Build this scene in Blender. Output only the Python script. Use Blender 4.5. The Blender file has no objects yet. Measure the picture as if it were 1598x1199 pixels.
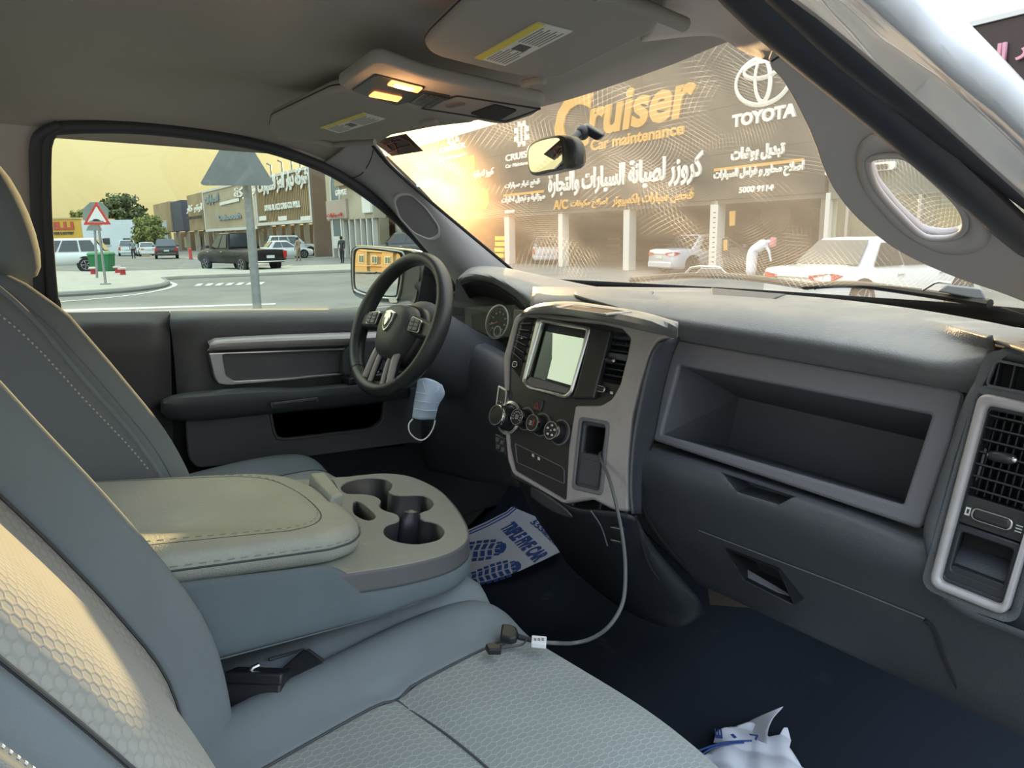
import bpy, bmesh, math, random
import numpy as np
from mathutils import Matrix, Vector
random.seed(7); rng = np.random.RandomState(7)
PI = math.pi
SC = bpy.context.scene
COL = SC.collection
# ------------------------------------------------------------------ camera
F_PX = 1150.0
CAM = np.array((.97, -1.01, .98))
YAW, PITCH = math.radians(49), math.radians(11.5)
FW = np.array((-math.sin(YAW)*math.cos(PITCH), math.cos(YAW)*math.cos(PITCH), -math.sin(PITCH)))
RT = np.array((math.cos(YAW), math.sin(YAW), 0.0))
UPV = np.cross(RT, FW)
cd = bpy.data.cameras.new('camera'); cam = bpy.data.objects.new('camera', cd); COL.objects.link(cam)
cd.sensor_width = 36; cd.lens = F_PX/1598*36; cd.clip_start = .02; cd.clip_end = 2000
cam.matrix_world = Matrix(((RT[0], UPV[0], -FW[0], CAM[0]), (RT[1], UPV[1], -FW[1], CAM[1]), (RT[2], UPV[2], -FW[2], CAM[2]), (0, 0, 0, 1)))
SC.camera = cam
# ------------------------------------------------------------------ view, sky, sun
SC.view_settings.view_transform = 'Standard'; SC.view_settings.look = 'None'
SC.view_settings.gamma = 1; SC.view_settings.use_curve_mapping = False
SC.view_settings.exposure = 0.85
def ray(px, py):
    return FW + (px-799)/F_PX*RT - (py-599.5)/F_PX*UPV
SUN = ray(700, 196); SUN = SUN/np.linalg.norm(SUN)
world = bpy.data.worlds.new('hazy_evening_sky'); SC.world = world; world.use_nodes = True
nt = world.node_tree; nt.nodes.clear()
def wn(t, **k):
    n = nt.nodes.new(t)
    for a, b in k.items(): setattr(n, a, b)
    return n
geo = wn('ShaderNodeTexCoord')
def wmath(op, a, b=None):
    n = wn('ShaderNodeMath', operation=op)
    for i, v in enumerate((a, b)):
        if v is None: continue
        if isinstance(v, (int, float)): n.inputs[i].default_value = v
        else: nt.links.new(v, n.inputs[i])
    return n.outputs[0]
nrm = wn('ShaderNodeVectorMath', operation='NORMALIZE'); nt.links.new(geo.outputs['Generated'], nrm.inputs[0])
dotn = wn('ShaderNodeVectorMath', operation='DOT_PRODUCT'); nt.links.new(nrm.outputs[0], dotn.inputs[0]); dotn.inputs[1].default_value = tuple(SUN)
sep = wn('ShaderNodeSeparateXYZ'); nt.links.new(nrm.outputs[0], sep.inputs[0])
def wramp(fac, stops):
    r = wn('ShaderNodeValToRGB'); e = r.color_ramp.elements
    while len(e) < len(stops): e.new(.5)
    for i, (p, c) in enumerate(stops): e[i].position = p; e[i].color = (*c, 1)
    nt.links.new(fac, r.inputs[0]); return r.outputs[0]
elev = sep.outputs[2]
vert = wramp(elev, [(0, (.58, .53, .37)), (.12, (.66, .63, .46)), (.35, (.76, .76, .66)), (1, (.80, .90, 1.0))])
side = wmath('MULTIPLY_ADD', dotn.outputs['Value'], .5); nt.nodes[-1].inputs[2].default_value = .5
azc = wramp(side, [(0, (.92, 1.08, 1.40)), (.45, (1.0, 1.1, 1.28)), (.8, (1.0, .98, .86)), (1, (1.08, .96, .70))])
mul = wn('ShaderNodeMixRGB', blend_type='MULTIPLY'); mul.inputs[0].default_value = 1
nt.links.new(vert, mul.inputs[1]); nt.links.new(azc, mul.inputs[2])
# aureole around the low sun in the haze
g1 = wmath('MULTIPLY', wmath('POWER', wmath('MAXIMUM', dotn.outputs['Value'], 0.0), 90.0), .8)
g2 = wmath('MULTIPLY', wmath('POWER', wmath('MAXIMUM', dotn.outputs['Value'], 0.0), 2500.0), 5.0)
gs = wmath('ADD', g1, g2)
gc = wn('ShaderNodeMixRGB', blend_type='ADD'); gc.inputs[0].default_value = 1
sc_ = wn('ShaderNodeMixRGB', blend_type='MULTIPLY'); sc_.inputs[0].default_value = 1; sc_.inputs[2].default_value = (1.0, .66, .27, 1)
cmb = wn('ShaderNodeCombineColor'); [nt.links.new(gs, cmb.inputs[i]) for i in range(3)]
nt.links.new(cmb.outputs[0], sc_.inputs[1]); nt.links.new(mul.outputs[0], gc.inputs[1]); nt.links.new(sc_.outputs[0], gc.inputs[2])
lp = wmath('MULTIPLY_ADD', elev, 1.6); nt.nodes[-1].inputs[2].default_value = .9
bg = wn('ShaderNodeBackground'); nt.links.new(gc.outputs[0], bg.inputs[0]); nt.links.new(lp, bg.inputs[1])
lp2 = wmath('MAXIMUM', lp, .6); nt.links.new(lp2, bg.inputs[1])
wo = wn('ShaderNodeOutputWorld'); nt.links.new(bg.outputs[0], wo.inputs[0])
sl = bpy.data.lights.new('sun', 'SUN'); sl.energy = 7.0; sl.angle = math.radians(.9); sl.color = (1.0, .66, .34)
so = bpy.data.objects.new('sun', sl); COL.objects.link(so)
so.rotation_euler = Vector(SUN).to_track_quat('Z', 'Y').to_euler(); so.location = (0, 0, 30)
# ------------------------------------------------------------------ pixel helpers: a view ray meets a real plane
def P(px, py, x=None, y=None, z=None):
    d = ray(px, py)
    t = (x-CAM[0])/d[0] if x is not None else (y-CAM[1])/d[1] if y is not None else (z-CAM[2])/d[2]
    return CAM + t*d
def PX(x, *pts): return [P(a, b, x=x) for a, b in pts]
def PY(y, *pts): return [P(a, b, y=y) for a, b in pts]
def PZ(z, *pts): return [P(a, b, z=z) for a, b in pts]
class Plane:
    def __init__(s, o, e1, e2):
        s.o = np.array(o, float); s.e1 = np.array(e1, float); s.e1 /= np.linalg.norm(s.e1)
        e2 = np.array(e2, float); e2 -= s.e1*(e2@s.e1); s.e2 = e2/np.linalg.norm(e2); s.n = np.cross(s.e1, s.e2)
    def uv(s, px, py, h=0.0):
        d = ray(px, py); o = s.o+s.n*h; t = ((o-CAM)@s.n)/(d@s.n); q = CAM+t*d-s.o
        return (q@s.e1, q@s.e2)
    def px(s, pts, h=0.0): return [s.uv(a, b, h) for a, b in pts]
    def to3(s, a, b, h=0.0): return s.o+s.e1*a+s.e2*b+s.n*h
    def mat(s, a=0, b=0, h=0.0):
        p = s.to3(a, b, h); return Matrix(((s.e1[0], s.e2[0], s.n[0], p[0]), (s.e1[1], s.e2[1], s.n[1], p[1]), (s.e1[2], s.e2[2], s.n[2], p[2]), (0, 0, 0, 1)))
# ------------------------------------------------------------------ materials
MATS = {}
def hexc(h):
    r = [int(h[i:i+2], 16)/255 for i in (0, 2, 4)]
    return tuple(c/12.92 if c <= .04045 else ((c+.055)/1.055)**2.4 for c in r)
def mat(name, col, rough=.6, metal=0.0, bump=0.0, bscale=300.0, var=0.0, vscale=8.0, emit=None, estr=1.0, spec=.5, dirt=None, dscale=6.0, dth=(.5, .7), coat=0.0, kind='noise', alpha=1.0):
    if name in MATS: return MATS[name]
    m = bpy.data.materials.new(name); m.use_nodes = True; t = m.node_tree; b = t.nodes['Principled BSDF']
    if isinstance(col, str): col = hexc(col)
    b.inputs['Base Color'].default_value = (*col, 1); b.inputs['Roughness'].default_value = rough; b.inputs['Metallic'].default_value = metal
    b.inputs['Specular IOR Level'].default_value = spec; b.inputs['Coat Weight'].default_value = coat
    tc = t.nodes.new('ShaderNodeTexCoord'); src = tc.outputs['Object']
    L = t.links.new
    if var > 0:
        n = t.nodes.new('ShaderNodeTexNoise'); n.inputs['Scale'].default_value = vscale; n.inputs['Detail'].default_value = 5; L(src, n.inputs['Vector'])
        mr = t.nodes.new('ShaderNodeMapRange'); mr.inputs[1].default_value = .3; mr.inputs[2].default_value = .7; mr.inputs[3].default_value = 1-var; mr.inputs[4].default_value = 1+var; L(n.outputs['Fac'], mr.inputs[0])
        x = t.nodes.new('ShaderNodeVectorMath'); x.operation = 'SCALE'; x.inputs[0].default_value = col; L(mr.outputs[0], x.inputs['Scale']); cur = x.outputs[0]
        L(cur, b.inputs['Base Color'])
    else: cur = None
    if dirt:
        n = t.nodes.new('ShaderNodeTexNoise'); n.inputs['Scale'].default_value = dscale; n.inputs['Detail'].default_value = 8; n.inputs['Roughness'].default_value = .65; L(src, n.inputs['Vector'])
        mr = t.nodes.new('ShaderNodeMapRange'); mr.inputs[1].default_value = dth[0]; mr.inputs[2].default_value = dth[1]; L(n.outputs['Fac'], mr.inputs[0])
        mx = t.nodes.new('ShaderNodeMixRGB'); L(mr.outputs[0], mx.inputs[0])
        if cur: L(cur, mx.inputs[1])
        else: mx.inputs[1].default_value = (*col, 1)
        dc = hexc(dirt) if isinstance(dirt, str) else dirt
        mx.inputs[2].default_value = (*dc, 1); L(mx.outputs[0], b.inputs['Base Color'])
    if bump > 0:
        n = t.nodes.new('ShaderNodeTexVoronoi' if kind == 'leather' else 'ShaderNodeTexNoise'); n.inputs['Scale'].default_value = bscale; L(src, n.inputs['Vector'])
        bp = t.nodes.new('ShaderNodeBump'); bp.inputs['Strength'].default_value = bump; bp.inputs['Distance'].default_value = .001
        L(n.outputs[0], bp.inputs['Height']); L(bp.outputs[0], b.inputs['Normal'])
    if emit is not None:
        b.inputs['Emission Color'].default_value = (*(hexc(emit) if isinstance(emit, str) else emit), 1); b.inputs['Emission Strength'].default_value = estr
    MATS[name] = m; return m
def glassmat(name, col, gloss=.06, rough=0.02):
    if name in MATS: return MATS[name]
    m = bpy.data.materials.new(name); m.use_nodes = True; t = m.node_tree; t.nodes.clear(); L = t.links.new
    o = t.nodes.new('ShaderNodeOutputMaterial'); tr = t.nodes.new('ShaderNodeBsdfTransparent'); tr.inputs[0].default_value = (*col, 1)
    g = t.nodes.new('ShaderNodeBsdfGlossy'); g.inputs['Roughness'].default_value = rough
    mx = t.nodes.new('ShaderNodeMixShader'); mx.inputs[0].default_value = gloss; L(tr.outputs[0], mx.inputs[1]); L(g.outputs[0], mx.inputs[2]); L(mx.outputs[0], o.inputs[0])
    MATS[name] = m; return m
def clothmat(name, col, line, scale=.011, uvs=(1, 1), lw=.06):
    """woven cloth with an elongated honeycomb figure, from the mesh's own UVs in metres"""
    m = bpy.data.materials.new(name); m.use_nodes = True; t = m.node_tree; b = t.nodes['Principled BSDF']; L = t.links.new
    b.inputs['Roughness'].default_value = .9; b.inputs['Specular IOR Level'].default_value = .2; b.inputs['Sheen Weight'].default_value = .25
    uv = t.nodes.new('ShaderNodeUVMap')
    def vm(op, a, bb=None, c=None, out=0):
        n = t.nodes.new('ShaderNodeVectorMath'); n.operation = op
        for i, v in enumerate((a, bb, c)):
            if v is None: continue
            if isinstance(v, tuple): n.inputs[i].default_value = v
            else: L(v, n.inputs[i])
        return n.outputs[out]
    def mt(op, a, bb=None):
        n = t.nodes.new('ShaderNodeMath'); n.operation = op
        for i, v in enumerate((a, bb)):
            if v is None: continue
            if isinstance(v, (int, float)): n.inputs[i].default_value = v
            else: L(v, n.inputs[i])
        return n.outputs[0]
    p = vm('MULTIPLY', uv.outputs[0], (uvs[0]/scale, uvs[1]/scale, 0))
    R, H = (1., 1.7320508, 1.), (.5, .8660254, .5)
    q = vm('ADD', p, (1000, 1000*1.7320508, 0))
    a = vm('SUBTRACT', vm('MODULO', q, R), H); c = vm('SUBTRACT', vm('MODULO', vm('ADD', q, H), R), H)
    a = vm('MULTIPLY', a, (1, 1, 0)); c = vm('MULTIPLY', c, (1, 1, 0))
    la, lc = vm('LENGTH', a, out=1), vm('LENGTH', c, out=1)
    e1 = mt('ABSOLUTE', mt('SUBTRACT', la, lc))
    sel = mt('LESS_THAN', la, lc)
    mx = t.nodes.new('ShaderNodeMix'); mx.data_type = 'VECTOR'; L(sel, mx.inputs[0]); L(c, mx.inputs[4]); L(a, mx.inputs[5])
    s = t.nodes.new('ShaderNodeSeparateXYZ'); L(mx.outputs[1], s.inputs[0])
    e2 = mt('SUBTRACT', .5, mt('ABSOLUTE', s.outputs[0]))
    e = mt('MINIMUM', e1, e2)
    mr = t.nodes.new('ShaderNodeMapRange'); mr.inputs[1].default_value = lw*.4; mr.inputs[2].default_value = lw*1.6; mr.inputs[3].default_value = 1; mr.inputs[4].default_value = 0; L(e, mr.inputs[0])
    tc = t.nodes.new('ShaderNodeTexCoord'); n = t.nodes.new('ShaderNodeTexNoise'); n.inputs['Scale'].default_value = 9; n.inputs['Detail'].default_value = 6; L(tc.outputs['Object'], n.inputs['Vector'])
    m2 = t.nodes.new('ShaderNodeMapRange'); m2.inputs[3].default_value = .82; m2.inputs[4].default_value = 1.18; L(n.outputs['Fac'], m2.inputs[0])
    w = t.nodes.new('ShaderNodeTexWave'); w.inputs['Scale'].default_value = 260; w.bands_direction = 'X'; L(uv.outputs[0], w.inputs['Vector'])
    cm = t.nodes.new('ShaderNodeMixRGB'); L(mr.outputs[0], cm.inputs[0]); cm.inputs[1].default_value = (*col, 1); cm.inputs[2].default_value = (*line, 1)
    sc = t.nodes.new('ShaderNodeVectorMath'); sc.operation = 'SCALE'; L(cm.outputs[0], sc.inputs[0]); L(m2.outputs[0], sc.inputs['Scale']); L(sc.outputs[0], b.inputs['Base Color'])
    bp = t.nodes.new('ShaderNodeBump'); bp.inputs['Strength'].default_value = .5; bp.inputs['Distance'].default_value = .0008; L(mr.outputs[0], bp.inputs['Height']); L(bp.outputs[0], b.inputs['Normal'])
    return m
# ------------------------------------------------------------------ objects
ROOT = {}      # object -> world matrix of its thing, so that meshes given in world space land in place
def tag(o, label=None, cat=None, group=None, kind=None):
    for k, v in (('label', label), ('category', cat), ('group', group), ('kind', kind)):
        if v: o[k] = v
    return o
def thing(name, label, cat, loc=(0, 0, 0), rz=0.0, group=None, M=None):
    o = bpy.data.objects.new(name, None); COL.objects.link(o); o.empty_display_size = .05
    M = M if M is not None else Matrix.Translation(loc) @ Matrix.Rotation(rz, 4, 'Z')
    o.matrix_world = M; ROOT[o.name] = M.copy(); return tag(o, label, cat, group)
def O(name, verts, faces, m, parent=None, smooth=True, bevel=0.0, solid=0.0, sub=0, local=False, uv=None, seg=2, label=None, kind=None, off=0.0, ang=40):
    me = bpy.data.meshes.new(name)
    V = [tuple(map(float, v)) for v in verts]
    if parent is not None and not local:
        R = ROOT[parent.name].inverted(); V = [tuple(R @ Vector(v)) for v in V]
    me.from_pydata(V, [], [tuple(f) for f in faces]); me.validate()
    if uv is not None:
        l = me.uv_layers.new(name='UVMap')
        for lp_ in me.loops: l.data[lp_.index].uv = uv[lp_.vertex_index]
    return finish(name, me, m, parent, smooth, bevel, solid, sub, seg, label, kind, off, ang)
def finish(name, me, m, parent=None, smooth=True, bevel=0.0, solid=0.0, sub=0, seg=2, label=None, kind=None, off=0.0, ang=40):
    if m is not None:
        for q in (m if isinstance(m, (list, tuple)) else [m]): me.materials.append(q)
    o = bpy.data.objects.new(name, me); COL.objects.link(o)
    if smooth:
        for p in me.polygons: p.use_smooth = True
        if ang < 180:
            try: me.set_sharp_from_angle(angle=math.radians(ang))
            except Exception: pass
    if solid: s = o.modifiers.new('s', 'SOLIDIFY'); s.thickness = solid; s.offset = off
    if sub: s = o.modifiers.new('u', 'SUBSURF'); s.levels = sub; s.render_levels = sub
    if bevel: s = o.modifiers.new('b', 'BEVEL'); s.width = bevel; s.segments = seg; s.limit_method = 'ANGLE'; s.angle_limit = math.radians(35)
    if parent is not None: o.parent = parent; ROOT[o.name] = ROOT[parent.name]
    if label: o['label'] = label
    if kind: o['kind'] = kind
    return o
def cat_rom(pts, n, closed=False):
    """n points along a Catmull-Rom curve through pts, spaced by arc length"""
    pts = [np.array(p, float) for p in pts]
    if len(pts) == 2 and not closed:
        return [pts[0]+(pts[1]-pts[0])*t for t in np.linspace(0, 1, n)]
    L = pts[:]
    if closed: L = [pts[-1]]+pts+[pts[0], pts[1]]
    else: L = [2*pts[0]-pts[1]]+pts+[2*pts[-1]-pts[-2]]
    d = []
    for i in range(1, len(L)-2):
        a, b, c, e = L[i-1:i+3]
        for k in range(12):
            t = k/12; d.append(.5*((2*b)+(c-a)*t+(2*a-5*b+4*c-e)*t*t+(-a+3*b-3*c+e)*t**3))
    d.append(L[-2]); d = np.array(d)
    s = np.r_[0, np.cumsum(np.linalg.norm(np.diff(d, axis=0), axis=1))]
    q = np.linspace(0, s[-1], n+1 if closed else n)
    if closed: q = q[:-1]
    return [np.array([np.interp(x, s, d[:, k]) for k in range(d.shape[1])]) for x in q]
def grid_mesh(rows, closed_u=False, cap=False):
    nv, nu = len(rows), len(rows[0]); V = [p for r in rows for p in r]; Fc = []
    for j in range(nv-1):
        for i in range(nu if closed_u else nu-1):
            a, b = j*nu+i, j*nu+(i+1) % nu; Fc.append((a, b, b+nu, a+nu))
    if cap: Fc.append(tuple(range(nu))[::-1]); Fc.append(tuple(range((nv-1)*nu, nv*nu)))
    return V, Fc
def loft(name, lines, m, parent=None, nu=24, nv=14, solid=0.004, closed=False, cap=False, lin=False, **k):
    R = [cat_rom(l, nu, closed) for l in lines]
    if lin: rows = R
    else: rows = [list(r) for r in zip(*[cat_rom([r[i] for r in R], nv) for i in range(nu)])]
    V, Fc = grid_mesh(rows, closed, cap)
    A = np.array(rows)
    du = np.r_[0, np.cumsum(np.linalg.norm(np.diff(A[len(A)//2], axis=0), axis=1))]
    dv = np.r_[0, np.cumsum(np.linalg.norm(np.diff(A[:, A.shape[1]//2], axis=0), axis=1))]
    uv = [(du[i], dv[j]) for j in range(A.shape[0]) for i in range(A.shape[1])]
    return O(name, V, Fc, m, parent, solid=solid, uv=uv, **k)
def rc(pts, r=.01, n=5, closed=True):
    """round the corners of a 2D polygon; r may be one radius or one per corner"""
    out = []; N = len(pts)
    for i, p in enumerate(pts):
        rr = r[i] if isinstance(r, (list, tuple)) else r
        p = np.array(p, float); a = np.array(pts[i-1], float)-p; b = np.array(pts[(i+1) % N], float)-p
        la, lb = np.linalg.norm(a), np.linalg.norm(b); d = min(rr, la*.48, lb*.48)
        if d <= 1e-6: out.append(tuple(p)); continue
        s, e = p+a/la*d, p+b/lb*d
        for k in range(n+1):
            t = k/n; out.append(tuple((1-t)**2*s+2*t*(1-t)*p+t*t*e))
    return out
def plate(name, pl, outline, m, parent=None, h=0.0, t=.004, holes=(), bevel=0.0, smooth=True, label=None, bres=2, kind=None):
    """a flat piece with real holes: outline and holes in the plane's own coordinates; h is the height of its face, t its thickness"""
    c = bpy.data.curves.new(name, 'CURVE'); c.dimensions = '2D'; c.fill_mode = 'BOTH'
    bevel = min(bevel, t*.45)
    c.extrude = t/2-bevel; c.bevel_depth = bevel; c.bevel_resolution = bres; c.offset = -bevel
    for ring in [outline]+list(holes):
        s = c.splines.new('POLY'); s.points.add(len(ring)-1)
        for i, p in enumerate(ring): s.points[i].co = (p[0], p[1], 0, 1)
        s.use_cyclic_u = True
    o = bpy.data.objects.new(name, c); COL.objects.link(o)
    dg = bpy.context.evaluated_depsgraph_get(); dg.update()
    me = bpy.data.meshes.new_from_object(o.evaluated_get(dg)); bpy.data.objects.remove(o); bpy.data.curves.remove(c)
    me.name = name
    M = pl.mat(0, 0, h-t/2)
    if parent is not None: M = ROOT[parent.name].inverted() @ M
    me.transform(M); me.materials.clear()
    return finish(name, me, m, parent, smooth, label=label, kind=kind, ang=30)
def frame(name, pl, outer, inner, m, parent=None, h=0.0, t=.006, bevel=.002, **k):
    return plate(name, pl, outer, m, parent, h, t, [inner], bevel, **k)
def inset(pts, f):
    c = np.mean(np.array(pts), axis=0); return [tuple(c+(np.array(p)-c)*f) for p in pts]
def boxv(a, b):
    (x0, y0, z0), (x1, y1, z1) = a, b
    return [(x0, y0, z0), (x1, y0, z0), (x1, y1, z0), (x0, y1, z0), (x0, y0, z1), (x1, y0, z1), (x1, y1, z1), (x0, y1, z1)]
BF = [(3, 2, 1, 0), (4, 5, 6, 7), (0, 1, 5, 4), (1, 2, 6, 5), (2, 3, 7, 6), (3, 0, 4, 7)]
def box(name, a, b, m, parent=None, bevel=0.003, **k): return O(name, boxv(a, b), BF, m, parent, bevel=bevel, **k)
def hexa(name, pts8, m, parent=None, bevel=.003, **k): return O(name, pts8, BF, m, parent, bevel=bevel, **k)
def pbox(name, pl, a0, b0, a1, b1, h0, h1, m, parent=None, bevel=.001, **k):
    V = [pl.to3(x, y, h) for h in (h0, h1) for x, y in ((a0, b0), (a1, b0), (a1, b1), (a0, b1))]
    return O(name, V, BF, m, parent, bevel=bevel, **k)
def pquad(name, pl, q, h0, h1, m, parent=None, bevel=.001, **k):
    V = [pl.to3(x, y, h) for h in (h0, h1) for x, y in q]
    return O(name, V, BF, m, parent, bevel=bevel, **k)
def tube(name, pts, r, m, parent=None, n=10, closed=False, res=0, cap=True, sq=None, **k):
    pts = cat_rom(pts, res, closed) if res else [np.array(p, float) for p in pts]
    N = len(pts); rows = []; up = None
    for i, p in enumerate(pts):
        a = pts[(i-1) % N] if (closed or i) else p; b = pts[(i+1) % N] if (closed or i < N-1) else p
        t = b-a; t = t/(np.linalg.norm(t)+1e-12)
        if up is None:
            up = np.array((0, 0, 1.)) if abs(t[2]) < .9 else np.array((1., 0, 0))
        up = up-t*(up@t); up /= np.linalg.norm(up); s = np.cross(t, up)
        rr = r[min(i, len(r)-1)] if isinstance(r, (list, tuple, np.ndarray)) else r
        kx, ky = sq or (1, 1)
        rows.append([p+rr*(kx*math.cos(q)*s+ky*math.sin(q)*up) for q in np.linspace(0, 2*PI, n, endpoint=False)])
    if closed: rows.append(rows[0])
    V, Fc = grid_mesh(rows, True, cap and not closed)
    return O(name, V, Fc, m, parent, **k)
def lathe(name, prof, M, m, parent=None, n=28, local=False, cap=True, **k):
    """prof: (radius, height) pairs turned about the local z of matrix M"""
    V = []; Fc = []
    for r, h in prof:
        for i in range(n):
            a = 2*PI*i/n; v = M @ Vector((r*math.cos(a), r*math.sin(a), h)); V.append(tuple(v))
    for j in range(len(prof)-1):
        for i in range(n): Fc.append((j*n+i, j*n+(i+1) % n, (j+1)*n+(i+1) % n, (j+1)*n+i))
    if cap: Fc.append(tuple(range(n))[::-1]); Fc.append(tuple(range((len(prof)-1)*n, len(prof)*n)))
    return O(name, V, Fc, m, parent, local=local, **k)
def ball(name, c, r, m, parent=None, n=16, **k):
    r = r if isinstance(r, (tuple, list)) else (r, r, r)
    rows = [[(c[0]+r[0]*math.sin(a)*math.cos(b), c[1]+r[1]*math.sin(a)*math.sin(b), c[2]+r[2]*math.cos(a)) for b in np.linspace(0, 2*PI, n, endpoint=False)] for a in np.linspace(.02, PI-.02, n//2+1)]
    V, Fc = grid_mesh(rows, True, True); return O(name, V, Fc, m, parent, **k)
AR = {'ا':(0xFE8D,2),'أ':(0xFE83,2),'إ':(0xFE87,2),'ب':(0xFE8F,4),'ة':(0xFE93,2),'ت':(0xFE95,4),'ث':(0xFE99,4),'ج':(0xFE9D,4),'ح':(0xFEA1,4),'خ':(0xFEA5,4),'د':(0xFEA9,2),'ذ':(0xFEAB,2),'ر':(0xFEAD,2),'ز':(0xFEAF,2),'س':(0xFEB1,4),'ش':(0xFEB5,4),'ص':(0xFEB9,4),'ض':(0xFEBD,4),'ط':(0xFEC1,4),'ظ':(0xFEC5,4),'ع':(0xFEC9,4),'غ':(0xFECD,4),'ف':(0xFED1,4),'ق':(0xFED5,4),'ك':(0xFED9,4),'ل':(0xFEDD,4),'م':(0xFEE1,4),'ن':(0xFEE5,4),'ه':(0xFEE9,4),'و':(0xFEED,2),'ى':(0xFEEF,2),'ي':(0xFEF1,4)}
def arabic(t):
    t = t.replace('لا', '\uE000'); out = []; n = len(t)
    for i, c in enumerate(t):
        p = t[i-1] if i else ' '; q = t[i+1] if i+1 < n else ' '
        pj = (p in AR and AR[p][1] == 4) or p == 'ـ'
        if c == '\uE000': out.append(chr(0xFEFC if pj else 0xFEFB)); continue
        if c not in AR: out.append(c); continue
        b, kk = AR[c]; nj = kk == 4 and (q in AR or q in '\uE000ـ')
        out.append(chr(b+(3 if pj and nj else 2 if nj else 1 if pj else 0)))
    return ''.join(reversed(out))
def text(name, s, M, width, height, m, parent=None, ext=.02, bold=0.0, shear=0.0, local=False, label=None, ar=False, fit=True, res=3):
    """lettering as a solid mesh whose lower left corner is M's origin, fitted to width x height"""
    c = bpy.data.curves.new(name, 'FONT'); c.body = arabic(s) if ar else s; c.extrude = .01; c.offset = bold; c.shear = shear; c.resolution_u = res
    o = bpy.data.objects.new(name, c); COL.objects.link(o); dg = bpy.context.evaluated_depsgraph_get(); dg.update()
    me = bpy.data.meshes.new_from_object(o.evaluated_get(dg)); bpy.data.objects.remove(o); bpy.data.curves.remove(c)
    n = len(me.vertices); a = np.empty(n*3); me.vertices.foreach_get('co', a); a = a.reshape(-1, 3); lo, hi = a.min(0), a.max(0)
    S = Matrix.Diagonal((width/(hi[0]-lo[0]), height/(hi[1]-lo[1]), ext/.02, 1)) @ Matrix.Translation((-lo[0], -lo[1], .01))
    T = M @ S
    if parent is not None and not local: T = ROOT[parent.name].inverted() @ T
    me.transform(T); me.materials.clear(); me.name = name
    return finish(name, me, m, parent, smooth=False, label=label)
def copy_tree(o, parent=None):
    c = o.copy(); COL.objects.link(c)
    if parent is not None: c.parent = parent
    for ch in [x for x in bpy.data.objects if x.parent == o and x != c]: copy_tree(ch, c)
    return c
# ================================================================== interior materials
plas = mat('charcoal_grained_plastic', (.085, .090, .100), .5, bump=.35, bscale=420, kind='leather', dirt=(.12, .12, .12), dscale=14, dth=(.56, .8))
plas_lo = mat('dark_lower_plastic', (.062, .067, .078), .5, bump=.3, bscale=420, kind='leather', dirt=(.09, .09, .095), dscale=9, dth=(.58, .85))
plas_bin = mat('bin_grey_plastic', (.155, .155, .175), .5, bump=.3, bscale=420, kind='leather')
plas_in = mat('bin_inner_plastic', (.12, .125, .145), .6)
pad_m = mat('dusty_dash_pad', (.15, .155, .165), .5, bump=.4, bscale=380, kind='leather', dirt=(.25, .25, .235), dscale=7, dth=(.42, .85))
silver = mat('mauve_silver_trim', (.42, .395, .40), .45, metal=.2, dirt=(.34, .32, .315), dscale=25, dth=(.5, .75))
chrome = mat('chrome', (.8, .8, .8), .12, metal=1)
satin = mat('satin_chrome', (.62, .62, .62), .3, metal=1)
blk = mat('black_plastic', (.018, .019, .022), .4)
blkm = mat('matte_black', (.012, .012, .014), .8)
blkg = mat('gloss_black_panel', (.028, .029, .032), .3)
vent_m = mat('vent_black', (.022, .024, .03), .45)
cloth_s = mat('grey_seat_cloth', (.175, .205, .225), .9, bump=.35, bscale=900, var=.12, vscale=5, spec=.2)
cloth_dk = mat('dark_seat_side_vinyl', (.13, .145, .165), .6, bump=.3, bscale=500, kind='leather')
cloth_h = clothmat('honeycomb_seat_cloth', (.225, .255, .255), (.35, .385, .37), .0082, (1.0, .62))
cloth_t = clothmat('honeycomb_back_cloth', (.34, .34, .31), (.30, .302, .28), .0078, (1.0, .8), .16)
leather = mat('console_lid_vinyl', (.33, .355, .32), .42, bump=.5, bscale=420, kind='leather', var=.1, vscale=9)
tray_m = mat('cup_tray_plastic', (.24, .26, .24), .55, bump=.25, bscale=350, dirt=(.33, .34, .30), dscale=30, dth=(.6, .8))
headl = mat('headliner_cloth', (.36, .335, .31), .95, bump=.3, bscale=700, var=.06, vscale=3, spec=.1)
visor_m = mat('visor_vinyl', (.30, .285, .265), .85, bump=.2, bscale=600, spec=.2)
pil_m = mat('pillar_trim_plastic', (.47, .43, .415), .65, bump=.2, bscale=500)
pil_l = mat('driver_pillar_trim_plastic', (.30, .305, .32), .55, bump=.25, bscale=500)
carpet = mat('black_carpet', (.014, .018, .026), .95, bump=.8, bscale=900, dirt=(.05, .05, .052), dscale=12, dth=(.62, .85), spec=.1)
seal_m = mat('rubber_seal', (.035, .037, .047), .55)
stitch = mat('stitch_thread', (.45, .45, .43), .8)
stitch_d = mat('dark_stitch', (.06, .065, .07), .8)
white_m = mat('white_print', (.75, .75, .72), .6)
body_w = mat('silver_white_car_paint', (.70, .70, .73), .28, coat=.6)
# ================================================================== cab shell
def struct(o): o['kind'] = 'structure'; return o
rows = []
for y, zo in ((-1.45, .0), (-.6, .0), (-.2, .0), (.15, .0), (.35, .03), (.5, .12), (.66, .32), (.78, .5)):
    rows.append([(x, y, zo+(.07*math.exp(-(x/.20)**4) if y < .6 else .05)) for x in (-.84, -.7, -.55, -.4, -.3, -.2, -.1, 0, .1, .2, .3, .4, .55, .7, .82)])
struct(loft('floor', rows, carpet, nu=40, nv=24, solid=.01))
struct(box('wall_back', (-.84, -1.52, -.02), (.84, -1.46, .78), plas_lo, bevel=.01))
struct(box('wall_firewall', (-.84, .8, -.05), (.84, .84, .8), blkm, bevel=.01))
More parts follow.
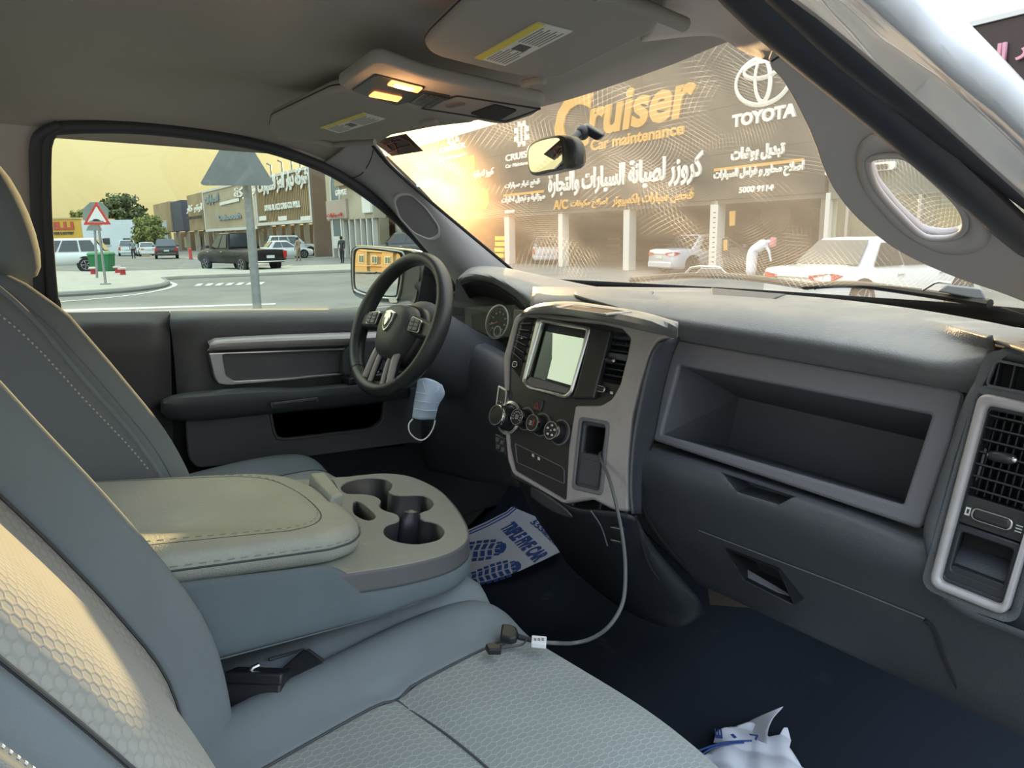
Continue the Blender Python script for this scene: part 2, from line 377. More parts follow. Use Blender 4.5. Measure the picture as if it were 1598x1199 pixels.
# headliner
rows = []
for x, zz, yf in ((-.735, 1.165, -.02), (-.70, 1.205, -.04), (-.64, 1.235, -.05), (-.5, 1.262, -.05), (-.25, 1.27, -.05), (0, 1.272, -.06), (.25, 1.27, -.10), (.42, 1.26, -.18), (.55, 1.235, -.27), (.62, 1.205, -.36), (.665, 1.165, -.42)):
    dr = .042 if -.45 < x < .1 else .012 if 0 < x < .3 else 0
    rows.append([(x, -1.5, zz-.03), (x, -1.1, zz), (x, -.75, zz-dr*.1), (x, yf-.36, zz-dr*.8), (x, yf-.16, zz-.004-dr), (x, yf, zz-.045-dr*.4)])
struct(loft('ceiling', rows, headl, nu=26, nv=44, solid=.012))
# driver side: upper wall with the window opening, the slope of the glass
LW = Plane((-.84, -.2, .79), (0, 1, 0), (.13, 0, .41)); LW.n = -LW.n if LW.n[0] < 0 else LW.n
wopen = [(83, 491), (76, 440), (68, 330), (67, 240), (72, 210), (92, 198), (200, 197), (300, 207), (400, 225), (470, 247), (530, 275), (600, 325), (660, 385), (730, 470), (735, 487), (400, 486)]
wo = LW.px(wopen); wo2 = rc(wo, .012, 3)
ys = [p[0] for p in wo]
outer = [(-1.3, -.02), (-1.3, .46), (.10, .46), (.33, .20), (.62, .15), (.62, -.02)]
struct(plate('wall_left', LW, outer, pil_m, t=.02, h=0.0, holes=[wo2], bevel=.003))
sealr = cat_rom([LW.to3(a, b, .012) for a, b in wo[:-3]]+[LW.to3(*LW.uv(735, 480), .012)], 90)
struct(tube('trim_1', sealr, .013, seal_m, n=10, sq=(1, .7)))
seal2 = cat_rom([LW.to3(*LW.uv(a, b), .018) for a, b in ((60, 490), (57, 420), (53, 300), (52, 228), (62, 205), (90, 193))], 40)
struct(tube('trim_2', seal2, .010, seal_m, n=10, sq=(1, .7)))
seal3 = cat_rom([LW.to3(*LW.uv(a, b), .008) for a, b in ((78, 491), (71, 440), (63, 330), (62, 240), (66, 208), (90, 196))], 40)
struct(tube('trim_3', seal3, .011, blkm, n=10))
gl_side = glassmat('green_tinted_door_glass', (.86, .90, .84), .05)
struct(plate('window_1', LW, [(-1.0, -.03), (-1.0, .44), (.2, .44), (.60, .05), (.6, -.03)], gl_side, h=-.03, t=.004, label=None))
# lower rear quarter trim, beside the driver seat
q0 = PX(-.80, (60, 490), (264, 487)); q1 = PX(-.775, (60, 500), (264, 497)); q2 = PX(-.77, (60, 560), (266, 560)); q3 = PX(-.775, (60, 760), (272, 760)); q4 = PX(-.775, (60, 1300), (290, 1300))
struct(loft('wall_rear_quarter', [q0, q1, q2, q3, q4], mat('quarter_trim_plastic', (.05, .05, .058), .5, bump=.3, bscale=420, kind='leather'), nu=6, nv=24, solid=.006))
# ------------------------------------------------------------------ driver door
door = thing('driver_door', 'closed driver door panel with silver trim strip, armrest and open map pocket', 'car door', (-.78, 0, .3))
d0 = PX(-.81, (266, 487), (450, 484), (735, 481)); d1 = PX(-.785, (266, 492), (450, 489), (735, 486)); d2 = PX(-.765, (266, 506), (450, 503), (735, 498)); d3 = PX(-.77, (270, 540), (450, 532), (735, 520)); d4 = PX(-.775, (276, 612), (450, 590), (735, 575)); d5 = PX(-.78, (278, 640), (450, 622), (735, 610))
loft('upper_panel', [d0, d1, d2, d3, d4, d5], plas, door, nu=12, nv=30, solid=.005)
lowp = Plane((-.775, 0, .5), (0, 1, 0), (0, 0, 1)); lowp.n = np.array((1., 0, 0))
pocket = lowp.px([(419, 640), (520, 632), (597, 622), (593, 655), (575, 667), (440, 683), (425, 676)])
plate('lower_panel', lowp, rc(lowp.px([(288, 640), (640, 605), (720, 600), (740, 700), (640, 690), (440, 716), (305, 729), (292, 712)]), .012), plas, door, h=.012, t=.014, holes=[rc(pocket, .01)], bevel=.003)
plate('pocket_lining', lowp, lowp.px([(400, 620), (640, 600), (640, 700), (400, 720)]), blkm, door, h=-.03, t=.004)
box('door_skin', (-.86, -.62, .1), (-.805, .6, .775), blkm, door, bevel=.004)
tube('pocket_lip', [lowp.to3(a, b, .013) for a, b in cat_rom(lowp.px([(593, 655), (575, 668), (505, 677), (440, 684), (426, 677), (419, 645)]), 24)], .004, plas, door, n=8)
0 and pquad('pocket_divider', lowp, lowp.px([(474, 672), (482, 671), (485, 662), (477, 661)]), -.03, .004, plas_lo, door)
# silver trim and its padded insert
tp = Plane((-.765, 0, .6), (0, 1, 0), (.02, 0, 1)); tp.n = np.array((1., 0, -.02))
so_ = tp.px([(321, 549), (560, 541), (610, 539), (610, 579), (545, 583), (440, 593), (352, 600), (336, 598), (330, 588)])
si_ = tp.px([(343, 552), (532, 546), (548, 549), (548, 575), (530, 580), (440, 588), (360, 592), (349, 584)])
frame('silver_trim_frame', tp, rc(so_, .006), rc(si_, .006), satin, door, h=.020, t=.014, bevel=.003)
b0 = [tp.to3(*tp.uv(*p), .018) for p in ((319, 546), (330, 545), (450, 540), (620, 534))]
b1 = [tp.to3(*tp.uv(*p), .032) for p in ((319, 541), (330, 538), (450, 532), (620, 526))]
b2 = [tp.to3(*tp.uv(*p), .028) for p in ((320, 536), (330, 531), (450, 525), (620, 520))]
b3 = [tp.to3(*tp.uv(*p), .006) for p in ((322, 533), (332, 528), (450, 522), (620, 517))]
loft('silver_trim_bar', [b0, b1, b2, b3], silver, door, nu=20, nv=10, solid=.003)
plate('insert_pad', tp, rc(tp.px([(343, 551), (545, 545), (548, 578), (440, 590), (357, 593), (348, 583)]), .006), plas, door, h=.010, t=.008, bevel=.003)
hp = rc(tp.px([(527, 549), (538, 536), (560, 530), (600, 530), (600, 590), (560, 597), (538, 592), (526, 580)]), .01)
plate('handle_housing', tp, hp, plas_lo, door, h=.030, t=.026, bevel=.004)
plate('handle_recess', tp, rc(tp.px([(536, 550), (558, 546), (558, 575), (538, 576)]), .004), plas, door, h=.033, t=.006, bevel=.002)
# armrest
arm = []
for dx, dy in ((-.775, 0), (-.73, -4), (-.70, -1), (-.69, 6), (-.695, 18), (-.72, 28), (-.77, 30)):
    L = []
    for px, pt, pb in ((252, 628, 642), (262, 621, 652), (300, 613, 657), (400, 606, 648), (470, 606, 641), (560, 598, 632), (640, 592, 620)):
        k = {0: -6, -4: 0, -1: 2, 6: 10, 18: 24, 28: 40, 30: 44}[dy]/44
        L.append(P(px, pt+(pb-pt)*max(k, 0)+(2 if dy == -1 else 0), x=dx if px > 256 else max(dx-.02, -.78)))
    arm.append(L)
loft('armrest', arm, mat('armrest_vinyl', (.065, .072, .082), .5, bump=.35, bscale=420, kind='leather'), door, nu=40, nv=24, solid=.004)
ap = Plane((-.69, 0, .6), (0, 1, 0), (.1, 0, 1)); ap.n = np.array((1., 0, -.1))
plate('reflector_strip', ap, rc(ap.px([(419, 628), (494, 619), (494, 628), (421, 636)]), .004), plas_lo, door, h=.010, t=.006, bevel=.001)
plate('reflector_lens', ap, rc(ap.px([(423, 629), (491, 621), (491, 627), (424, 634)]), .003), blkg, door, h=.013, t=.006, bevel=.001)
pquad('switch_panel', Plane((-.72, 0, .612), (0, 1, 0), (-1, 0, 0)), [(-.11, -.02), (.05, -.02), (.05, .03), (-.11, .03)], -.012, .006, blk, door, bevel=.004)
for k in range(3): pquad('window_switch', Plane((-.72, 0, .617), (0, 1, 0), (-1, 0, 0)), [(-.10+k*.05, -.012), (-.065+k*.05, -.012), (-.065+k*.05, .015), (-.10+k*.05, .015)], -.004, .007, satin if k == 1 else blkg, door, bevel=.002)
tube('lock_pin', PX(-.80, (92, 492), (91, 475), (89, 468)), .0055, blk, door, n=10)
# ------------------------------------------------------------------ driver side windshield pillar
a0 = [P(*p, x=v) for p, v in (((500, 258), -.735), ((560, 283), -.735), ((612, 326), -.74), ((664, 386), -.75), ((700, 425), -.755), ((722, 462), -.76), ((740, 520), -.76))]
a1 = [P(*p, x=v) for p, v in (((520, 245), -.69), ((572, 268), -.685), ((628, 318), -.685), ((680, 375), -.69), ((716, 420), -.69), ((735, 460), -.70), ((760, 520), -.7))]
a2 = [P(*p, x=v) for p, v in (((540, 228), -.655), ((585, 250), -.65), ((640, 300), -.65), ((690, 350), -.655), ((745, 415), -.66), ((770, 460), -.67), ((790, 520), -.68))]
a3 = [P(*p, x=v) for p, v in (((560, 205), -.63), ((583, 222), -.625), ((615, 262), -.63), ((665, 308), -.64), ((722, 357), -.66), ((792, 416), -.68), ((850, 480), -.70))]
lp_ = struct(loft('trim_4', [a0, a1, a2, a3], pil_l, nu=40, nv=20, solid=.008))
hp_ = Plane(P(650, 340, x=-.672), P(683, 370, x=-.672)-P(617, 310, x=-.672), P(640, 300, x=-.650)-P(640, 350, x=-.685))
if hp_.n @ (CAM-hp_.o) < 0: hp_ = Plane(hp_.o, -hp_.e1, hp_.e2)
rec = [(614, 312), (622, 303), (640, 302), (664, 324), (684, 352), (685, 368), (670, 374), (645, 363), (622, 338)]
gh = thing('grab_handle', 'oval grab recess in the driver side windshield pillar, its shade painted as a dark plate', 'grab handle', tuple(hp_.o))
frame('recess_rim', hp_, rc(inset(hp_.px(rec), 1.06), .012), rc(inset(hp_.px(rec), .93), .012), pil_l, gh, h=.006, t=.008, bevel=.003)
plate('recess_shade_plate', hp_, rc(inset(hp_.px(rec), .97), .012), mat('recess_shade_grey', (.13, .13, .14), .6), gh, h=.003, t=.006, bevel=.001)  # plate sits proud; its darker colour stands in for shade in the recess
tube_pts = [P(*p, x=-.628) for p in ((578, 222), (592, 240), (612, 262), (664, 308), (722, 357), (800, 422))]
struct(tube('trim_5', cat_rom(tube_pts, 40), .0045, blkm, n=8))
# pillar seam
struct(tube('trim_6', cat_rom([P(*p, x=-.634) for p in ((583, 224), (580, 245))]+[P(*p, x=-.69) for p in ((566, 270), (545, 280))], 16), .0012, blkm, n=6))
# ------------------------------------------------------------------ windshield
wtop = [(-.66, -.02, 1.185), (-.6, -.035, 1.21), (-.3, .0, 1.235), (0, -.02, 1.24), (.3, -.10, 1.235), (.52, -.22, 1.205), (.66, -.33, 1.15)]
wbot = [(-.80, .40, .845), (-.62, .50, .842), (-.3, .57, .84), (0, .60, .84), (.3, .55, .843), (.55, .45, .85), (.76, .26, .86)]
wmid = [tuple((np.array(a)+np.array(b))/2+np.array((0, .02, .025))) for a, b in zip(wtop, wbot)]
def dusty_glass():
    m = bpy.data.materials.new('scratched_dusty_windshield_glass'); m.use_nodes = True; t = m.node_tree; t.nodes.clear(); L = t.links.new
    N = t.nodes.new
    out = N('ShaderNodeOutputMaterial'); tr = N('ShaderNodeBsdfTransparent'); tr.inputs[0].default_value = (.88, .86, .80, 1)
    tl = N('ShaderNodeBsdfTranslucent'); tl.inputs[0].default_value = (.85, .68, .48, 1)
    rf = N('ShaderNodeBsdfRefraction'); rf.distribution = 'BECKMANN'; rf.inputs['IOR'].default_value = 1.12; rf.inputs['Roughness'].default_value = .78; rf.inputs[0].default_value = (1, .70, .40, 1)
    tc = N('ShaderNodeTexCoord')
    fac = None
    # wiper arcs and rub marks: rings about several centres, broken up by noise
    def rings(center, sc, seed, dist):
        mp = N('ShaderNodeMapping'); mp.inputs['Location'].default_value = center; L(tc.outputs['UV'], mp.inputs[0])
        w = N('ShaderNodeTexWave'); w.wave_type = 'RINGS'; w.rings_direction = 'SPHERICAL'; w.inputs['Scale'].default_value = sc
        w.inputs['Distortion'].default_value = dist; w.inputs['Detail'].default_value = 3; w.inputs['Detail Scale'].default_value = .06; L(mp.outputs[0], w.inputs['Vector'])
        n = N('ShaderNodeTexNoise'); n.inputs['Scale'].default_value = 5; n.inputs['Detail'].default_value = 2; n.noise_dimensions = '4D'; n.inputs['W'].default_value = seed; L(tc.outputs['UV'], n.inputs['Vector'])
        r = N('ShaderNodeMapRange'); r.inputs[1].default_value = .84; r.inputs[2].default_value = 1.0; L(w.outputs['Fac'], r.inputs[0])
        r2 = N('ShaderNodeMapRange'); r2.inputs[1].default_value = .53; r2.inputs[2].default_value = .66; L(n.outputs['Fac'], r2.inputs[0])
        mm = N('ShaderNodeMath'); mm.operation = 'MULTIPLY'; L(r.outputs[0], mm.inputs[0]); L(r2.outputs[0], mm.inputs[1]); return mm.outputs[0]
    layers = [rings((-.9, .25, 0), 26, 1, 6), rings((-.3, .35, 0), 37, 3, 9), rings((-1.35, -.1, 0), 31, 5, 8), rings((-.6, -.75, 0), 44, 8, 6), rings((.5, .1, 0), 22, 11, 5)]
    cur = layers[0]
    for l in layers[1:]:
        a = N('ShaderNodeMath'); a.operation = 'ADD'; L(cur, a.inputs[0]); L(l, a.inputs[1]); cur = a.outputs[0]
    n = N('ShaderNodeTexNoise'); n.inputs['Scale'].default_value = 3.5; n.inputs['Detail'].default_value = 7; L(tc.outputs['UV'], n.inputs['Vector'])
    base = N('ShaderNodeMapRange'); base.inputs[1].default_value = .3; base.inputs[2].default_value = .7; base.inputs[3].default_value = .075; base.inputs[4].default_value = .16; L(n.outputs['Fac'], base.inputs[0])
    a = N('ShaderNodeMath'); a.operation = 'MULTIPLY_ADD'; L(cur, a.inputs[0]); a.inputs[1].default_value = .18; L(base.outputs[0], a.inputs[2])
    cl = N('ShaderNodeClamp'); L(a.outputs[0], cl.inputs[0]); cl.inputs[2].default_value = .6
    d = N('ShaderNodeMixShader'); d.inputs[0].default_value = .06; L(tl.outputs[0], d.inputs[1]); L(rf.outputs[0], d.inputs[2])
    mx = N('ShaderNodeMixShader'); L(cl.outputs[0], mx.inputs[0]); L(tr.outputs[0], mx.inputs[1]); L(d.outputs[0], mx.inputs[2]); L(mx.outputs[0], out.inputs[0])
    return m
ws_m = dusty_glass()
struct(loft('window_2', [wbot, wmid, wtop], ws_m, nu=50, nv=30, solid=0))
frit = [[tuple(np.array(p)+np.array((0, -.012, -.004))) for p in wbot], [tuple(np.array(p)+np.array((0, -.035, .004))) for p in wbot]]
struct(loft('trim_7', [[(p[0], p[1]-.02, p[2]-.02) for p in wbot], [(p[0], p[1]-.034, p[2]+.012) for p in wbot]], blkm, nu=50, nv=4, solid=.002))
# cowl and far edge of the dash well, in black
struct(loft('trim_8', [[(p[0], p[1]+.02, p[2]-.03) for p in wbot], [(p[0], p[1]-.16, p[2]-.035) for p in wbot]], blkm, nu=40, nv=4, solid=.004))
# registration sticker on the glass
WS = Plane((-.5, .02, 1.18), (1, 0, 0), (0, -.72, .69)); WS.n = -WS.n if WS.n[1] > 0 else WS.n
WS = Plane((-.5, -.01, 1.18), (1, .05, 0), (0, -.76, .65))
stk = thing('windshield_sticker', 'small dark red patterned sticker in the upper driver side corner of the windshield', 'sticker', tuple(WS.to3(*WS.uv(620, 225))))
sq = WS.px([(581, 219), (634, 208), (661, 235), (612, 243)])
plate('backing', WS, sq, mat('sticker_dark', (.035, .012, .012), .5), stk, h=.002, t=.001)
for a, b in (((600, 226), (625, 219)), ((606, 238), (640, 226)), ((625, 212), (648, 229)), ((610, 218), (622, 238)), ((590, 221), (612, 232))):
    tube('light_streak', [WS.to3(*WS.uv(*a), .003), WS.to3(*WS.uv((a[0]+b[0])/2+2, (a[1]+b[1])/2-2), .003), WS.to3(*WS.uv(*b), .003)], .0013, mat('sticker_red', (.30, .07, .04), .5), stk, n=6)
# ------------------------------------------------------------------ passenger side pillar, seal and body
RP = Plane((.60, -.27, 1.05), np.array((.66, .15, .885))-np.array((.545, -.32, 1.16)), np.array((.67, -.42, 1.12))-np.array((.60, -.27, 1.03)))
if RP.n @ (CAM-RP.o) < 0: RP = Plane(RP.o, -RP.e1, RP.e2)
pil = [(1238, 64), (1198, 96), (1222, 130), (1250, 180), (1270, 225), (1283, 262), (1302, 300), (1340, 345), (1400, 392), (1480, 430), (1560, 458), (1640, 488), (1700, 500), (1700, 470), (1598, 384), (1500, 295), (1420, 220), (1330, 140)]
hole = [(1357, 250), (1364, 240), (1385, 237), (1415, 239), (1445, 262), (1490, 305), (1506, 330), (1507, 350), (1494, 363), (1470, 367), (1440, 362), (1405, 330), (1370, 288)]
struct(plate('trim_9', RP, [tuple(p) for p in cat_rom(RP.px(pil), 120, True)], pil_m, t=.009, h=.0, holes=[rc(RP.px(hole), .01)], bevel=.003))
grb = thing('grab_handle', 'light grey grab handle ring moulded into the passenger side windshield pillar', 'grab handle', tuple(RP.to3(*RP.uv(1440, 300))))
hc = [RP.to3(a, b, .004) for a, b in cat_rom(RP.px(hole), 60, True)]
tube('handle_ring', hc, .0035, pil_m, grb, n=10, closed=True)
bigr = [(1345, 225), (1370, 205), (1400, 205), (1450, 245), (1515, 300), (1545, 340), (1545, 375), (1520, 392), (1470, 392), (1410, 360), (1360, 305), (1342, 265)]
hin = cat_rom(RP.px(hole), 60, True); hout = cat_rom(RP.px([(x-2, y) for x, y in bigr]), 60, True)
sh = int(np.argmin([np.hypot(*(np.array(h)-hin[0])) for h in hout])); hout = hout[sh:]+hout[:sh]
V = [RP.to3(a, b, .0) for a, b in hin]+[RP.to3(*(np.array(a)*.5+np.array(b)*.5), .006) for a, b in zip(hin, hout)]+[RP.to3(a, b, .001) for a, b in hout]
n_ = 60; FF = [(k*n_+i, k*n_+(i+1) % n_, (k+1)*n_+(i+1) % n_, (k+1)*n_+i) for k in range(2) for i in range(n_)]
O('handle_surround', V, FF, pil_m, grb, solid=.003, ang=180)
struct(tube('trim_10', cat_rom([RP.to3(*RP.uv(*p), .003) for p in ((1206, 91), (1218, 83), (1234, 68))], 10), .0008, blkm, n=6))
# header corner above that pillar
h0 = [P(*p, z=zz) for p, zz in (((1000, 60), 1.20), ((1110, 50), 1.195), ((1160, 74), 1.175), ((1200, 96), 1.145))]
h1 = [P(*p, z=zz) for p, zz in (((1030, 0), 1.20), ((1100, 10), 1.195), ((1170, 40), 1.18), ((1220, 80), 1.150))]
h2 = [P(*p, z=zz) for p, zz in (((1060, -60), 1.20), ((1130, -30), 1.185), ((1190, 14), 1.165), ((1240, 62), 1.14))]
struct(loft('trim_11', [h0, h1, h2], pil_m, nu=20, nv=12, solid=.008))
# rubber seals: two ridges
s1 = [P(*p, x=v) for p, v in (((1120, -60), .66), ((1180, 6), .672), ((1262, 78), .69), ((1380, 176), .712), ((1500, 283), .73), ((1598, 372), .742), ((1720, 475), .76))]
s2 = [P(*p, x=v) for p, v in (((1180, -60), .70), ((1255, 10), .712), ((1335, 85), .727), ((1440, 170), .742), ((1540, 252), .755), ((1640, 330), .77), ((1740, 410), .78))]
s1 = [np.array(p) for p in ((.655, -1.5, 1.20), (.65, -1.1, 1.24))]+[s1[0]*(1+k)-s1[1]*k for k in (2, 1)]+s1+[s1[-1]+np.array((.03, .22, -.13)), s1[-1]+np.array((.05, .40, -.30))]
s2 = [np.array(p) for p in ((.70, -1.5, 1.21), (.70, -1.1, 1.25))]+[s2[0]*(1+k)-s2[1]*k for k in (2, 1)]+s2+[s2[-1]+np.array((.03, .22, -.13)), s2[-1]+np.array((.05, .40, -.30))]
struct(tube('trim_12', cat_rom(s1, 90), .016, seal_m, n=12, sq=(1.35, .8)))
struct(tube('trim_13', cat_rom(s2, 90), .0125, seal_m, n=12, sq=(1.3, .8)))
bs = [[P(*p, x=v) for p, v in q] for q in (
    (((1140, -60), .735), ((1260, 10), .735), ((1450, 170), .765), ((1640, 340), .79), ((1760, 430), .80)),
    (((1250, -60), .775), ((1330, 5), .775), ((1490, 140), .80), ((1640, 270), .82), ((1760, 370), .83)),
    (((1310, -60), .80), ((1385, 5), .80), ((1530, 140), .82), ((1640, 240), .84), ((1760, 340), .85)),
    (((1400, -60), .80), ((1462, 0), .80), ((1530, 68), .815), ((1598, 140), .83), ((1760, 300), .85)),
    (((1400, -60), .74), ((1464, 0), .74), ((1532, 68), .75), ((1600, 140), .77), ((1760, 300), .79)))]
bs = [[b[0]+np.array((-.03, -.85, .05)), b[0]+np.array((-.02, -.5, .08)), b[0]*3-b[1]*2, b[0]*2-b[1]]+b+[b[-1]+np.array((.03, .22, -.13)), b[-1]+np.array((.05, .45, -.30))] for b in bs]
struct(loft('trim_14', bs, body_w, nu=70, nv=28, solid=.004, ang=180))
# ================================================================== dashboard
struct(box('trim_15', (-.90, -1.5, -.05), (-.865, .82, .74), blkm, bevel=.004))
dash = thing('dashboard', 'charcoal dashboard running the full width, with dusty padded top and open storage bin', 'dashboard', (0, .1, .5))
# padded upper face, passenger side
L0 = PZ(.862, (905, 456), (1000, 457), (1150, 465), (1300, 478), (1450, 503), (1546, 526))
Lm = [P(*p, y=v) for p, v in (((900, 463), .03), ((1010, 470), .05), ((1170, 485), .05), ((1310, 505), .045), ((1450, 530), .035), ((1550, 545), .0))]
L1 = [P(*p, y=v) for p, v in (((985, 488), -.012), ((1060, 499), -.012), ((1200, 519), -.01), ((1350, 543), -.01), ((1470, 566), -.012), ((1540, 560), -.01))]
L15 = [P(*p, y=v) for p, v in (((1020, 508), -.005), ((1063, 515), -.005), ((1200, 537), -.003), ((1350, 562), -.003), ((1470, 586), -.005), ((1528, 590), -.005))]
L2 = [P(*p, y=v) for p, v in (((1040, 524), .015), ((1060, 530), .015), ((1200, 556), .018), ((1350, 582), .018), ((1470, 604), .016), ((1512, 611), .014))]
loft('padded_top', [L0, Lm, L1, L15, L2], pad_m, dash, nu=130, nv=70, solid=.006)
# padded part over the centre stack, and driver side hood
K0 = PY(.12, (832, 449), (900, 450), (960, 452), (1020, 456)); K1 = PY(.075, (831, 458), (900, 456), (960, 458), (1020, 463))
K2 = [P(*p, y=v) for p, v in (((829, 471), .04), ((900, 466), .035), (((980, 474)), .02), ((1062, 497), .0))]
K3 = [P(*p, y=v) for p, v in (((827, 482), .03), ((900, 477), .02), ((1000, 487), .012), ((1058, 507), .005))]
loft('centre_pad', [K0, K1, K2, K3], pad_m, dash, nu=30, nv=16, solid=.004)
J0 = [P(*p, y=v) for p, v in (((719, 431), .20), ((738, 418), .24), ((780, 418), .27), ((840, 430), .28), ((905, 444), .28), ((950, 452), .26))]
J1 = [P(*p, y=v) for p, v in (((717, 433), .15), ((740, 421), .18), ((780, 423), .20), ((830, 437), .20), ((870, 449), .17), ((900, 456), .13))]
J2 = [P(*p, y=v) for p, v in (((716, 435), .12), ((737, 427), .125), ((770, 430), .125), ((807, 448), .115), ((835, 465), .10), ((850, 474), .08))]
J3 = [P(*p, y=v) for p, v in (((716, 437), .12), ((737, 432), .12), ((760, 434), .12), ((781, 441), .12), ((808, 458), .11), ((828, 477), .10))]
J4 = [P(*p, y=v) for p, v in (((718, 442), .135), ((737, 437), .135), ((760, 439), .135), ((778, 446), .135), ((804, 463), .13), ((822, 481), .12))]
loft('instrument_hood', [J0, J1, J2, J3, J4], pad_m, dash, nu=50, nv=30, solid=.004)
U = [P(*p, y=v) for p, v in (((720, 444), .14), ((737, 440), .14), ((760, 442), .14), ((778, 449), .14), ((804, 466), .135), ((822, 482), .125))]
Ub = [P(*p, y=v) for p, v in (((735, 470), .26), ((745, 466), .26), ((765, 468), .26), ((785, 474), .26), ((805, 486), .26), ((815, 494), .26))]
loft('hood_underside', [U, Ub], blkm, dash, nu=24, nv=6, solid=.003)
# far side strip and speaker grille behind the pad
R0 = [P(*p, z=.856) for p in ((925, 449), (1110, 451), (1200, 459), (1300, 468), (1400, 480), (1500, 496), (1598, 515), (1700, 540))]
R1 = [P(*p, z=.856) for p in ((925, 458), (1110, 466), (1200, 472), (1300, 481), (1400, 496), (1500, 516), (1575, 540), (1700, 580))]
R2 = [p+np.array((0, .02, -.03)) for p in R0]
loft('rear_shelf', [R2, R0, R1], mat('dusty_shelf', (.16, .165, .165), .55, bump=.25, bscale=420, kind='leather', dirt=(.27, .27, .25), dscale=16, dth=(.5, .7)), dash, nu=50, nv=8, solid=.004, ang=60)
gp = Plane(P(1160, 462, z=.858), (1, 0, 0), (0, 1, 0))
gq = gp.px([(1110, 452), (1226, 462), (1200, 471), (1112, 467)])
plate('speaker_grille', gp, gq, mat('grille_weave', (.05, .06, .07), .6, bump=1, bscale=700), dash, h=.004, t=.004, bevel=.001)
# bin surround with a real opening
D = Plane((.43, -.005, .705), (1, 0, 0), (0, .05, .19))
bo = D.px([(1053, 530), (1507, 612), (1487, 690), (1440, 827), (1232, 757), (1020, 687), (1032, 620)])
bi = D.px([(1064, 572), (1457, 649), (1412, 788), (1036, 678)])
bi_in = D.px([(1070, 581), (1449, 654), (1407, 778), (1045, 672)])
plate('bin_surround', D, rc(bo, .010), plas_bin, dash, h=.008, t=.012, holes=[rc(bi, .004)], bevel=.005)
# the bin itself: four walls and a back, built as an open box
def to3(pl, q, h): return [pl.to3(a, b, h) for a, b in q]
f = to3(D, D.px([(1058, 566), (1460, 645), (1416, 792), (1032, 681)]), .002)
bk = [P(1147, 626, x=.225)]; dy = .19
bk = [np.array((.235, dy, .682)), np.array((.655, dy, .665)), np.array((.60, dy+.02, .555)), np.array((.205, dy+.02, .575))]
V = f+bk; O('bin_lining', V, [(0, 4, 5, 1), (1, 5, 6, 2), (2, 6, 7, 3), (3, 7, 4, 0), (4, 7, 6, 5)], plas_in, dash, smooth=False, solid=.002)
# lower face: ledge, glove door
def row(v, pts): return [P(a, b, y=(v if len(p) == 2 else p[2])) for p in pts for a, b in [p[:2]]]
G = [row(.01, [(1012, 690), (1100, 716), (1232, 758), (1345, 793), (1440, 828), (1530, 850), (1640, 890)]),
     row(-.03, [(1004, 698), (1100, 725), (1232, 768), (1345, 806), (1440, 842), (1530, 866), (1640, 905)]),
     row(-.052, [(995, 712), (1095, 742), (1225, 784), (1340, 824), (1440, 866), (1530, 894), (1640, 930)]),
     row(-.055, [(987, 738), (1085, 768), (1215, 812), (1330, 858), (1440, 900), (1530, 935), (1640, 970)]),
     row(-.035, [(984, 775), (1080, 806), (1200, 852), (1320, 896), (1440, 942), (1530, 978), (1640, 1015)]),
     row(-.01, [(992, 812), (1085, 846), (1200, 892), (1320, 938), (1440, 988), (1530, 1026), (1640, 1070)]),
     row(.03, [(1050, 870), (1110, 890), (1215, 940), (1330, 992), (1445, 1048), (1540, 1092), (1640, 1135)]),
     row(.07, [(1085, 905), (1120, 920), (1230, 972), (1345, 1026), (1450, 1075), (1550, 1122), (1640, 1165)]),
     row(.12, [(1090, 908), (1125, 924), (1235, 974), (1350, 1028), (1455, 1077), (1555, 1124), (1640, 1167)])]
lowf = loft('glove_box_face', G, plas_lo, dash, nu=90, nv=70, solid=.006)
def cut(o, V8):
    me = bpy.data.meshes.new('c'); me.from_pydata([tuple(map(float, v)) for v in V8], [], BF); c = bpy.data.objects.new('c', me); COL.objects.link(c)
    bm = bmesh.new(); bm.from_mesh(me); bmesh.ops.recalc_face_normals(bm, faces=bm.faces); bm.to_mesh(me); bm.free()
    c.matrix_world = ROOT[o.parent.name] if o.parent else Matrix.Identity(4); me.transform(c.matrix_world.inverted())
    m = o.modifiers.new('cut', 'BOOLEAN'); m.operation = 'DIFFERENCE'; m.solver = 'EXACT'; m.object = c
    dg = bpy.context.evaluated_depsgraph_get(); dg.update(); n = bpy.data.meshes.new_from_object(o.evaluated_get(dg)); n.name = o.name
    o.modifiers.clear(); o.data = n; bpy.data.objects.remove(c)
def recess(o, pxs, y0, y1, lin_m, nm, parent, back=1.0, lip=True):
    """cut an opening through a face and line it with an open box"""
    a = [P(x, y, y=y0-.04) for x, y in pxs]; b = [P(x, y, y=y1) for x, y in pxs]
    c = np.mean(b, axis=0); b = [c+(q-c)*back for q in b]
    cut(o, [a[0], a[1], a[2], a[3], b[0], b[1], b[2], b[3]])
    f = [P(x, y, y=y0) for x, y in pxs]; g = [np.array((q[0], y1, q[2])) for q in f]
    O(nm, f+g, [(0, 4, 5, 1), (1, 5, 6, 2), (2, 6, 7, 3), (3, 7, 4, 0), (4, 7, 6, 5)], lin_m, parent, smooth=False, solid=.0015)
try:
    recess(lowf, [(1127, 738), (1240, 775), (1216, 788), (1150, 768)], -.045, -.005, plas_lo, 'upper_latch_recess', dash)
    recess(lowf, [(1132, 857), (1214, 889), (1239, 944), (1162, 905)], -.028, .02, blk, 'lower_latch_recess', dash)
except Exception as e: print('cut failed', e)
lat = PY(-.01, (1162, 905), (1170, 890), (1180, 897), (1232, 922), (1236, 942))
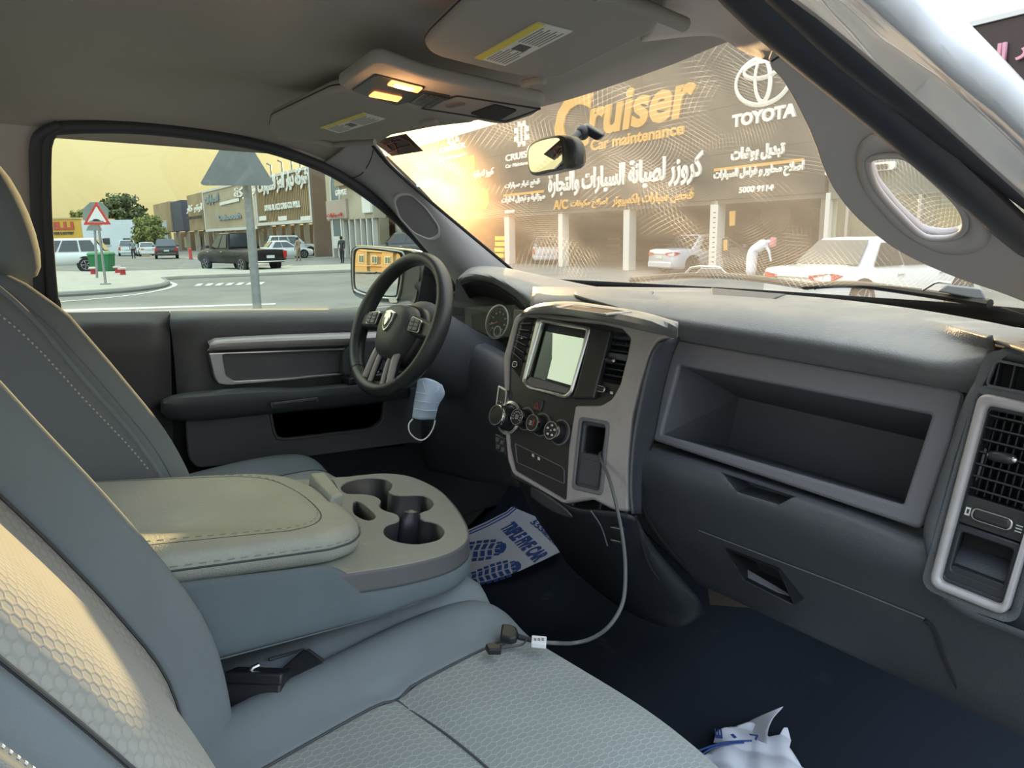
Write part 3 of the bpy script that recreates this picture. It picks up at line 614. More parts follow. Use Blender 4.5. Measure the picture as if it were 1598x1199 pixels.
O('latch_lever', [P(1158, 903, y=-.024), P(1236, 943, y=-.024), P(1232, 927, y=-.008), P(1166, 888, y=-.008), P(1158, 905, y=-.018), P(1236, 945, y=-.018), P(1232, 930, y=-.002), P(1166, 893, y=-.002)], BF, plas_bin, dash, bevel=.001)
# seams of the glove box door
def seam(nm, pts, r=.0016, m=blkm, par=dash): return tube(nm, cat_rom(pts, 40), r, m, par, n=6)
seam('door_gap', [P(*p[:2], y=p[2]) for p in ((1001, 780, -.046), (1010, 808, -.030), (1040, 852, -.006), (1085, 900, .05))], .003)
seam('door_gap', [P(*p[:2], y=p[2]) for p in ((1443, 968, -.032), (1458, 985, -.024), (1472, 1025, -.004), (1490, 1065, .022), (1503, 1096, .065))], .0028)
seam('upper_gap', [P(*p[:2], y=p[2]) for p in ((1090, 828, -.034), (1200, 870, -.034), (1320, 916, -.033), (1443, 966, -.032))], .0009, plas_bin)
# outer end of the dash, carrying the passenger vent
VP = Plane((.70, -.055, .66), (1, .0, 0), (0, .035, .20))
eo = VP.px([(1505, 618), (1522, 590), (1552, 548), (1590, 528), (1700, 560), (1760, 700), (1760, 1060), (1598, 1000), (1500, 962), (1455, 925), (1436, 830)])
vi = VP.px([(1536, 617), (1662, 645), (1574, 955), (1458, 908)])
vi2 = VP.px([(1556, 562), (1680, 588), (1672, 628), (1540, 602)])
plate('outer_end_panel', VP, rc(eo, .02), plas, dash, h=.006, t=.07, holes=[rc(vi, .006), rc(vi2, .006)], bevel=.012, bres=4)
frame('small_vent_bezel', VP, rc(vi2, .006), rc(inset(vi2, .93), .005), plas, dash, h=.010, t=.008, bevel=.002)
plate('small_vent_back', VP, vi2, blkm, dash, h=-.018, t=.002)
for k in range(5):
    a = VP.px([(1562+k*24, 564+k*5), (1552+k*24, 606+k*5)])
    pquad('small_vent_slat', VP, [(a[1][0]-.001, a[1][1]), (a[1][0]+.001, a[1][1]), (a[0][0]+.001, a[0][1]), (a[0][0]-.001, a[0][1])], -.012, .004, satin if k == 2 else vent_m, dash, bevel=.0004)
vo_ = VP.px([(1532, 612), (1668, 642), (1574, 961), (1453, 912)]); vin = VP.px([(1545, 633), (1655, 657), (1567, 943), (1471, 905)])
frame('outer_vent_trim', VP, rc(vo_, .014), rc(vin, .007), silver, dash, h=.014, t=.02, bevel=.005, bres=4)
frame('outer_vent_inner_frame', VP, rc(inset(vin, 1.03), .006), rc(inset(vin, .955), .005), vent_m, dash, h=.004, t=.02, bevel=.002)
plate('outer_vent_back', VP, inset(vin, 1.05), blkm, dash, h=-.04, t=.003)
def lin(a, b, t): return (a[0]+(b[0]-a[0])*t, a[1]+(b[1]-a[1])*t)
TL, TR, BRr, BL = vin
def slats(pl, TL, TR, BR, BL, t0, t1, n, m, par, nm, dp=.02, h=.001, th=.0012, tiltd=.003):
    for k in range(n):
        t = t0+(t1-t0)*k/(n-1); a = lin(TL, BL, t); b = lin(TR, BR, t)
        V = [pl.to3(a[0], a[1]-th, h), pl.to3(b[0], b[1]-th, h), pl.to3(b[0], b[1]-th-tiltd, h-dp), pl.to3(a[0], a[1]-th-tiltd, h-dp),
             pl.to3(a[0], a[1]+th, h), pl.to3(b[0], b[1]+th, h), pl.to3(b[0], b[1]+th-tiltd, h-dp), pl.to3(a[0], a[1]+th-tiltd, h-dp)]
        O(nm, V, BF, m, par, bevel=.0004)
slats(VP, TL, TR, BRr, BL, .05, .455, 7, vent_m, dash, 'vent_slat', dp=.018)
for k in range(8):
    s = .08+.84*k/7; a = lin(lin(TL, TR, s), lin(BL, BRr, s), .02); b = lin(lin(TL, TR, s), lin(BL, BRr, s), .5)
    pquad('vent_vane', VP, [(b[0]-.0008, b[1]), (b[0]+.0008, b[1]), (a[0]+.0008, a[1]), (a[0]-.0008, a[1])], -.038, -.020, mat('vane_grey', (.035, .037, .045), .4), dash, bevel=0)
def vent_knob(pl, px, py, w, r, par):
    c = pl.uv(px, py); lathe('vent_tab', [(r*.3, -w/2), (r*.8, -w/2+r*.4), (r, -w*.2), (r, w*.2), (r*.8, w/2-r*.4), (r*.3, w/2)], Matrix.Translation(pl.to3(*c, .006)) @ Matrix(((pl.e1[0], pl.e2[0], pl.n[0], 0), (pl.e1[1], pl.e2[1], pl.n[1], 0), (pl.e1[2], pl.e2[2], pl.n[2], 0), (0, 0, 0, 1))) @ Matrix.Rotation(PI/2, 4, 'Y'), blkg, par, n=14)
    ball('tab_highlight', pl.to3(c[0]+w*.42, c[1], .008), r*.62, satin, par, n=10); ball('tab_highlight', pl.to3(c[0]-w*.42, c[1], .008), r*.4, satin, par, n=8)
vent_knob(VP, 1566, 714, .030, .0065, dash)
def vq(t0, t1, s0, s1): return [lin(lin(TL, BL, t), lin(TR, BRr, t), s) for t, s in ((t1, s0), (t1, s1), (t0, s1), (t0, s0))]
plate('thumbwheel_panel', VP, vq(.50, .66, .0, 1), blkg, dash, h=.0, t=.012, bevel=.001)
wq = vq(.555, .615, .20, .78)
plate('thumbwheel', VP, rc(wq, .006), blk, dash, h=.008, t=.014, bevel=.003)
frame('thumbwheel_ring', VP, rc(inset(wq, 1.1), .008), rc(inset(wq, .93), .006), satin, dash, h=.006, t=.004, bevel=.001)
for k in range(3):
    q = vq(.575+k*.016, .580+k*.016, .84, .94); pquad('airflow_mark', VP, q, .0, .0012, white_m, dash, bevel=0)
frame('airflow_closed_mark', VP, vq(.565, .61, .06, .14), vq(.575, .60, .08, .12), white_m, dash, h=.001, t=.001, bevel=0)
frame('cubby_frame', VP, vq(.665, .995, .0, 1), rc(vq(.705, .93, .09, .91), .004), vent_m, dash, h=.002, t=.01, bevel=.002)
cf = to3(VP, vq(.70, .94, .08, .92), -.002); cbk = [p+np.array((-.01, .07, -.0)) for p in cf]
O('cubby_lining', cf+cbk, [(0, 4, 5, 1), (1, 5, 6, 2), (2, 6, 7, 3), (3, 7, 4, 0), (4, 7, 6, 5)], blk, dash, smooth=False, solid=.001)
pquad('cubby_lip', VP, vq(.90, .955, .08, .92), -.02, .001, vent_m, dash, bevel=.001)
# raised lettering patch on the pad
ab = Plane(P(1456, 578, y=-.006), (1, 0, 0), (0, .02, .05)); aq = ab.px([(1443, 571), (1472, 577), (1470, 585), (1441, 579)])
text('airbag_lettering', 'SRS AIR', ab.mat(*aq[3], .0), .027, .0038, blkm, dash, ext=.001, bold=.02)
text('airbag_lettering', 'BAG', ab.mat(aq[3][0]+.003, aq[3][1]+.0048, .0), .02, .0034, blkm, dash, ext=.001, bold=.02)
# ------------------------------------------------------------------ centre stack
S = Plane((0, -.085, .70), (1, 0, 0), (0, .316, .949))
# top lid of the stack
T0 = [P(*p, z=v) for p, v in (((822, 483), .848), ((849, 474), .862), ((893, 472), .864), ((940, 478), .863), ((1001, 488), .861), ((1058, 504), .852))]
T1 = [P(*p, z=v) for p, v in (((815, 489), .848), ((846, 481), .858), ((890, 483), .859), ((945, 493), .858), ((1000, 503), .855), ((1058, 512), .846))]
T2 = to3(S, S.px([(811, 494), (832, 489), (885, 492), (948, 503), (1000, 515), (1057, 527)], .004), .004)
T2[-1] = P(1057, 527, y=-.05)
loft('stack_lid', [T0, T1, T2], mat('dusty_lid_plastic', (.27, .265, .25), .5, bump=.15, bscale=420, dirt=(.42, .39, .33), dscale=14, dth=(.45, .7)), dash, nu=40, nv=12, solid=.003)
tr = Plane(P(925, 486, z=.862), (1, 0, 0), (0, 1, .03)); tq = tr.px([(866, 481), (893, 476), (986, 488), (946, 492)])
frame('tray_rim', tr, tq, inset(tq, .86), silver, dash, h=.002, t=.003, bevel=.001)
plate('tray_mat', tr, inset(tq, .88), blkm, dash, h=.001, t=.002)
for a in ((905, 481), (925, 484), (945, 486)): pass
# silver frame around the stack, left and right limbs as one plate with the big opening
fo = S.px([(808, 497), (815, 491), (832, 488), (950, 502), (1000, 512), (1052, 524), (1030, 536), (1020, 552), (1005, 600), (992, 650), (986, 720), (986, 800), (962, 797), (930, 780), (885, 787), (806, 742), (797, 720), (792, 640), (790, 560)])
fi = S.px([(812, 505), (822, 496), (945, 508), (975, 515), (989, 530), (985, 552), (972, 603), (960, 624), (943, 634), (903, 634), (892, 700), (888, 782), (808, 735), (800, 700), (796, 640), (799, 560)])
plate('silver_stack_frame', S, rc(fo, .008), silver, dash, h=.010, t=.014, holes=[rc(fi, .006), rc(S.px([(912, 655), (955, 662), (944, 772), (900, 761)]), .008)], bevel=.005, bres=4)
# dark flank between stack and bin
fl = [[P(*p[:2], y=p[2]) for p in q] for q in (
    ((1028, 536, -.072), (1014, 560, -.078), (1000, 620, -.10), (988, 690, -.12), (984, 760, -.14), (987, 802, -.15)),
    ((1045, 529, -.045), (1030, 560, -.05), (1014, 620, -.065), (1000, 680, -.075), (990, 740, -.09), (990, 802, -.11)),
    ((1060, 528, .0), (1047, 560, -.01), (1032, 620, -.02), (1020, 685, -.03), (1004, 735, -.05), (1000, 802, -.07)))]
loft('stack_flank', fl, plas_lo, dash, nu=30, nv=10, solid=.004)
# black inner panel
bp_ = S.px([(804, 484), (960, 494), (1000, 515), (975, 640), (910, 650), (896, 790), (800, 745), (792, 640)])
scr_hole = S.px([(841, 499), (917, 513), (893, 612), (816, 597)])
lv = S.px([(815, 500), (836, 497), (819, 575), (808, 592), (799, 580), (797, 566)]); 
lv = S.px([(817, 500), (838, 497), (812, 588), (803, 583), (797, 568), (801, 545)])
rvh = S.px([(948, 517), (978, 521), (986, 532), (983, 548), (972, 596), (960, 619), (922, 622), (919, 615)])
plate('black_stack_panel', S, bp_, blkg, dash, h=.004, t=.006, holes=[scr_hole, rvh], bevel=.001)
plate('vent_backing', S, bp_, blkm, dash, h=-.05, t=.003)
# display
so2 = S.px([(838, 494), (922, 511), (917, 530), (893, 612), (884, 622), (872, 621), (821, 605), (813, 597)], .012)
si2 = S.px([(845, 503), (914, 515), (911, 528), (888, 609), (881, 616), (826, 603), (819, 594)], .012)
frame('chrome_display_bezel', S, rc(so2, .006), rc(si2, .005), satin, dash, h=.013, t=.014, bevel=.004)
pq = S.px([(922, 511), (953, 516), (926, 622), (892, 622), (900, 600)], .012)
plate('display_pillar', S, rc(pq, .003), blkg, dash, h=.012, t=.012, bevel=.003)
plate('radio_face', S, S.px([(842, 498), (918, 512), (892, 618), (815, 604)], -.004), blk, dash, h=-.004, t=.01)
dq = S.px([(853, 518), (914, 529), (892, 605), (834, 588)], .0)
plate('display_screen', S, dq, mat('screen_painted_reflection', (.30, .36, .28), .12, spec=.8, emit=(.40, .48, .34), estr=.75), dash, h=.0, t=.003)  # emission paints the pale sky reflected in the screen
plate('screen_shadow_border', S, S.px([(833, 588.5), (852, 517), (862, 520), (861, 560), (853, 593)], .001), mat('screen_dark', (.05, .06, .05), .15, emit=(.05, .065, .05), estr=.5), dash, h=.0015, t=.001)
plate('screen_status_bar', S, S.px([(851, 590), (893, 602), (892, 606), (850, 594)], .001), mat('screen_bar', (.04, .05, .04), .2), dash, h=.0015, t=.001)
pquad('radio_shelf', S, S.px([(832, 589), (893, 607), (889, 617), (820, 602)], .0), -.002, .009, plas_bin, dash, bevel=.002)
# left vent
A = S.px([(820, 500), (837, 497), (813, 590), (799, 571)])
plate('left_vent_well', S, [A[0], A[1], A[2], A[3]], blkm, dash, h=.0045, t=.002)
slats(S, (A[0][0], A[0][1]), (A[1][0], A[1][1]), (A[2][0], A[2][1]), (A[3][0], A[3][1]), .1, .72, 6, vent_m, dash, 'vent_slat', dp=.004, h=.009)
for t in (.1, .224, .348, .472, .596, .72):
    a = lin(A[0], A[3], t); b = lin(A[1], A[2], t)
    tube('slat_edge', [S.to3(a[0], a[1], .010), S.to3(b[0], b[1], .010)], .0009, mat('slat_edge_grey', (.16, .17, .18), .4), dash, n=6)
vent_knob(S, 815.5, 529, .016, .0045, dash)
def wheelset(pl, px, py, w, hh, par):
    c = pl.uv(px, py); q = [(c[0]-w/2, c[1]-hh/2), (c[0]+w/2, c[1]-hh/2), (c[0]+w/2, c[1]+hh/2), (c[0]-w/2, c[1]+hh/2)]
    plate('thumbwheel', pl, rc(q, hh*.4), blk, par, h=.010, t=.012, bevel=.003); frame('thumbwheel_ring', pl, rc(inset(q, 1.15), hh*.5), rc(inset(q, .93), hh*.4), satin, par, h=.009, t=.003, bevel=.001)
wheelset(S, 808, 570, .012, .010, dash)
# right vent
B4 = S.px([(945, 519), (986, 523), (972, 594), (924, 585)])
slats(S, B4[0], B4[1], B4[2], B4[3], .10, .93, 7, vent_m, dash, 'vent_slat', dp=.016, h=-.002)
for k in range(6):
    s = .1+.8*k/5; a = lin(B4[0], B4[1], s); b = lin(B4[3], B4[2], s)
    pquad('vent_vane', S, [(b[0]-.0008, b[1]), (b[0]+.0008, b[1]), (a[0]+.0008, a[1]), (a[0]-.0008, a[1])], -.038, -.020, mat('vane_grey', (.035, .037, .045), .4), dash, bevel=0)
c0 = S.px([(940, 548), (981, 554), (977, 564), (937, 557)]); plate('vent_crossbar', S, c0, plas, dash, h=.001, t=.006, bevel=.002)
vent_knob(S, 956, 564, .022, .006, dash)
plate('thumbwheel_panel', S, rc(S.px([(924, 592), (970, 601), (958, 622), (920, 621)]), .003), blkg, dash, h=-.001, t=.006, bevel=.001)
wheelset(S, 940, 608, .022, .009, dash)
for a, b in ((926, 605), (955, 614)): pquad('airflow_mark', S, S.px([(a-2, b+1), (a+2, b+2), (a+2, b-2), (a-2, b-3)]), .0, .0015, white_m, dash, bevel=0)
# right pocket with open top and a blank lower panel
po = S.px([(912, 655), (955, 662), (944, 772), (900, 761)]); pi = S.px([(917, 664), (948, 669), (941, 712), (912, 706)])
frame('pocket_surround', S, rc(po, .008), rc(pi, .004), plas_lo, dash, h=.006, t=.012, bevel=.003)
pf = to3(S, pi, 0.0); pb = [p+np.array((-.005, .06, -.01)) for p in pf]
O('pocket_lining', pf+pb, [(0, 4, 5, 1), (1, 5, 6, 2), (2, 6, 7, 3), (3, 7, 4, 0), (4, 7, 6, 5)], blkm, dash, smooth=False, solid=.001)
frame('pocket_rim', S, rc(S.px([(910, 652), (957, 660), (946, 775), (898, 764)]), .009), rc(S.px([(914, 658), (952, 665), (942, 768), (903, 758)]), .007), plas_bin, dash, h=.012, t=.004, bevel=.0015)
plate('pocket_blank', S, rc(S.px([(912, 716), (942, 723), (937, 762), (906, 754)]), .004), plas_lo, dash, h=.008, t=.003, bevel=.001)
# knobs
def basis(pl, p, tilt=0): return Matrix(((pl.e1[0], pl.e2[0], pl.n[0], p[0]), (pl.e1[1], pl.e2[1], pl.n[1], p[1]), (pl.e1[2], pl.e2[2], pl.n[2], p[2]), (0, 0, 0, 1)))
icon = mat('icon_white', (.7, .7, .7), .5)
for px, py, r, kd in ((807, 650, .0165, 'a'), (831, 659, .0165, 'b'), (860, 671, .0175, 'c')):
    c = S.uv(px, py, .028); M = basis(S, S.to3(c[0]+.002, c[1]-.001, .004))
    kb = lathe('control_knob', [(r*1.22, 0), (r*1.22, .004), (r*1.04, .006), (r*.96, .024), (r*.9, .026), (r*.5, .0262)], M, blk, dash, n=32)
    lathe('chrome_ring', [(r*.97, .020), (r*1.0, .0235), (r*.93, .0275), (r*.84, .0275), (r*.84, .022)], M, chrome, kb, n=32)
    lathe('knob_seat_ring', [(r*1.34, -.001), (r*1.34, .003), (r*1.2, .004), (r*1.2, 0)], M, plas_bin, kb, n=32)
    if kd == 'a':
        for t in np.linspace(-.5, 3.6, 9): ball('knob_mark', tuple(M @ Vector((r*.6*math.cos(t), r*.6*math.sin(t), .0266))), .0011, icon, kb, n=6)
        for t in (-.003, .0, .003): pquad('knob_icon', Plane(tuple(M @ Vector((0, 0, .0264))), S.e1, S.e2), [(-.004, t-.0006), (.004, t-.0006), (.004, t+.0006), (-.004, t+.0006)], 0, .0006, icon, kb, bevel=0)
    elif kd == 'b':
        pl2 = Plane(tuple(M @ Vector((0, 0, .0264))), S.e1, S.e2)
        pquad('knob_mark', pl2, [(.002, -.006), (.0045, -.006), (.0045, .006), (.002, .006)], 0, .0006, mat('icon_red', (.5, .05, .03), .5), kb, bevel=0)
        for t in (-.004, -.001, .002): pquad('knob_icon', pl2, [(-.007, t-.0006), (-.001, t-.0006), (-.001, t+.0006), (-.007, t+.0006)], 0, .0006, icon, kb, bevel=0)
    else:
        for t in range(5): ball('knob_icon', tuple(M @ Vector((r*.52*math.cos(t*1.256+.3), r*.52*math.sin(t*1.256+.3), .0264))), (.0028, .0022, .0022), icon, kb, n=8)
        ball('knob_icon', tuple(M @ Vector((0, 0, .0264))), .0016, icon, kb, n=8)
# gear selector dial with its letter window
c = S.uv(775, 648, .035); M = basis(S, S.to3(c[0]+.006, c[1], .004))
kb = lathe('gear_selector_dial', [(.026, 0), (.026, .006), (.022, .010), (.0205, .034), (.019, .037), (.012, .0375)], M, blk, dash, n=36)
lathe('chrome_ring', [(.0207, .031), (.0215, .0345), (.0195, .0385), (.0175, .0385), (.0175, .033)], M, chrome, kb, n=36)
lathe('selector_base_ring', [(.033, 0), (.033, .005), (.028, .007), (.027, .002)], M, satin, kb, n=36)
gw = S.px([(784, 603), (798, 611), (794, 641), (780, 634)]); frame('gear_window_frame', S, rc(gw, .003), rc(inset(gw, .8), .002), satin, dash, h=.012, t=.008, bevel=.001)
plate('gear_window', S, inset(gw, .85), blkg, dash, h=.009, t=.006)
for k, ch in enumerate('PRND'):
    q = lin(gw[3], gw[2], .12+.2*k); text('gear_letter', ch, S.mat(q[0], q[1]+.008, .009), .0022, .0032, icon, dash, ext=.0004)
lb = S.px([(778, 678), (794, 686), (796, 712), (779, 704)]); plate('mode_button_panel', S, rc(lb, .003), blkg, dash, h=.010, t=.008, bevel=.001)
for k, (a, b) in enumerate(((783, 688), (790, 692), (784, 699), (791, 703))): q = S.uv(a, b); plate('mode_button', S, rc([(q[0]-.004, q[1]-.004), (q[0]+.004, q[1]-.004), (q[0]+.004, q[1]+.004), (q[0]-.004, q[1]+.004)], .001), plas, dash, h=.013, t=.004, bevel=.001)
# hazard triangle, closed door below the knobs
hz = S.uv(842, 634); tri = [(hz[0]-.007, hz[1]-.006), (hz[0]+.007, hz[1]-.006), (hz[0], hz[1]+.008)]
plate('hazard_button', S, rc([(hz[0]-.013, hz[1]-.010), (hz[0]+.013, hz[1]-.010), (hz[0]+.013, hz[1]+.012), (hz[0]-.013, hz[1]+.012)], .003), blkg, dash, h=.007, t=.004, bevel=.001)
frame('hazard_triangle', S, tri, inset(tri, .55), mat('hazard_red', (.30, .03, .025), .4), dash, h=.008, t=.001, bevel=0)
dd = S.px([(806, 692), (880, 729), (884, 735), (884, 756), (809, 722)]); frame('storage_door_edge', S, rc(dd, .003), rc(inset(dd, .96), .003), plas_bin, dash, h=.0055, t=.003, bevel=.001)
plate('storage_door', S, rc(inset(dd, .955), .003), blk, dash, h=.005, t=.002, bevel=.0005)
for a, b in ((835, 711), (844, 716)): pquad('socket_icon', S, S.px([(a-1.5, b+2), (a+1.5, b+3.5), (a+1.5, b-1), (a-1.5, b-2.5)]), .005, .0058, icon, dash, bevel=0)
# lower fairing of the stack down to the tunnel
F0 = [P(*p[:2], y=p[2]) for p in ((800, 728, -.12), (808, 742, -.125), (850, 765, -.14), (895, 792, -.15), (940, 798, -.16), (988, 806, -.15), (998, 825, -.12))]
F1 = [P(*p[:2], y=p[2]) for p in ((812, 752, -.10), (822, 772, -.11), (862, 800, -.12), (905, 830, -.13), (955, 846, -.135), (1005, 855, -.12), (1025, 862, -.09))]
F2 = [P(*p[:2], y=p[2]) for p in ((828, 790, -.05), (842, 812, -.06), (880, 848, -.07), (925, 880, -.08), (975, 900, -.085), (1035, 905, -.07), (1060, 900, -.04))]
F3 = [P(*p[:2], y=p[2]) for p in ((850, 822, .02), (868, 850, .01), (905, 890, .0), (950, 925, -.02), (1000, 948, -.03), (1060, 950, -.02), (1090, 935, .0))]
F4 = [P(*p[:2], y=p[2]) for p in ((862, 838, .08), (882, 870, .06), (930, 915, .03), (975, 945, .0), (1020, 966, -.02), (1060, 972, -.01), (1095, 950, .02))]
F5 = [P(*p[:2], y=p[2]) for p in ((866, 842, .12), (888, 880, .10), (935, 922, .06), (985, 956, .02), (1030, 974, .0), (1062, 978, .01), (1100, 955, .05))]
loft('lower_stack_fairing', [F0, F1, F2, F3, F4, F5], mat('fairing_black', (.020, .023, .028), .5, bump=.25, bscale=420, kind='leather'), dash, nu=40, nv=36, solid=.005)
# the dusty grey tongue under the stack and the crease lines on the fairing
F1b = [P(*p[:2], y=p[2]-.012) for p in ((812, 748, -.11), (850, 770, -.13), (880, 792, -.14), (893, 806, -.14))]
F2b = [P(*p[:2], y=p[2]-.012) for p in ((822, 768, -.10), (845, 788, -.12), (870, 802, -.13), (893, 808, -.135))]
loft('fairing_tongue', [F1b, F2b], plas, dash, nu=12, nv=6, solid=.003)
seam('fairing_crease', [P(*p[:2], y=p[2]) for p in ((922, 797, -.168), (938, 822, -.155), (948, 852, -.14))], .0012, plas_bin)
for k in range(2):
    q = [P(955+dx, 822+dy+k*20, y=-.162+k*.012) for dx, dy in ((0, 0), (14, 3), (14, 9), (0, 6))]
    O('power_outlet', q+[p+np.array((0, .01, 0)) for p in q], BF, blkg, dash, bevel=.001)
    tube('outlet_edge', [q[0]+np.array((0, -.003, 0)), q[1]+np.array((0, -.003, 0))], .0008, satin, dash, n=6)
seam('flank_seam', [P(*p[:2], y=p[2]) for p in ((992, 806, -.158), (1000, 840, -.14), (1012, 880, -.11), (1028, 905, -.085))], .002, blkm)
# ------------------------------------------------------------------ instrument cluster
CL = Plane((-.42, .20, .76), (1, 0, 0), (0, .25, .97))
plate('cluster_face', CL, CL.px([(712, 436), (745, 430), (835, 470), (835, 600), (700, 540)], -.02), blkm, dash, h=-.02, t=.004)
plate('cluster_panel', CL, rc(CL.px([(735, 490), (815, 480), (812, 570), (735, 520)]), .01), mat('cluster_black', (.012, .013, .014), .9, spec=.1), dash, h=.0, t=.01, bevel=.002)
def dial(px, py, r, kk):
    c = CL.uv(px, py); M = basis(CL, CL.to3(c[0], c[1], .0))
    lathe('dial_face', [(r*.97, 0), (r*.97, .002), (.001, .002)], M, mat('dial_black', (.012, .013, .015), .95, spec=.05), dash, n=36)
    lathe('dial_ring', [(r, 0), (r*1.02, .008), (r*.93, .009), (r*.90, .003)], M, mat('dial_ring_silver', (.55, .50, .50), .35, metal=.5), dash, n=40, cap=False)
    for i in range(25):
        t = math.radians(225-i*270/24); a, b = r*.82, r*(.72 if i % 3 == 0 else .77)
        tube('dial_tick', [tuple(M @ Vector((a*math.cos(t), a*math.sin(t), .003))), tuple(M @ Vector((b*math.cos(t), b*math.sin(t), .003)))], .0006, icon, dash, n=4)
    for i in range(0, 9):
        t = math.radians(225-i*270/8); text('dial_number', str(i*kk), CL.mat(c[0]+r*.58*math.cos(t)-.003, c[1]+r*.58*math.sin(t)-.002, .003), .006, .0045, icon, dash, ext=.0003)
    t = math.radians(200); tube('needle', [CL.to3(*c, .006), CL.to3(c[0]+r*.7*math.cos(t), c[1]+r*.7*math.sin(t), .006)], .0014, mat('needle_red', (.7, .05, .05), .4), dash, n=6)
    M2 = basis(CL, CL.to3(c[0]+.004, c[1]-r*.55, .002)); lathe('inner_dial_ring', [(r*.32, 0), (r*.32, .003), (r*.28, .003), (r*.28, 0)], M2, icon, dash, n=24, cap=False)
dial(779, 503, .044, 20)
plate('cluster_lens', CL, rc(CL.px([(735, 482), (822, 478), (817, 575), (735, 522)]), .01), glassmat('clear_lens', (.93, .95, .95), .015), dash, h=.022, t=.002)
# cluster shroud lower lip, knee panel on the driver side
N0 = [P(*p[:2], y=p[2]) for p in ((690, 500, .16), (712, 513, .12), (745, 530, .10), (785, 550, .08), (812, 566, .06))]
N1 = [P(*p[:2], y=p[2]) for p in ((685, 515, .10), (708, 530, .07), (742, 546, .05), (782, 566, .03), (808, 582, .02))]
N2 = [P(*p[:2], y=p[2]) for p in ((680, 560, .07), (705, 572, .05), (740, 590, .03), (778, 605, .0), (800, 615, .0))]
N3 = [P(*p[:2], y=p[2]) for p in ((660, 640, .09), (700, 650, .07), (740, 660, .06), (778, 668, .03), (800, 675, .0))]
N4 = [P(*p[:2], y=p[2]) for p in ((660, 730, .20), (700, 740, .19), (740, 750, .18), (780, 755, .10), (810, 760, .0))]
loft('knee_panel', [N0, N1, N2, N3, N4], plas_lo, dash, nu=24, nv=30, solid=.005)
box('dash_core', (-.755, .22, .42), (.16, .42, .80), blkm, dash, bevel=.02)
box('dash_core', (.16, .26, .42), (.74, .40, .80), blkm, dash, bevel=.02)
# ================================================================== steering wheel and column
th_ = math.radians(25)
WC = np.array((-.475, -.10, .778)); WP = Plane(WC, (math.cos(.022), -math.sin(.022), 0), (0, math.sin(th_), math.cos(th_)))
col_ = thing('steering_column', 'black steering column shroud running from the wheel into the dashboard', 'steering column', tuple(WC))
rows = []
for d, rx, ry, dz in ((-.02, .055, .05, 0), (-.05, .085, .085, -.01), (-.11, .088, .088, -.02), (-.20, .092, .09, -.03), (-.34, .10, .09, -.03)):
    c = WP.to3(0, dz, d); rows.append([c+WP.e1*rx*math.copysign(abs(math.cos(a))**.8, math.cos(a))+WP.e2*ry*math.copysign(abs(math.sin(a))**.8, math.sin(a)) for a in np.linspace(0, 2*PI, 28, endpoint=False)])
V, Fc = grid_mesh(rows, True, True); O('shroud', V, Fc, plas_lo, col_)
lev = [WP.to3(-.06, .0, -.07), WP.to3(-.12, .005, -.065), WP.to3(-.19, .01, -.055)]
tube('signal_stalk', lev, [.007, .008, .010], blk, col_, n=10)
sw = thing('steering_wheel', 'black leather steering wheel with a silver double lower spoke and shield badge', 'steering wheel', tuple(WC))
Rw = .1635; wl = mat('wheel_leather', (.030, .033, .035), .38, bump=.25, bscale=500, kind='leather', var=.15)
rows = []
for a in np.linspace(0, 2*PI, 73)[:-1]:
    c = np.array((math.cos(a), math.sin(a))); f = 1+.0*a; rr = .0165+.002*(abs(math.cos(a))**6)
    cc = WP.to3(c[0]*Rw, c[1]*Rw*.985, 0)
    rad = WP.e1*c[0]+WP.e2*c[1]; rows.append([cc+rad*rr*math.cos(q)*.92+WP.n*rr*1.15*math.sin(q) for q in np.linspace(0, 2*PI, 18, endpoint=False)])
rows.append(rows[0]); V, Fc = grid_mesh(rows, True); O('rim', V, Fc, wl, sw)
for a in (20, 160, 232, 308):
    a = math.radians(a); c = np.array((math.cos(a), math.sin(a))); cc = WP.to3(c[0]*Rw, c[1]*Rw*.985, 0); rad = WP.e1*c[0]+WP.e2*c[1]
    tube('rim_seam', [cc+rad*.0163*math.cos(q)*.95+WP.n*.0192*math.sin(q) for q in np.linspace(0, 2*PI, 20, endpoint=False)], .0009, blkm, sw, n=6, closed=True)
HC = WP.to3(.008, -.018, -.014); WH = Plane(HC, WP.e1*1.0, WP.e2); K_ = .87
hub = [(a*.86, b*.86) for a, b in [(-.062, .052), (-.03, .070), (.03, .070), (.062, .052), (.075, .01), (.058, -.045), (.03, -.075), (-.03, -.075), (-.058, -.045), (-.075, .01)]]
hr = cat_rom(hub, 40, True)
rows = [[WH.to3(p[0]*s, p[1]*s, h) for p in hr] for s, h in ((.9, -.035), (1.05, -.02), (1.06, .0), (1.0, .022), (.90, .034), (.7, .041), (.4, .044), (.05, .045))]
V, Fc = grid_mesh(rows, True, True); hb = O('airbag_cover', V, Fc, mat('airbag_cover_grey', (.055, .060, .062), .45, bump=.25, bscale=500, kind='leather'), sw)
V = [[WH.to3(p[0]*s, p[1]*s, h) for p in hr] for s, h in ((1.10, -.03), (1.16, -.012), (1.08, .004))]
V, Fc = grid_mesh(V, True); O('hub_surround', V, Fc, blk, sw, solid=.002)
bd = [(-.015, .020), (0, .023), (.015, .020), (.015, .002), (.009, -.012), (0, -.020), (-.009, -.012), (-.015, .002)]
bd = [(a*1.2, b*1.2+.012) for a, b in bd]
bg_ = plate('badge', WH, rc(bd, .003), chrome, sw, h=.050, t=.006, bevel=.001, label='silver shield shaped badge')
plate('badge_field', WH, rc(inset(bd, .82), .002), blk, bg_, h=.0508, t=.002)
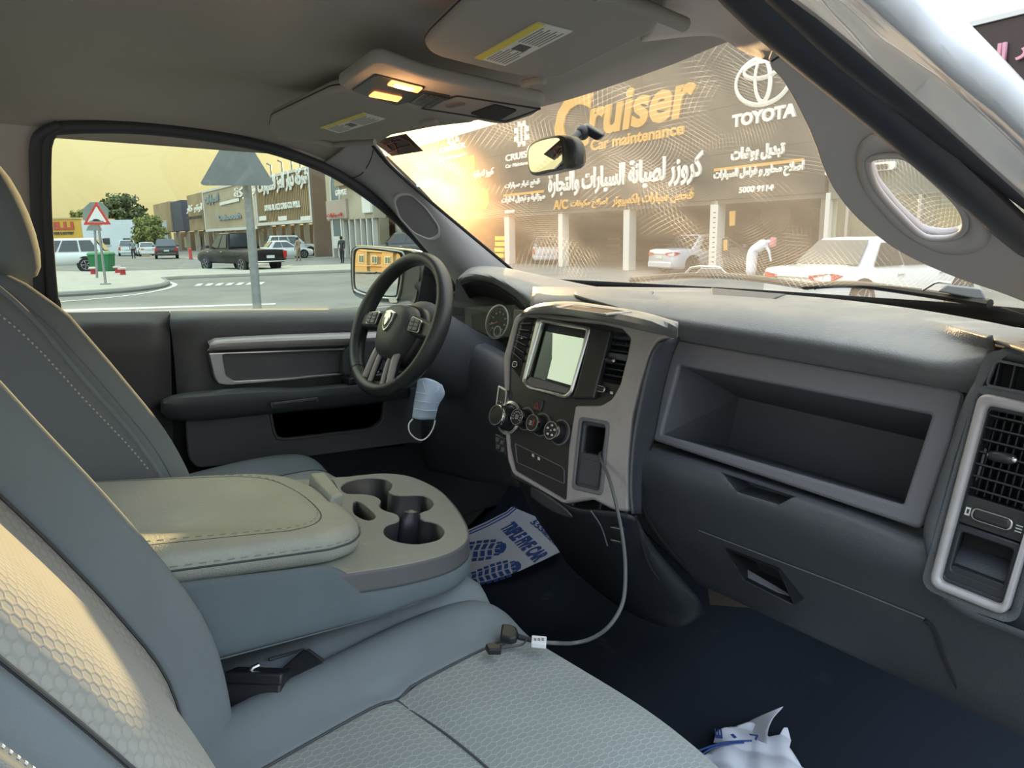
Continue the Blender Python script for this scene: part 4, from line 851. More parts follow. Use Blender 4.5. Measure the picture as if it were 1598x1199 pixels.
horn = [(-.010, .012), (-.006, .018), (0, .019), (.006, .018), (.010, .012), (.009, .004), (.005, .008), (.006, .002), (.003, -.006), (0, -.009), (-.003, -.006), (-.006, .002), (-.005, .008), (-.009, .004)]
plate('badge_horned_head', WH, [(a*1.2, b*1.2+.012) for a, b in horn], chrome, bg_, h=.0525, t=.002, bevel=.0005)
for sx in (-1, 1):
    q = [(sx*.058, .026), (sx*.152, .012), (sx*.154, -.026), (sx*.056, -.020)]
    if sx < 0: q = q[::-1]
    plate('side_spoke', WP, rc(q, .01), wl, sw, h=.010, t=.03, bevel=.008)
    q = [(sx*.074, .018), (sx*.110, .012), (sx*.114, -.015), (sx*.072, -.013)]
    q = q if sx > 0 else q[::-1]
    plate('switch_pad', WP, rc(q, .006), blkg, sw, h=.018, t=.008, bevel=.002); frame('switch_pad_ring', WP, rc(inset(q, 1.1), .006), rc(inset(q, .97), .005), satin, sw, h=.017, t=.005, bevel=.001)
    for r_ in range(3):
        for c_ in range(2):
            x = sx*(.083+c_*.019); y = .009-r_*.009; pquad('wheel_button', WP, [(x-.008, y-.0037), (x+.008, y-.0037), (x+.008, y+.0037), (x-.008, y+.0037)], .016, .0205, plas_bin, sw, bevel=.001)
    lo = [WP.to3(sx*.043, -.058, .0), WP.to3(sx*.046, -.09, .004), WP.to3(sx*.056, -.148, .002)]
    tube('lower_spoke', cat_rom(lo, 12), .009, silver, sw, n=12, sq=(1.0, .9)); lo2 = [WP.to3(sx*.022, -.062, .0), WP.to3(sx*.024, -.10, .004), WP.to3(sx*.028, -.157, .002)]
    tube('lower_spoke', cat_rom(lo2, 12), .006, silver, sw, n=12)
plate('spoke_web', WP, [(-.056, -.150), (.056, -.150), (.046, -.055), (-.046, -.055)], blk, sw, h=-.002, t=.01, holes=[rc([(-.036, -.140), (.036, -.140), (.026, -.080), (-.026, -.080)], .008)], bevel=.002)
# ================================================================== face mask hanging from the column
mk = thing('face_mask', 'pale blue disposable face mask hanging by one loop below the steering wheel', 'face mask', tuple(P(660, 640, x=-.36)))
mrow = [[P(a, b, x=v) for a, b, v in q] for q in (
    ((652, 592, -.37), (664, 590, -.352), (678, 594, -.35), (690, 601, -.36)), ((650, 606, -.372), (663, 608, -.352), (678, 610, -.347), (694, 616, -.36)),
    ((646, 628, -.372), (660, 632, -.352), (672, 634, -.35), (684, 634, -.36)), ((643, 652, -.372), (655, 655, -.358), (666, 655, -.357), (679, 655, -.365)))]
loft('mask_fabric', mrow, mat('mask_blue', (.50, .62, .78), .85, var=.06, vscale=30), mk, nu=20, nv=16, solid=.001, ang=180)
for k, (ya, yb) in enumerate(((612, 618), (625, 629), (638, 641))): tube('mask_pleat', cat_rom([P(649-k*1.5, ya, x=-.367), P(664, ya+3, x=-.348), P(686-k*2, yb, x=-.356)], 12), .0012, mat('mask_pleat_blue', (.60, .70, .84), .85), mk, n=6)
tube('ear_loop', cat_rom([P(a, b, x=-.366) for a, b in ((644, 654), (638, 662), (639, 674), (648, 684), (659, 687), (669, 680), (676, 668), (679, 656))], 40), .0017, mat('loop_white', (.75, .75, .78), .8), mk, n=8)
tube('ear_loop', cat_rom([P(a, b, x=-.35) for a, b in ((660, 596), (664, 610), (673, 618), (682, 612), (688, 600))], 24), .0014, mat('loop_white', (.75, .75, .78), .8), mk, n=8)
# ================================================================== rear view mirror
mc = P(855, 243, x=0.0)
MP = Plane(mc, (.89, -.45, 0), (0, .0, 1)); 
if MP.n @ (CAM-MP.o) < 0: MP = Plane(mc, (-.89, .45, 0), (0, 0, 1))
mi = thing('rearview_mirror', 'interior mirror on a black arm stuck to the windshield, reflecting pale sky', 'mirror', tuple(mc))
mo = MP.px([(826, 234), (833, 224), (846, 217), (862, 213), (880, 212), (888, 222), (891, 240), (890, 258), (884, 264), (862, 269), (840, 274), (831, 270), (827, 256)])
mg = MP.px([(831, 235), (838, 226), (848, 221), (863, 217), (878, 216), (882, 224), (884, 240), (881, 261), (862, 265), (842, 269), (834, 266), (831, 254)])
mo_ = cat_rom(mo, 50, True); cM = np.mean(mo_, axis=0)
rows = [[MP.to3(*(cM+(p-cM)*s), h) for p in mo_] for s, h in ((.93, .006), (1.0, .004), (1.03, -.006), (.98, -.022), (.8, -.034), (.4, -.040))]
V, Fc = grid_mesh(rows, True, True); O('mirror_housing', V, Fc, blk, mi)
mgl = mat('mirror_glass', (.92, .92, .88), .01, metal=1)
plate('mirror_glass', MP, [tuple(p) for p in cat_rom(mg, 50, True)], mgl, mi, h=.0075, t=.002)
tube('mirror_arm', [MP.to3(*MP.uv(872, 238), -.03), P(888, 224, y=-.045), P(908, 206, y=-.01)], [.011, .0095, .009], blk, mi, n=14)
ball('arm_joint', P(909, 207, y=-.01), .0135, blk, mi, n=14)
hexa('mount_foot', [P(905, 200, y=.02), P(938, 220, y=.03), P(946, 208, y=.035), P(915, 190, y=.02), P(903, 205, y=-.01), P(930, 220, y=.0), P(944, 212, y=.0), P(915, 194, y=-.01)], blk, mi, bevel=.005, seg=3)
# ================================================================== sun visors and roof console
VZ = Plane((0, -.3, 1.182), (1, 0, 0), (0, -.99, .12))
VZ = Plane((0, -.3, 1.182), (1, 0, 0), (0, -.99, .12)) if VZ.n[2] < 0 else Plane((0, -.3, 1.182), (-1, 0, 0), (0, -.99, .12))
def visor(lbl, out, lab, clip, hinge, dz, rims):
    t = thing('sun_visor', lbl, 'sun visor', tuple(VZ.to3(*VZ.uv(*out[0]))), group=None)
    o2 = VZ.px(out, dz)
    plate('visor_panel', VZ, rc(o2, rims), visor_m, t, h=dz, t=.020, bevel=.008, bres=5)
    L = VZ.px(lab, dz+.001); pb_ = plate('warning_label', VZ, L, mat('label_white', (.66, .66, .62), .6), t, h=dz+.0012, t=.001, label='white warning label with yellow header strip')
    a, b, c, d = L   # a,b top edge, c,d bottom
    pquad('label_header', VZ, [lin(a, d, .22), lin(b, c, .22), b, a], dz+.001, dz+.0018, mat('label_yellow', (.66, .56, .08), .6), pb_, bevel=0)
    for k in range(7):
        t0 = .30+k*.095
        for u0, u1 in ((.05, .30+.08*(k % 3)), (.58, .93-.05*(k % 2))):
            p0, p1 = lin(lin(a, d, t0), lin(b, c, t0), u0), lin(lin(a, d, t0), lin(b, c, t0), u1); p2, p3 = lin(lin(a, d, t0+.035), lin(b, c, t0+.035), u1), lin(lin(a, d, t0+.035), lin(b, c, t0+.035), u0)
            pquad('label_line', VZ, [p3, p2, p1, p0], dz+.001, dz+.0016, mat('label_grey', (.25, .25, .25), .6), pb_, bevel=0)
    q = [lin(lin(a, d, tt), lin(b, c, tt), uu) for tt, uu in ((.42, .40), (.78, .40), (.78, .54), (.42, .54))]
    pquad('label_pictogram', VZ, q[::-1], dz+.001, dz+.0016, mat('label_dark', (.08, .08, .08), .6), pb_, bevel=0)
    cx = VZ.uv(*clip, dz); plate('visor_clip', VZ, rc([(cx[0]-.022, cx[1]-.006), (cx[0]+.022, cx[1]-.006), (cx[0]+.022, cx[1]+.006), (cx[0]-.022, cx[1]+.006)], .006), visor_m, t, h=dz+.007, t=.01, bevel=.003)
    tube('hinge_rod', [P(*p, z=1.183-dz*.5) for p in hinge], .007, visor_m, t, n=10)
    tube('edge_welt', [VZ.to3(p[0], p[1], dz-.010) for p in rc(o2, rims)], .0012, blkm, t, n=5, closed=True)
    return t
visor('driver side fabric sun visor folded against the roof, small label near its corner', [(420, 203), (423, 187), (518, 143), (548, 142), (663, 171), (737, 188), (742, 192), (680, 199), (575, 219), (488, 220), (428, 211)], [(500, 199), (566, 176), (601, 186), (529, 208)], (672, 189), [(432, 212), (520, 226), (585, 222)], .006, .018)
visor('passenger side fabric sun visor folded against the roof, large yellow headed label', [(660, 74), (670, 60), (745, -10), (1000, -60), (1035, 20), (1028, 40), (1022, 52), (872, 125), (820, 122), (763, 110), (676, 88)], [(741, 90), (838, 35), (894, 49), (788, 103)], (832, 126), [(930, -12), (1010, 14), (1068, 38)], .006, .02)
oc = thing('overhead_console', 'grey roof console with two lit amber reading lamps and a row of buttons', 'overhead console', (0, -.3, 1.17))
oo = VZ.px([(525, 134), (578, 97), (595, 96), (663, 121), (851, 162), (836, 180), (795, 194), (772, 194), (663, 172), (549, 146)], .022)
plate('console_body', VZ, rc(oo, .014), visor_m, oc, h=.022, t=.018, bevel=.007, bres=5)
lpq = VZ.px([(549, 142), (586, 117), (664, 137), (645, 158), (619, 165)], .024); plate('lamp_panel', VZ, rc(lpq, .004), blk, oc, h=.0245, t=.006, bevel=.0015)
for q in ([(604, 133), (611, 126), (660, 138), (652, 145)], [(575, 150.5), (584, 143.5), (628, 152.5), (621, 159)]):
    pf_ = VZ.px(q, .0255); ln = plate('reading_lamp', VZ, rc(pf_, .003), mat('amber_lamp_lens', (.9, .5, .2), .3, emit=(1.0, .30, .07), estr=1.9), oc, h=.0262, t=.004, bevel=.001, label='glowing amber lamp lens')
    if q[0][0] == 604:
        g_ = inset(pf_, .6); plate('lamp_hot_spot', VZ, rc([(a-.003, b) for a, b in g_], .004), mat('lamp_core', (1, .9, .6), .3, emit=(1.0, .62, .30), estr=3.2), ln, h=.0268, t=.002)
        c = VZ.uv(632, 136, .03); lt = bpy.data.lights.new('reading_lamp_light', 'POINT'); lt.energy = .12; lt.color = (1, .5, .2); lt.shadow_soft_size = .02
        lo_ = bpy.data.objects.new('reading_lamp_light', lt); COL.objects.link(lo_); lo_.location = tuple(VZ.to3(c[0], c[1], .055))
bq = VZ.px([(636, 160), (662, 143), (703, 151), (671, 169)], .024); plate('button_panel', VZ, rc(bq, .003), blk, oc, h=.0245, t=.006, bevel=.001)
for k in range(4): plate('console_button', VZ, rc([lin(lin(bq[0], bq[3], s), lin(bq[1], bq[2], s), u) for s, u in ((.06+.24*k, .12), (.26+.24*k, .12), (.26+.24*k, .88), (.06+.24*k, .88))], .002), blkg, oc, h=.0262, t=.003, bevel=.001)
bn = VZ.px([(733, 178), (772, 164), (807, 173), (777, 190)], .024); plate('bin_recess_shade', VZ, rc(bn, .006), blkm, oc, h=.0242, t=.004, bevel=.001)  # flat black plate stands in for shade inside the roof bin recess
ov = VZ.uv(710, 165, .024); plate('oval_recess_shade', VZ, rc([(ov[0]-.02, ov[1]-.006), (ov[0]+.02, ov[1]-.006), (ov[0]+.02, ov[1]+.006), (ov[0]-.02, ov[1]+.006)], .006), mat('oval_shade_grey', (.13, .12, .12), .7), oc, h=.0242, t=.004, bevel=.001)  # darker flat plate paints the shaded hollow of an oval recess
frame('bin_outline', VZ, rc(VZ.px([(655, 171), (712, 150), (846, 171), (790, 192)], .0235), .006), rc(VZ.px([(659, 170), (713, 152), (840, 172), (788, 190)], .0235), .006), blkm, oc, h=.0228, t=.002, bevel=0)
# ================================================================== seats
def seat_back(t, front, xi, xo, bolster, thick, top_round, mi_, mb_, seams, bout=None, ins=.55):
    """front: (y, z) pairs of the seat back's front centre line from bottom to top; xi, xo: inner and outer edge"""
    cx, hw = (xi+xo)/2, (xo-xi)/2
    F = cat_rom([(0, a, b) for a, b in front], 30)
    us = np.r_[np.linspace(-1, -.62, 9), np.linspace(-.52, .52, 14), np.linspace(.62, 1, 9)]
    def pt(i, u, back=False):
        p = F[i]; a = F[max(i-1, 0)]; b = F[min(i+1, len(F)-1)]; tg = (b-a)/np.linalg.norm(b-a); nv = np.array((0, tg[2], -tg[1]))  # forward normal
        s = i/(len(F)-1); w = hw*(1-top_round*max(0, (s-.75)/.25)**2)
        au = abs(u)
        if not back: f = (bolster if u < 0 or bout is None else bout)*(1-max(0, (s-.8)/.2)*.7)*math.exp(-((au-.80)/(.17 if bout is None else .13 if u < 0 else .22))**2)-(.055*max(0, (au-.88)/.12)**2)+.006*math.cos(u*PI/2)
        else: f = -thick*(1-.25*au**4)
        if s > .9 and not back: f -= .05*((s-.9)/.1)**2
        return np.array((cx+u*w, p[1], p[2]))+nv*f
    def sub(nm, u0, u1, m, n=12, grow=0.0):
        U = np.linspace(u0, u1, n); rows = [[pt(i, u)+np.array((0, grow, 0)) for u in U] for i in range(len(F))]
        V, Fc = grid_mesh(rows); A = np.array(rows); dv = np.r_[0, np.cumsum(np.linalg.norm(np.diff(A[:, n//2], axis=0), axis=1))]
        uv = [(cx+u*hw, dv[j]) for j in range(len(F)) for u in U]
        return O(nm, V, Fc, m, t, uv=uv, solid=.004, ang=180)
    sub('inner_bolster', -1, -ins-.01, mb_, 18); sub('outer_bolster', ins+.01, 1, mb_, 18); sub('centre_insert', -ins+.005, ins-.005, mi_, 16, -.001)
    # shell: sides, back and top
    rows = []
    for i in range(len(F)):
        L = [pt(i, u, True) for u in np.linspace(-1, 1, 12)]; rows.append([pt(i, -1)+np.array((0, -.004, 0))]+L+[pt(i, 1)+np.array((0, -.004, 0))])
    V, Fc = grid_mesh(rows); O('back_shell', V, Fc, cloth_dk, t, solid=.003, ang=60)
    tr_ = [[pt(len(F)-1, u) for u in np.linspace(-1, 1, 16)], [pt(len(F)-1, u, True)*.5+pt(len(F)-1, u)*.5+np.array((0, 0, .03)) for u in np.linspace(-1, 1, 16)], [pt(len(F)-1, u, True) for u in np.linspace(-1, 1, 16)]]
    loft('top_panel', tr_, mb_, t, nu=20, nv=10, solid=.003, ang=180)
    for u in (-ins, ins): tube('insert_seam', [pt(i, u)+np.array((0, .0015, 0)) for i in range(0, len(F)-1)], .0013, stitch_d, t, n=6)
    for u in seams: tube('piped_seam', [pt(i, u)+np.array((0, .001, 0)) for i in range(0, len(F))], .0022, cloth_dk, t, n=8)
    return pt, F
ps = thing('passenger_seat', 'front passenger seat in pale grey cloth with a honeycomb pattern insert, nearest to us', 'car seat', (.40, -.7, .1))
frp = [(-.86, .34), (-.842, .40), (-.838, .45), (-.850, .54), (-.885, .62), (-.928, .70), (-.975, .78), (-1.020, .86), (-1.06, .94)]
ptp, Fp = seat_back(ps, frp, .165, .60, .070, .11, .18, cloth_t, cloth_s, (), bout=-.045, ins=.62)
# white stitched seam on the near outer bolster
dp = cat_rom([ptp(i, .77)+np.array((0, .002, 0)) for i in range(2, 30)], 220)
for k in range(0, 218, 2): tube('white_stitch', [dp[k]*.85+dp[k+1]*.15, dp[k+1]*.85+dp[k]*.15+np.array((0, .0, 0))], .0012, mat('white_thread', (.78, .78, .76), .7), ps, n=6)
# seat cushion
def cushion(t, xi, xo, y0, y1, z, bol, mi_, mb_, cross, uo=.515):
    cx, hw = (xi+xo)/2, (xo-xi)/2
    prof = cat_rom([(0, y0, z-.02), (0, y0+.1, z-.005), (0, (y0+y1)/2, z+.004), (0, y1-.10, z+.006), (0, y1-.03, z-.004), (0, y1, z-.04), (0, y1-.005, z-.12), (0, y1-.03, z-.22)], 40)
    def pt(i, u):
        p = prof[i]; a = prof[max(i-1, 0)]; b = prof[min(i+1, 39)]; tg = (b-a)/np.linalg.norm(b-a); nv = np.array((0, -tg[2], tg[1])); au = abs(u); s = i/39
        f = (bol if u < 0 or uo < .6 else .004)*math.exp(-((au-.80)/.18)**2)*(1 if s < .5 else max(.25, 1-(s-.5)*1.6))-.07*max(0, (au-.86)/.14)**2
        for c in cross: f -= .010*math.exp(-((s-c-.05*(1-u*u))/.018)**2)*(1 if au < .6 else 0)
        rnd = .05*max(0, (s-.55)/.45)*au**4+(.07*max(0, (s-.35)/.65)*u**2 if u > 0 else 0)
        return np.array((cx+u*hw+(.045*min(s/.6, 1)*u if u < 0 else 0), p[1]-rnd, p[2]))+nv*f
    def sub(nm, u0, u1, m, n):
        U = np.linspace(u0, u1, n); rows = [[pt(i, u) for u in U] for i in range(40)]; V, Fc = grid_mesh(rows); A = np.array(rows); dv = np.r_[0, np.cumsum(np.linalg.norm(np.diff(A[:, n//2], axis=0), axis=1))]
        return O(nm, V, Fc, m, t, uv=[(cx+u*hw, dv[j]) for j in range(40) for u in U], solid=.004, ang=180, sub=1)
    sub('inner_bolster', -1, -.52, mb_, 16); sub('outer_bolster', uo+.005, 1, mb_, 12); sub('cushion_insert', -.515, uo, mi_, 24)
    for u in (-.515, uo): tube('insert_seam', [pt(i, u)+np.array((0, 0, .0012)) for i in range(0, 34)], .0016, stitch_d, t, n=6)
    for c in cross:
        L = []
        for u in np.linspace(-.515, uo, 16):
            s = c+.05*(1-u*u); i = s*39; i0 = int(i); L.append(pt(i0, u)*(1-(i-i0))+pt(i0+1, u)*(i-i0)+np.array((0, 0, .0035)))
        tube('cross_seam', L, .0015, stitch_d, t, n=6)
    for sx in (-1, 1):
        rows = [[pt(i, sx) for i in range(0, 40)], [pt(i, sx)*np.array((1, 1, 0))+np.array((0, 0, max(.14, min(pt(i, sx)[2]-.01, .16)))) for i in range(0, 40)]]
        V, Fc = grid_mesh(rows); O('cushion_side', V, Fc, mb_, t, solid=.003, ang=180)
    return pt
ptc = cushion(ps, .172, .66, -.90, -.345, .425, .030, cloth_h, cloth_s, (.37,), .80)
box('seat_riser', (.18, -.86, .02), (.60, -.42, .24), blkm, ps, bevel=.02)
# middle seat: cushion under the console
ms = thing('middle_seat', 'narrow grey cloth middle seat cushion beneath the folded centre console', 'car seat', (0, -.6, .1))
rows = []
for y, z in ((-.92, .40), (-.7, .41), (-.5, .42), (-.40, .42), (-.355, .405), (-.335, .37), (-.335, .30), (-.35, .18)):
    rows.append([(x, y-(.02*(abs(x)/.17)**4), z+.042-.05*max(0, abs(x)-.15)/.04) for x in (-.17, -.15, -.1, -.05, 0, .05, .1, .15, .19)])
loft('cushion', rows, cloth_s, ms, nu=20, nv=30, solid=.01, ang=180)
box('seat_base', (-.14, -.90, .04), (.14, -.40, .36), blkm, ms, bevel=.02)
tube('cushion_seam', cat_rom([P(a, b, x=.148) for a, b in ((420, 1030), (520, 1000), (620, 965), (735, 925))], 20), .002, stitch_d, ms, n=6)
# driver seat
ds = thing('driver_seat', 'driver seat in grey cloth with dark stitched side panel and head restraint', 'car seat', (-.42, -.7, .1))
frd = [(-.74, .40), (-.70, .46), (-.69, .54), (-.72, .64), (-.775, .74), (-.83, .83), (-.875, .905), (-.90, .95)]
ptd, Fd = seat_back(ds, frd, -.66, -.205, .045, .13, .25, cloth_t, cloth_s, (1.0, .93))
ptdc = cushion(ds, -.68, -.20, -.80, -.22, .43, .03, cloth_h, cloth_s, (.4,))
box('seat_riser', (-.64, -.76, .02), (-.24, -.30, .24), blkm, ds, bevel=.02)
# side panel of the backrest as seen from the middle: dark vinyl
sp = PX(-.203, (-40, 430), (0, 452), (60, 508), (130, 592), (200, 672), (240, 728), (262, 762)); sp2 = PX(-.200, (-140, 560), (-100, 600), (-50, 640), (10, 700), (60, 760), (100, 800), (140, 860))
loft('side_panel', [sp, sp2], cloth_dk, ds, nu=24, nv=8, solid=.006)
tube('side_piping', cat_rom(sp, 40), .004, cloth_s, ds, n=8)
sq2 = PX(-.197, (-40, 470), (0, 492), (60, 545), (130, 622), (195, 690), (236, 738)); sq3 = cat_rom(sq2, 90)
for k in range(0, 88, 2): tube('side_stitch', [sq3[k], sq3[k+1]*.8+sq3[k]*.2], .0012, stitch, ds, n=5)
hc_ = P(-30, 335, x=-.42)
hrw = []
for z, ry, rx in ((-.10, .03, .08), (-.085, .048, .115), (-.03, .058, .128), (.03, .056, .128), (.075, .045, .118), (.095, .02, .08)):
    hrw.append([(hc_[0]+rx*math.copysign(abs(math.cos(a))**.7, math.cos(a)), hc_[1]+ry*math.copysign(abs(math.sin(a))**.8, math.sin(a))-.22*z, hc_[2]+z) for a in np.linspace(0, 2*PI, 32, endpoint=False)])
V, Fc = grid_mesh(hrw, True, True); O('head_restraint', V, Fc, cloth_s, ds, sub=1, ang=180)
for dx in (-.06, .06): tube('restraint_post', [(hc_[0]+dx, hc_[1], hc_[2]-.16), (hc_[0]+dx, hc_[1]-.01, hc_[2]-.06)], .006, chrome, ds, n=10)
hp2 = np.array((.385, -1.145, 1.06)); V2 = [tuple(np.array(v)-hc_+hp2) for v in V]; O('head_restraint', V2, Fc, cloth_s, ps, sub=1, ang=180)
for dx in (-.06, .06): tube('restraint_post', [(hp2[0]+dx, hp2[1]+.02, hp2[2]-.18), (hp2[0]+dx, hp2[1], hp2[2]-.06)], .006, chrome, ps, n=10)
# ================================================================== centre console
TP = Plane((0, -.56, .598), (1, 0, 0), (0, .987, -.158))
cc = thing('center_console', 'folded centre console with padded grey armrest lid and cup holder tray', 'console', (0, -.6, .45))
TQ = Plane((0, -.56, .563), (1, 0, 0), (0, .987, -.158))
near = [TQ.to3(*TQ.uv(*p)) for p in ((525, 745), (560, 742), (600, 739), (640, 744), (680, 762), (705, 785), (722, 810), (730, 830), (727, 844), (712, 857), (685, 868), (640, 879), (600, 886))]
ex = near[-1][0]; zt_ = lambda y: .563-.158*(y+.56)/.987
ringo = [np.array((near[0][0]-.012, -.66, zt_(-.66)))]+near+[np.array((ex-.004, -.64, zt_(-.64))), np.array((ex-.012, -.70, zt_(-.70)))]
ro = cat_rom(ringo, 90)
# cloth covered side skirt
rs = cat_rom([np.array((near[0][0]-.012, -1.02, 0)), np.array((near[0][0]-.012, -.8, 0))]+ringo[:-1]+[np.array((ex-.015, -.80, 0)), np.array((ex-.03, -1.02, 0))], 110)
rows = []
for f, s in ((0, .985), (.12, 1.0), (.35, 1.012), (.7, 1.008), (.9, .99), (1.0, .96)):
    r_ = []
    for q in rs:
        y = q[1]; k = min(max((-.58-y)/.05, 0), 1); zt = (zt_(y)-.024)*(1-k)+(.600-.16*(y+.56)-.024)*k; zb = .496+max(0, -.55-y)*.07+.012*max(0, (y+.42)/.06)
        zb = min(zb, zt-.035); r_.append((.03+(q[0]-.03)*s, -.7+(y+.7)*(1+(s-1)*.6), zt+(zb-zt)*f))
    rows.append(r_)
loft('side_cloth', rows, mat('console_side_cloth', (.125, .155, .175), .85, bump=.3, bscale=800, var=.12, vscale=6, spec=.2), cc, nu=120, nv=14, solid=.005, ang=180)
tube('lower_piping', cat_rom([rows[-1][i] for i in range(0, 110, 3)], 90), .003, cloth_s, cc, n=8)
rows = [[np.array((.03+(q[0]-.03)*(1+.012*f), q[1], q[2]-.001-.027*f)) for q in ro] for f in (0, .35, .7, 1)]
loft('tray_band', rows, mat('tray_band_grey', (.105, .105, .115), .5, bump=.25, bscale=400), cc, nu=90, nv=8, solid=.004)
tr2 = [((q-TQ.o)@TQ.e1, (q-TQ.o)@TQ.e2) for q in ro]
cupA = TQ.px([(532, 760), (545, 751), (570, 746), (597, 747), (611, 754), (610, 763), (606, 768), (622, 773), (660, 773), (676, 784), (670, 795), (655, 801), (658, 811), (680, 816), (693, 828), (686, 841), (662, 848), (640, 849), (612, 843), (599, 832), (603, 820), (622, 813), (620, 803), (601, 797), (592, 790), (594, 780), (580, 773), (560, 771), (540, 770)])
cupA = [tuple(p) for p in cat_rom(cupA, 90, True)]
slot = [tuple(p) for p in cat_rom(TQ.px([(552, 783), (562, 784), (576, 794), (586, 806), (578, 812), (566, 810), (552, 800)]), 30, True)]
plate('cup_tray', TQ, tr2, tray_m, cc, h=.0, t=.006, holes=[cupA, slot], bevel=.002)
for nm, rg, dpt in (('cup_well', cupA, .055), ('coin_well', slot, .03)):
    rows = [[TQ.to3(a, b, -.002) for a, b in rg], [TQ.to3(a, b, -dpt) for a, b in inset(rg, .9)]]; V, Fc = grid_mesh(rows, True); Fc.append(tuple(range(len(rg), 2*len(rg)))); O(nm, V, Fc, mat('well_black', (.02, .022, .027), .5), cc, solid=.001)
c = TQ.uv(641, 806); tb = mat('tab_black', (.02, .022, .03), .35)
rows = [[TQ.to3(c[0]+.015*s*math.cos(t), c[1]+.022*s*math.sin(t), h) for t in np.linspace(0, 2*PI, 20, endpoint=False)] for s, h in ((1, -.055), (1, -.02), (.9, -.004), (.55, .008), (.1, .011))]
V, Fc = grid_mesh(rows, True, True); O('cup_grip_tab', V, Fc, tb, cc)
for px, py, rr in ((585, 768, .014), (668, 840, .011), (614, 838, .010)): q = TQ.uv(px, py); ball('cup_grip_tab', TQ.to3(q[0], q[1], -.03), (rr, rr, .022), tb, cc, n=14)
# padded lid: bottom edge, roll, seam, top
LZ = lambda y, h=0: .599-.16*(y+.56)+h
lo_ = [(.165, -1.05), (.166, -.66), (.160, -.60), (.140, -.565), (.10, -.54), (.03, -.525), (-.05, -.52), (-.12, -.53), (-.15, -.56), (-.16, -.62), (-.16, -1.05)]
ring = cat_rom(lo_, 70)
def lidrow(s, h, sh=0): return [(x*s, (-1.05+(y+1.05)*(1-(1-s)*.55)), LZ(y, h)) for x, y in ring]
rows = [lidrow(.97, -.034), lidrow(1.0, -.029), lidrow(1.005, -.018), lidrow(.99, -.006), lidrow(.965, .001), lidrow(.90, .006), lidrow(.80, .010), lidrow(.4, .014), lidrow(.02, .015)]
loft('padded_lid', rows, leather, cc, nu=90, nv=40, solid=.003, ang=180)
for s, h, n_ in ((1.008, -.016, 'lower_seam'), (.84, .0095, 'upper_seam')):
    L = cat_rom(lidrow(s, h), 150); tube(n_, L, .0016, stitch_d, cc, n=6)
    L2 = cat_rom(lidrow(s+(.004 if s > .9 else -.014), h+.005), 170)
    for k in range(2, 168, 2): tube('lid_stitch', [L2[k], L2[k+1]], .0006, mat('lid_thread', (.24, .25, .24), .8), cc, n=4) if k < 110 else None
lt_ = [TP.uv(*p, .006) for p in ((482, 744), (508, 741), (536, 776), (516, 781))]
hexa('lid_latch', [TP.to3(a, b, h) for h in (-.02, .012) for a, b in (lt_[0], lt_[3], lt_[2], lt_[1])], leather, cc, bevel=.006, seg=3)
lt2 = [TP.uv(*p, .012) for p in ((508, 742), (522, 745), (533, 765), (526, 770))]; hexa('latch_button', [TP.to3(a, b, h) for h in (-.03, .008) for a, b in (lt2[0], lt2[3], lt2[2], lt2[1])], blk, cc, bevel=.003)
# carpeted hinge block behind
box('rear_hinge_cover', (-.15, -1.05, .40), (.152, -.76, .57), mat('hinge_carpet', (.12, .135, .15), .95, bump=.8, bscale=700), cc, bevel=.02)
# ================================================================== seat belt buckles
def buckle(lbl, pts, w, rz, kind):
    t = thing('seat_belt_buckle', lbl, 'seat belt buckle', tuple(np.mean(pts, axis=0)), group=None)
    a, b = np.array(pts[0]), np.array(pts[1]); ax = (b-a)/np.linalg.norm(b-a); sx = np.cross(ax, np.array((.5, -.5, .7))); sx /= np.linalg.norm(sx); up = np.cross(sx, ax)
    def bx(nm, s0, s1, w0, h0, m, **k):
        V = [a+(b-a)*s+sx*u*w0/2+up*v*h0/2 for v in (-1, 1) for s, u in ((s0, -1), (s0, 1), (s1, 1), (s1, -1))]; return O(nm, V, BF, m, t, bevel=.003, seg=3, **k)
    return t, bx
t, bx = buckle('black seat belt buckle tilted up between the console and the passenger cushion', [P(425, 1100, x=.20), P(496, 1034, x=.175)], .03, 0, 1)
bx('buckle_stem', -.5, .4, .026, .016, blkm); bx('buckle_body', .2, .95, .042, .030, blk); bx('buckle_button', .93, 1.03, .038, .024, mat('buckle_grey', (.05, .05, .055), .4))
t, bx = buckle('wider black belt buckle sleeve lying deep beside the passenger backrest', [P(398, 1125, x=.19), P(404, 1050, x=.175)], .05, 0, 1)
bx('sleeve', -.2, .85, .066, .03, mat('sleeve_black', (.02, .02, .024), .5)); bx('sleeve_top', .8, 1.06, .070, .036, blk)
bx('buckle_button', .62, .80, .05, .024, mat('buckle_dark', (.03, .03, .035), .4))
q = [P(a, b, x=.17) for a, b in ((388, 1052), (395, 1042), (404, 1038))]; tube('metal_tongue', q, .003, satin, t, n=8)
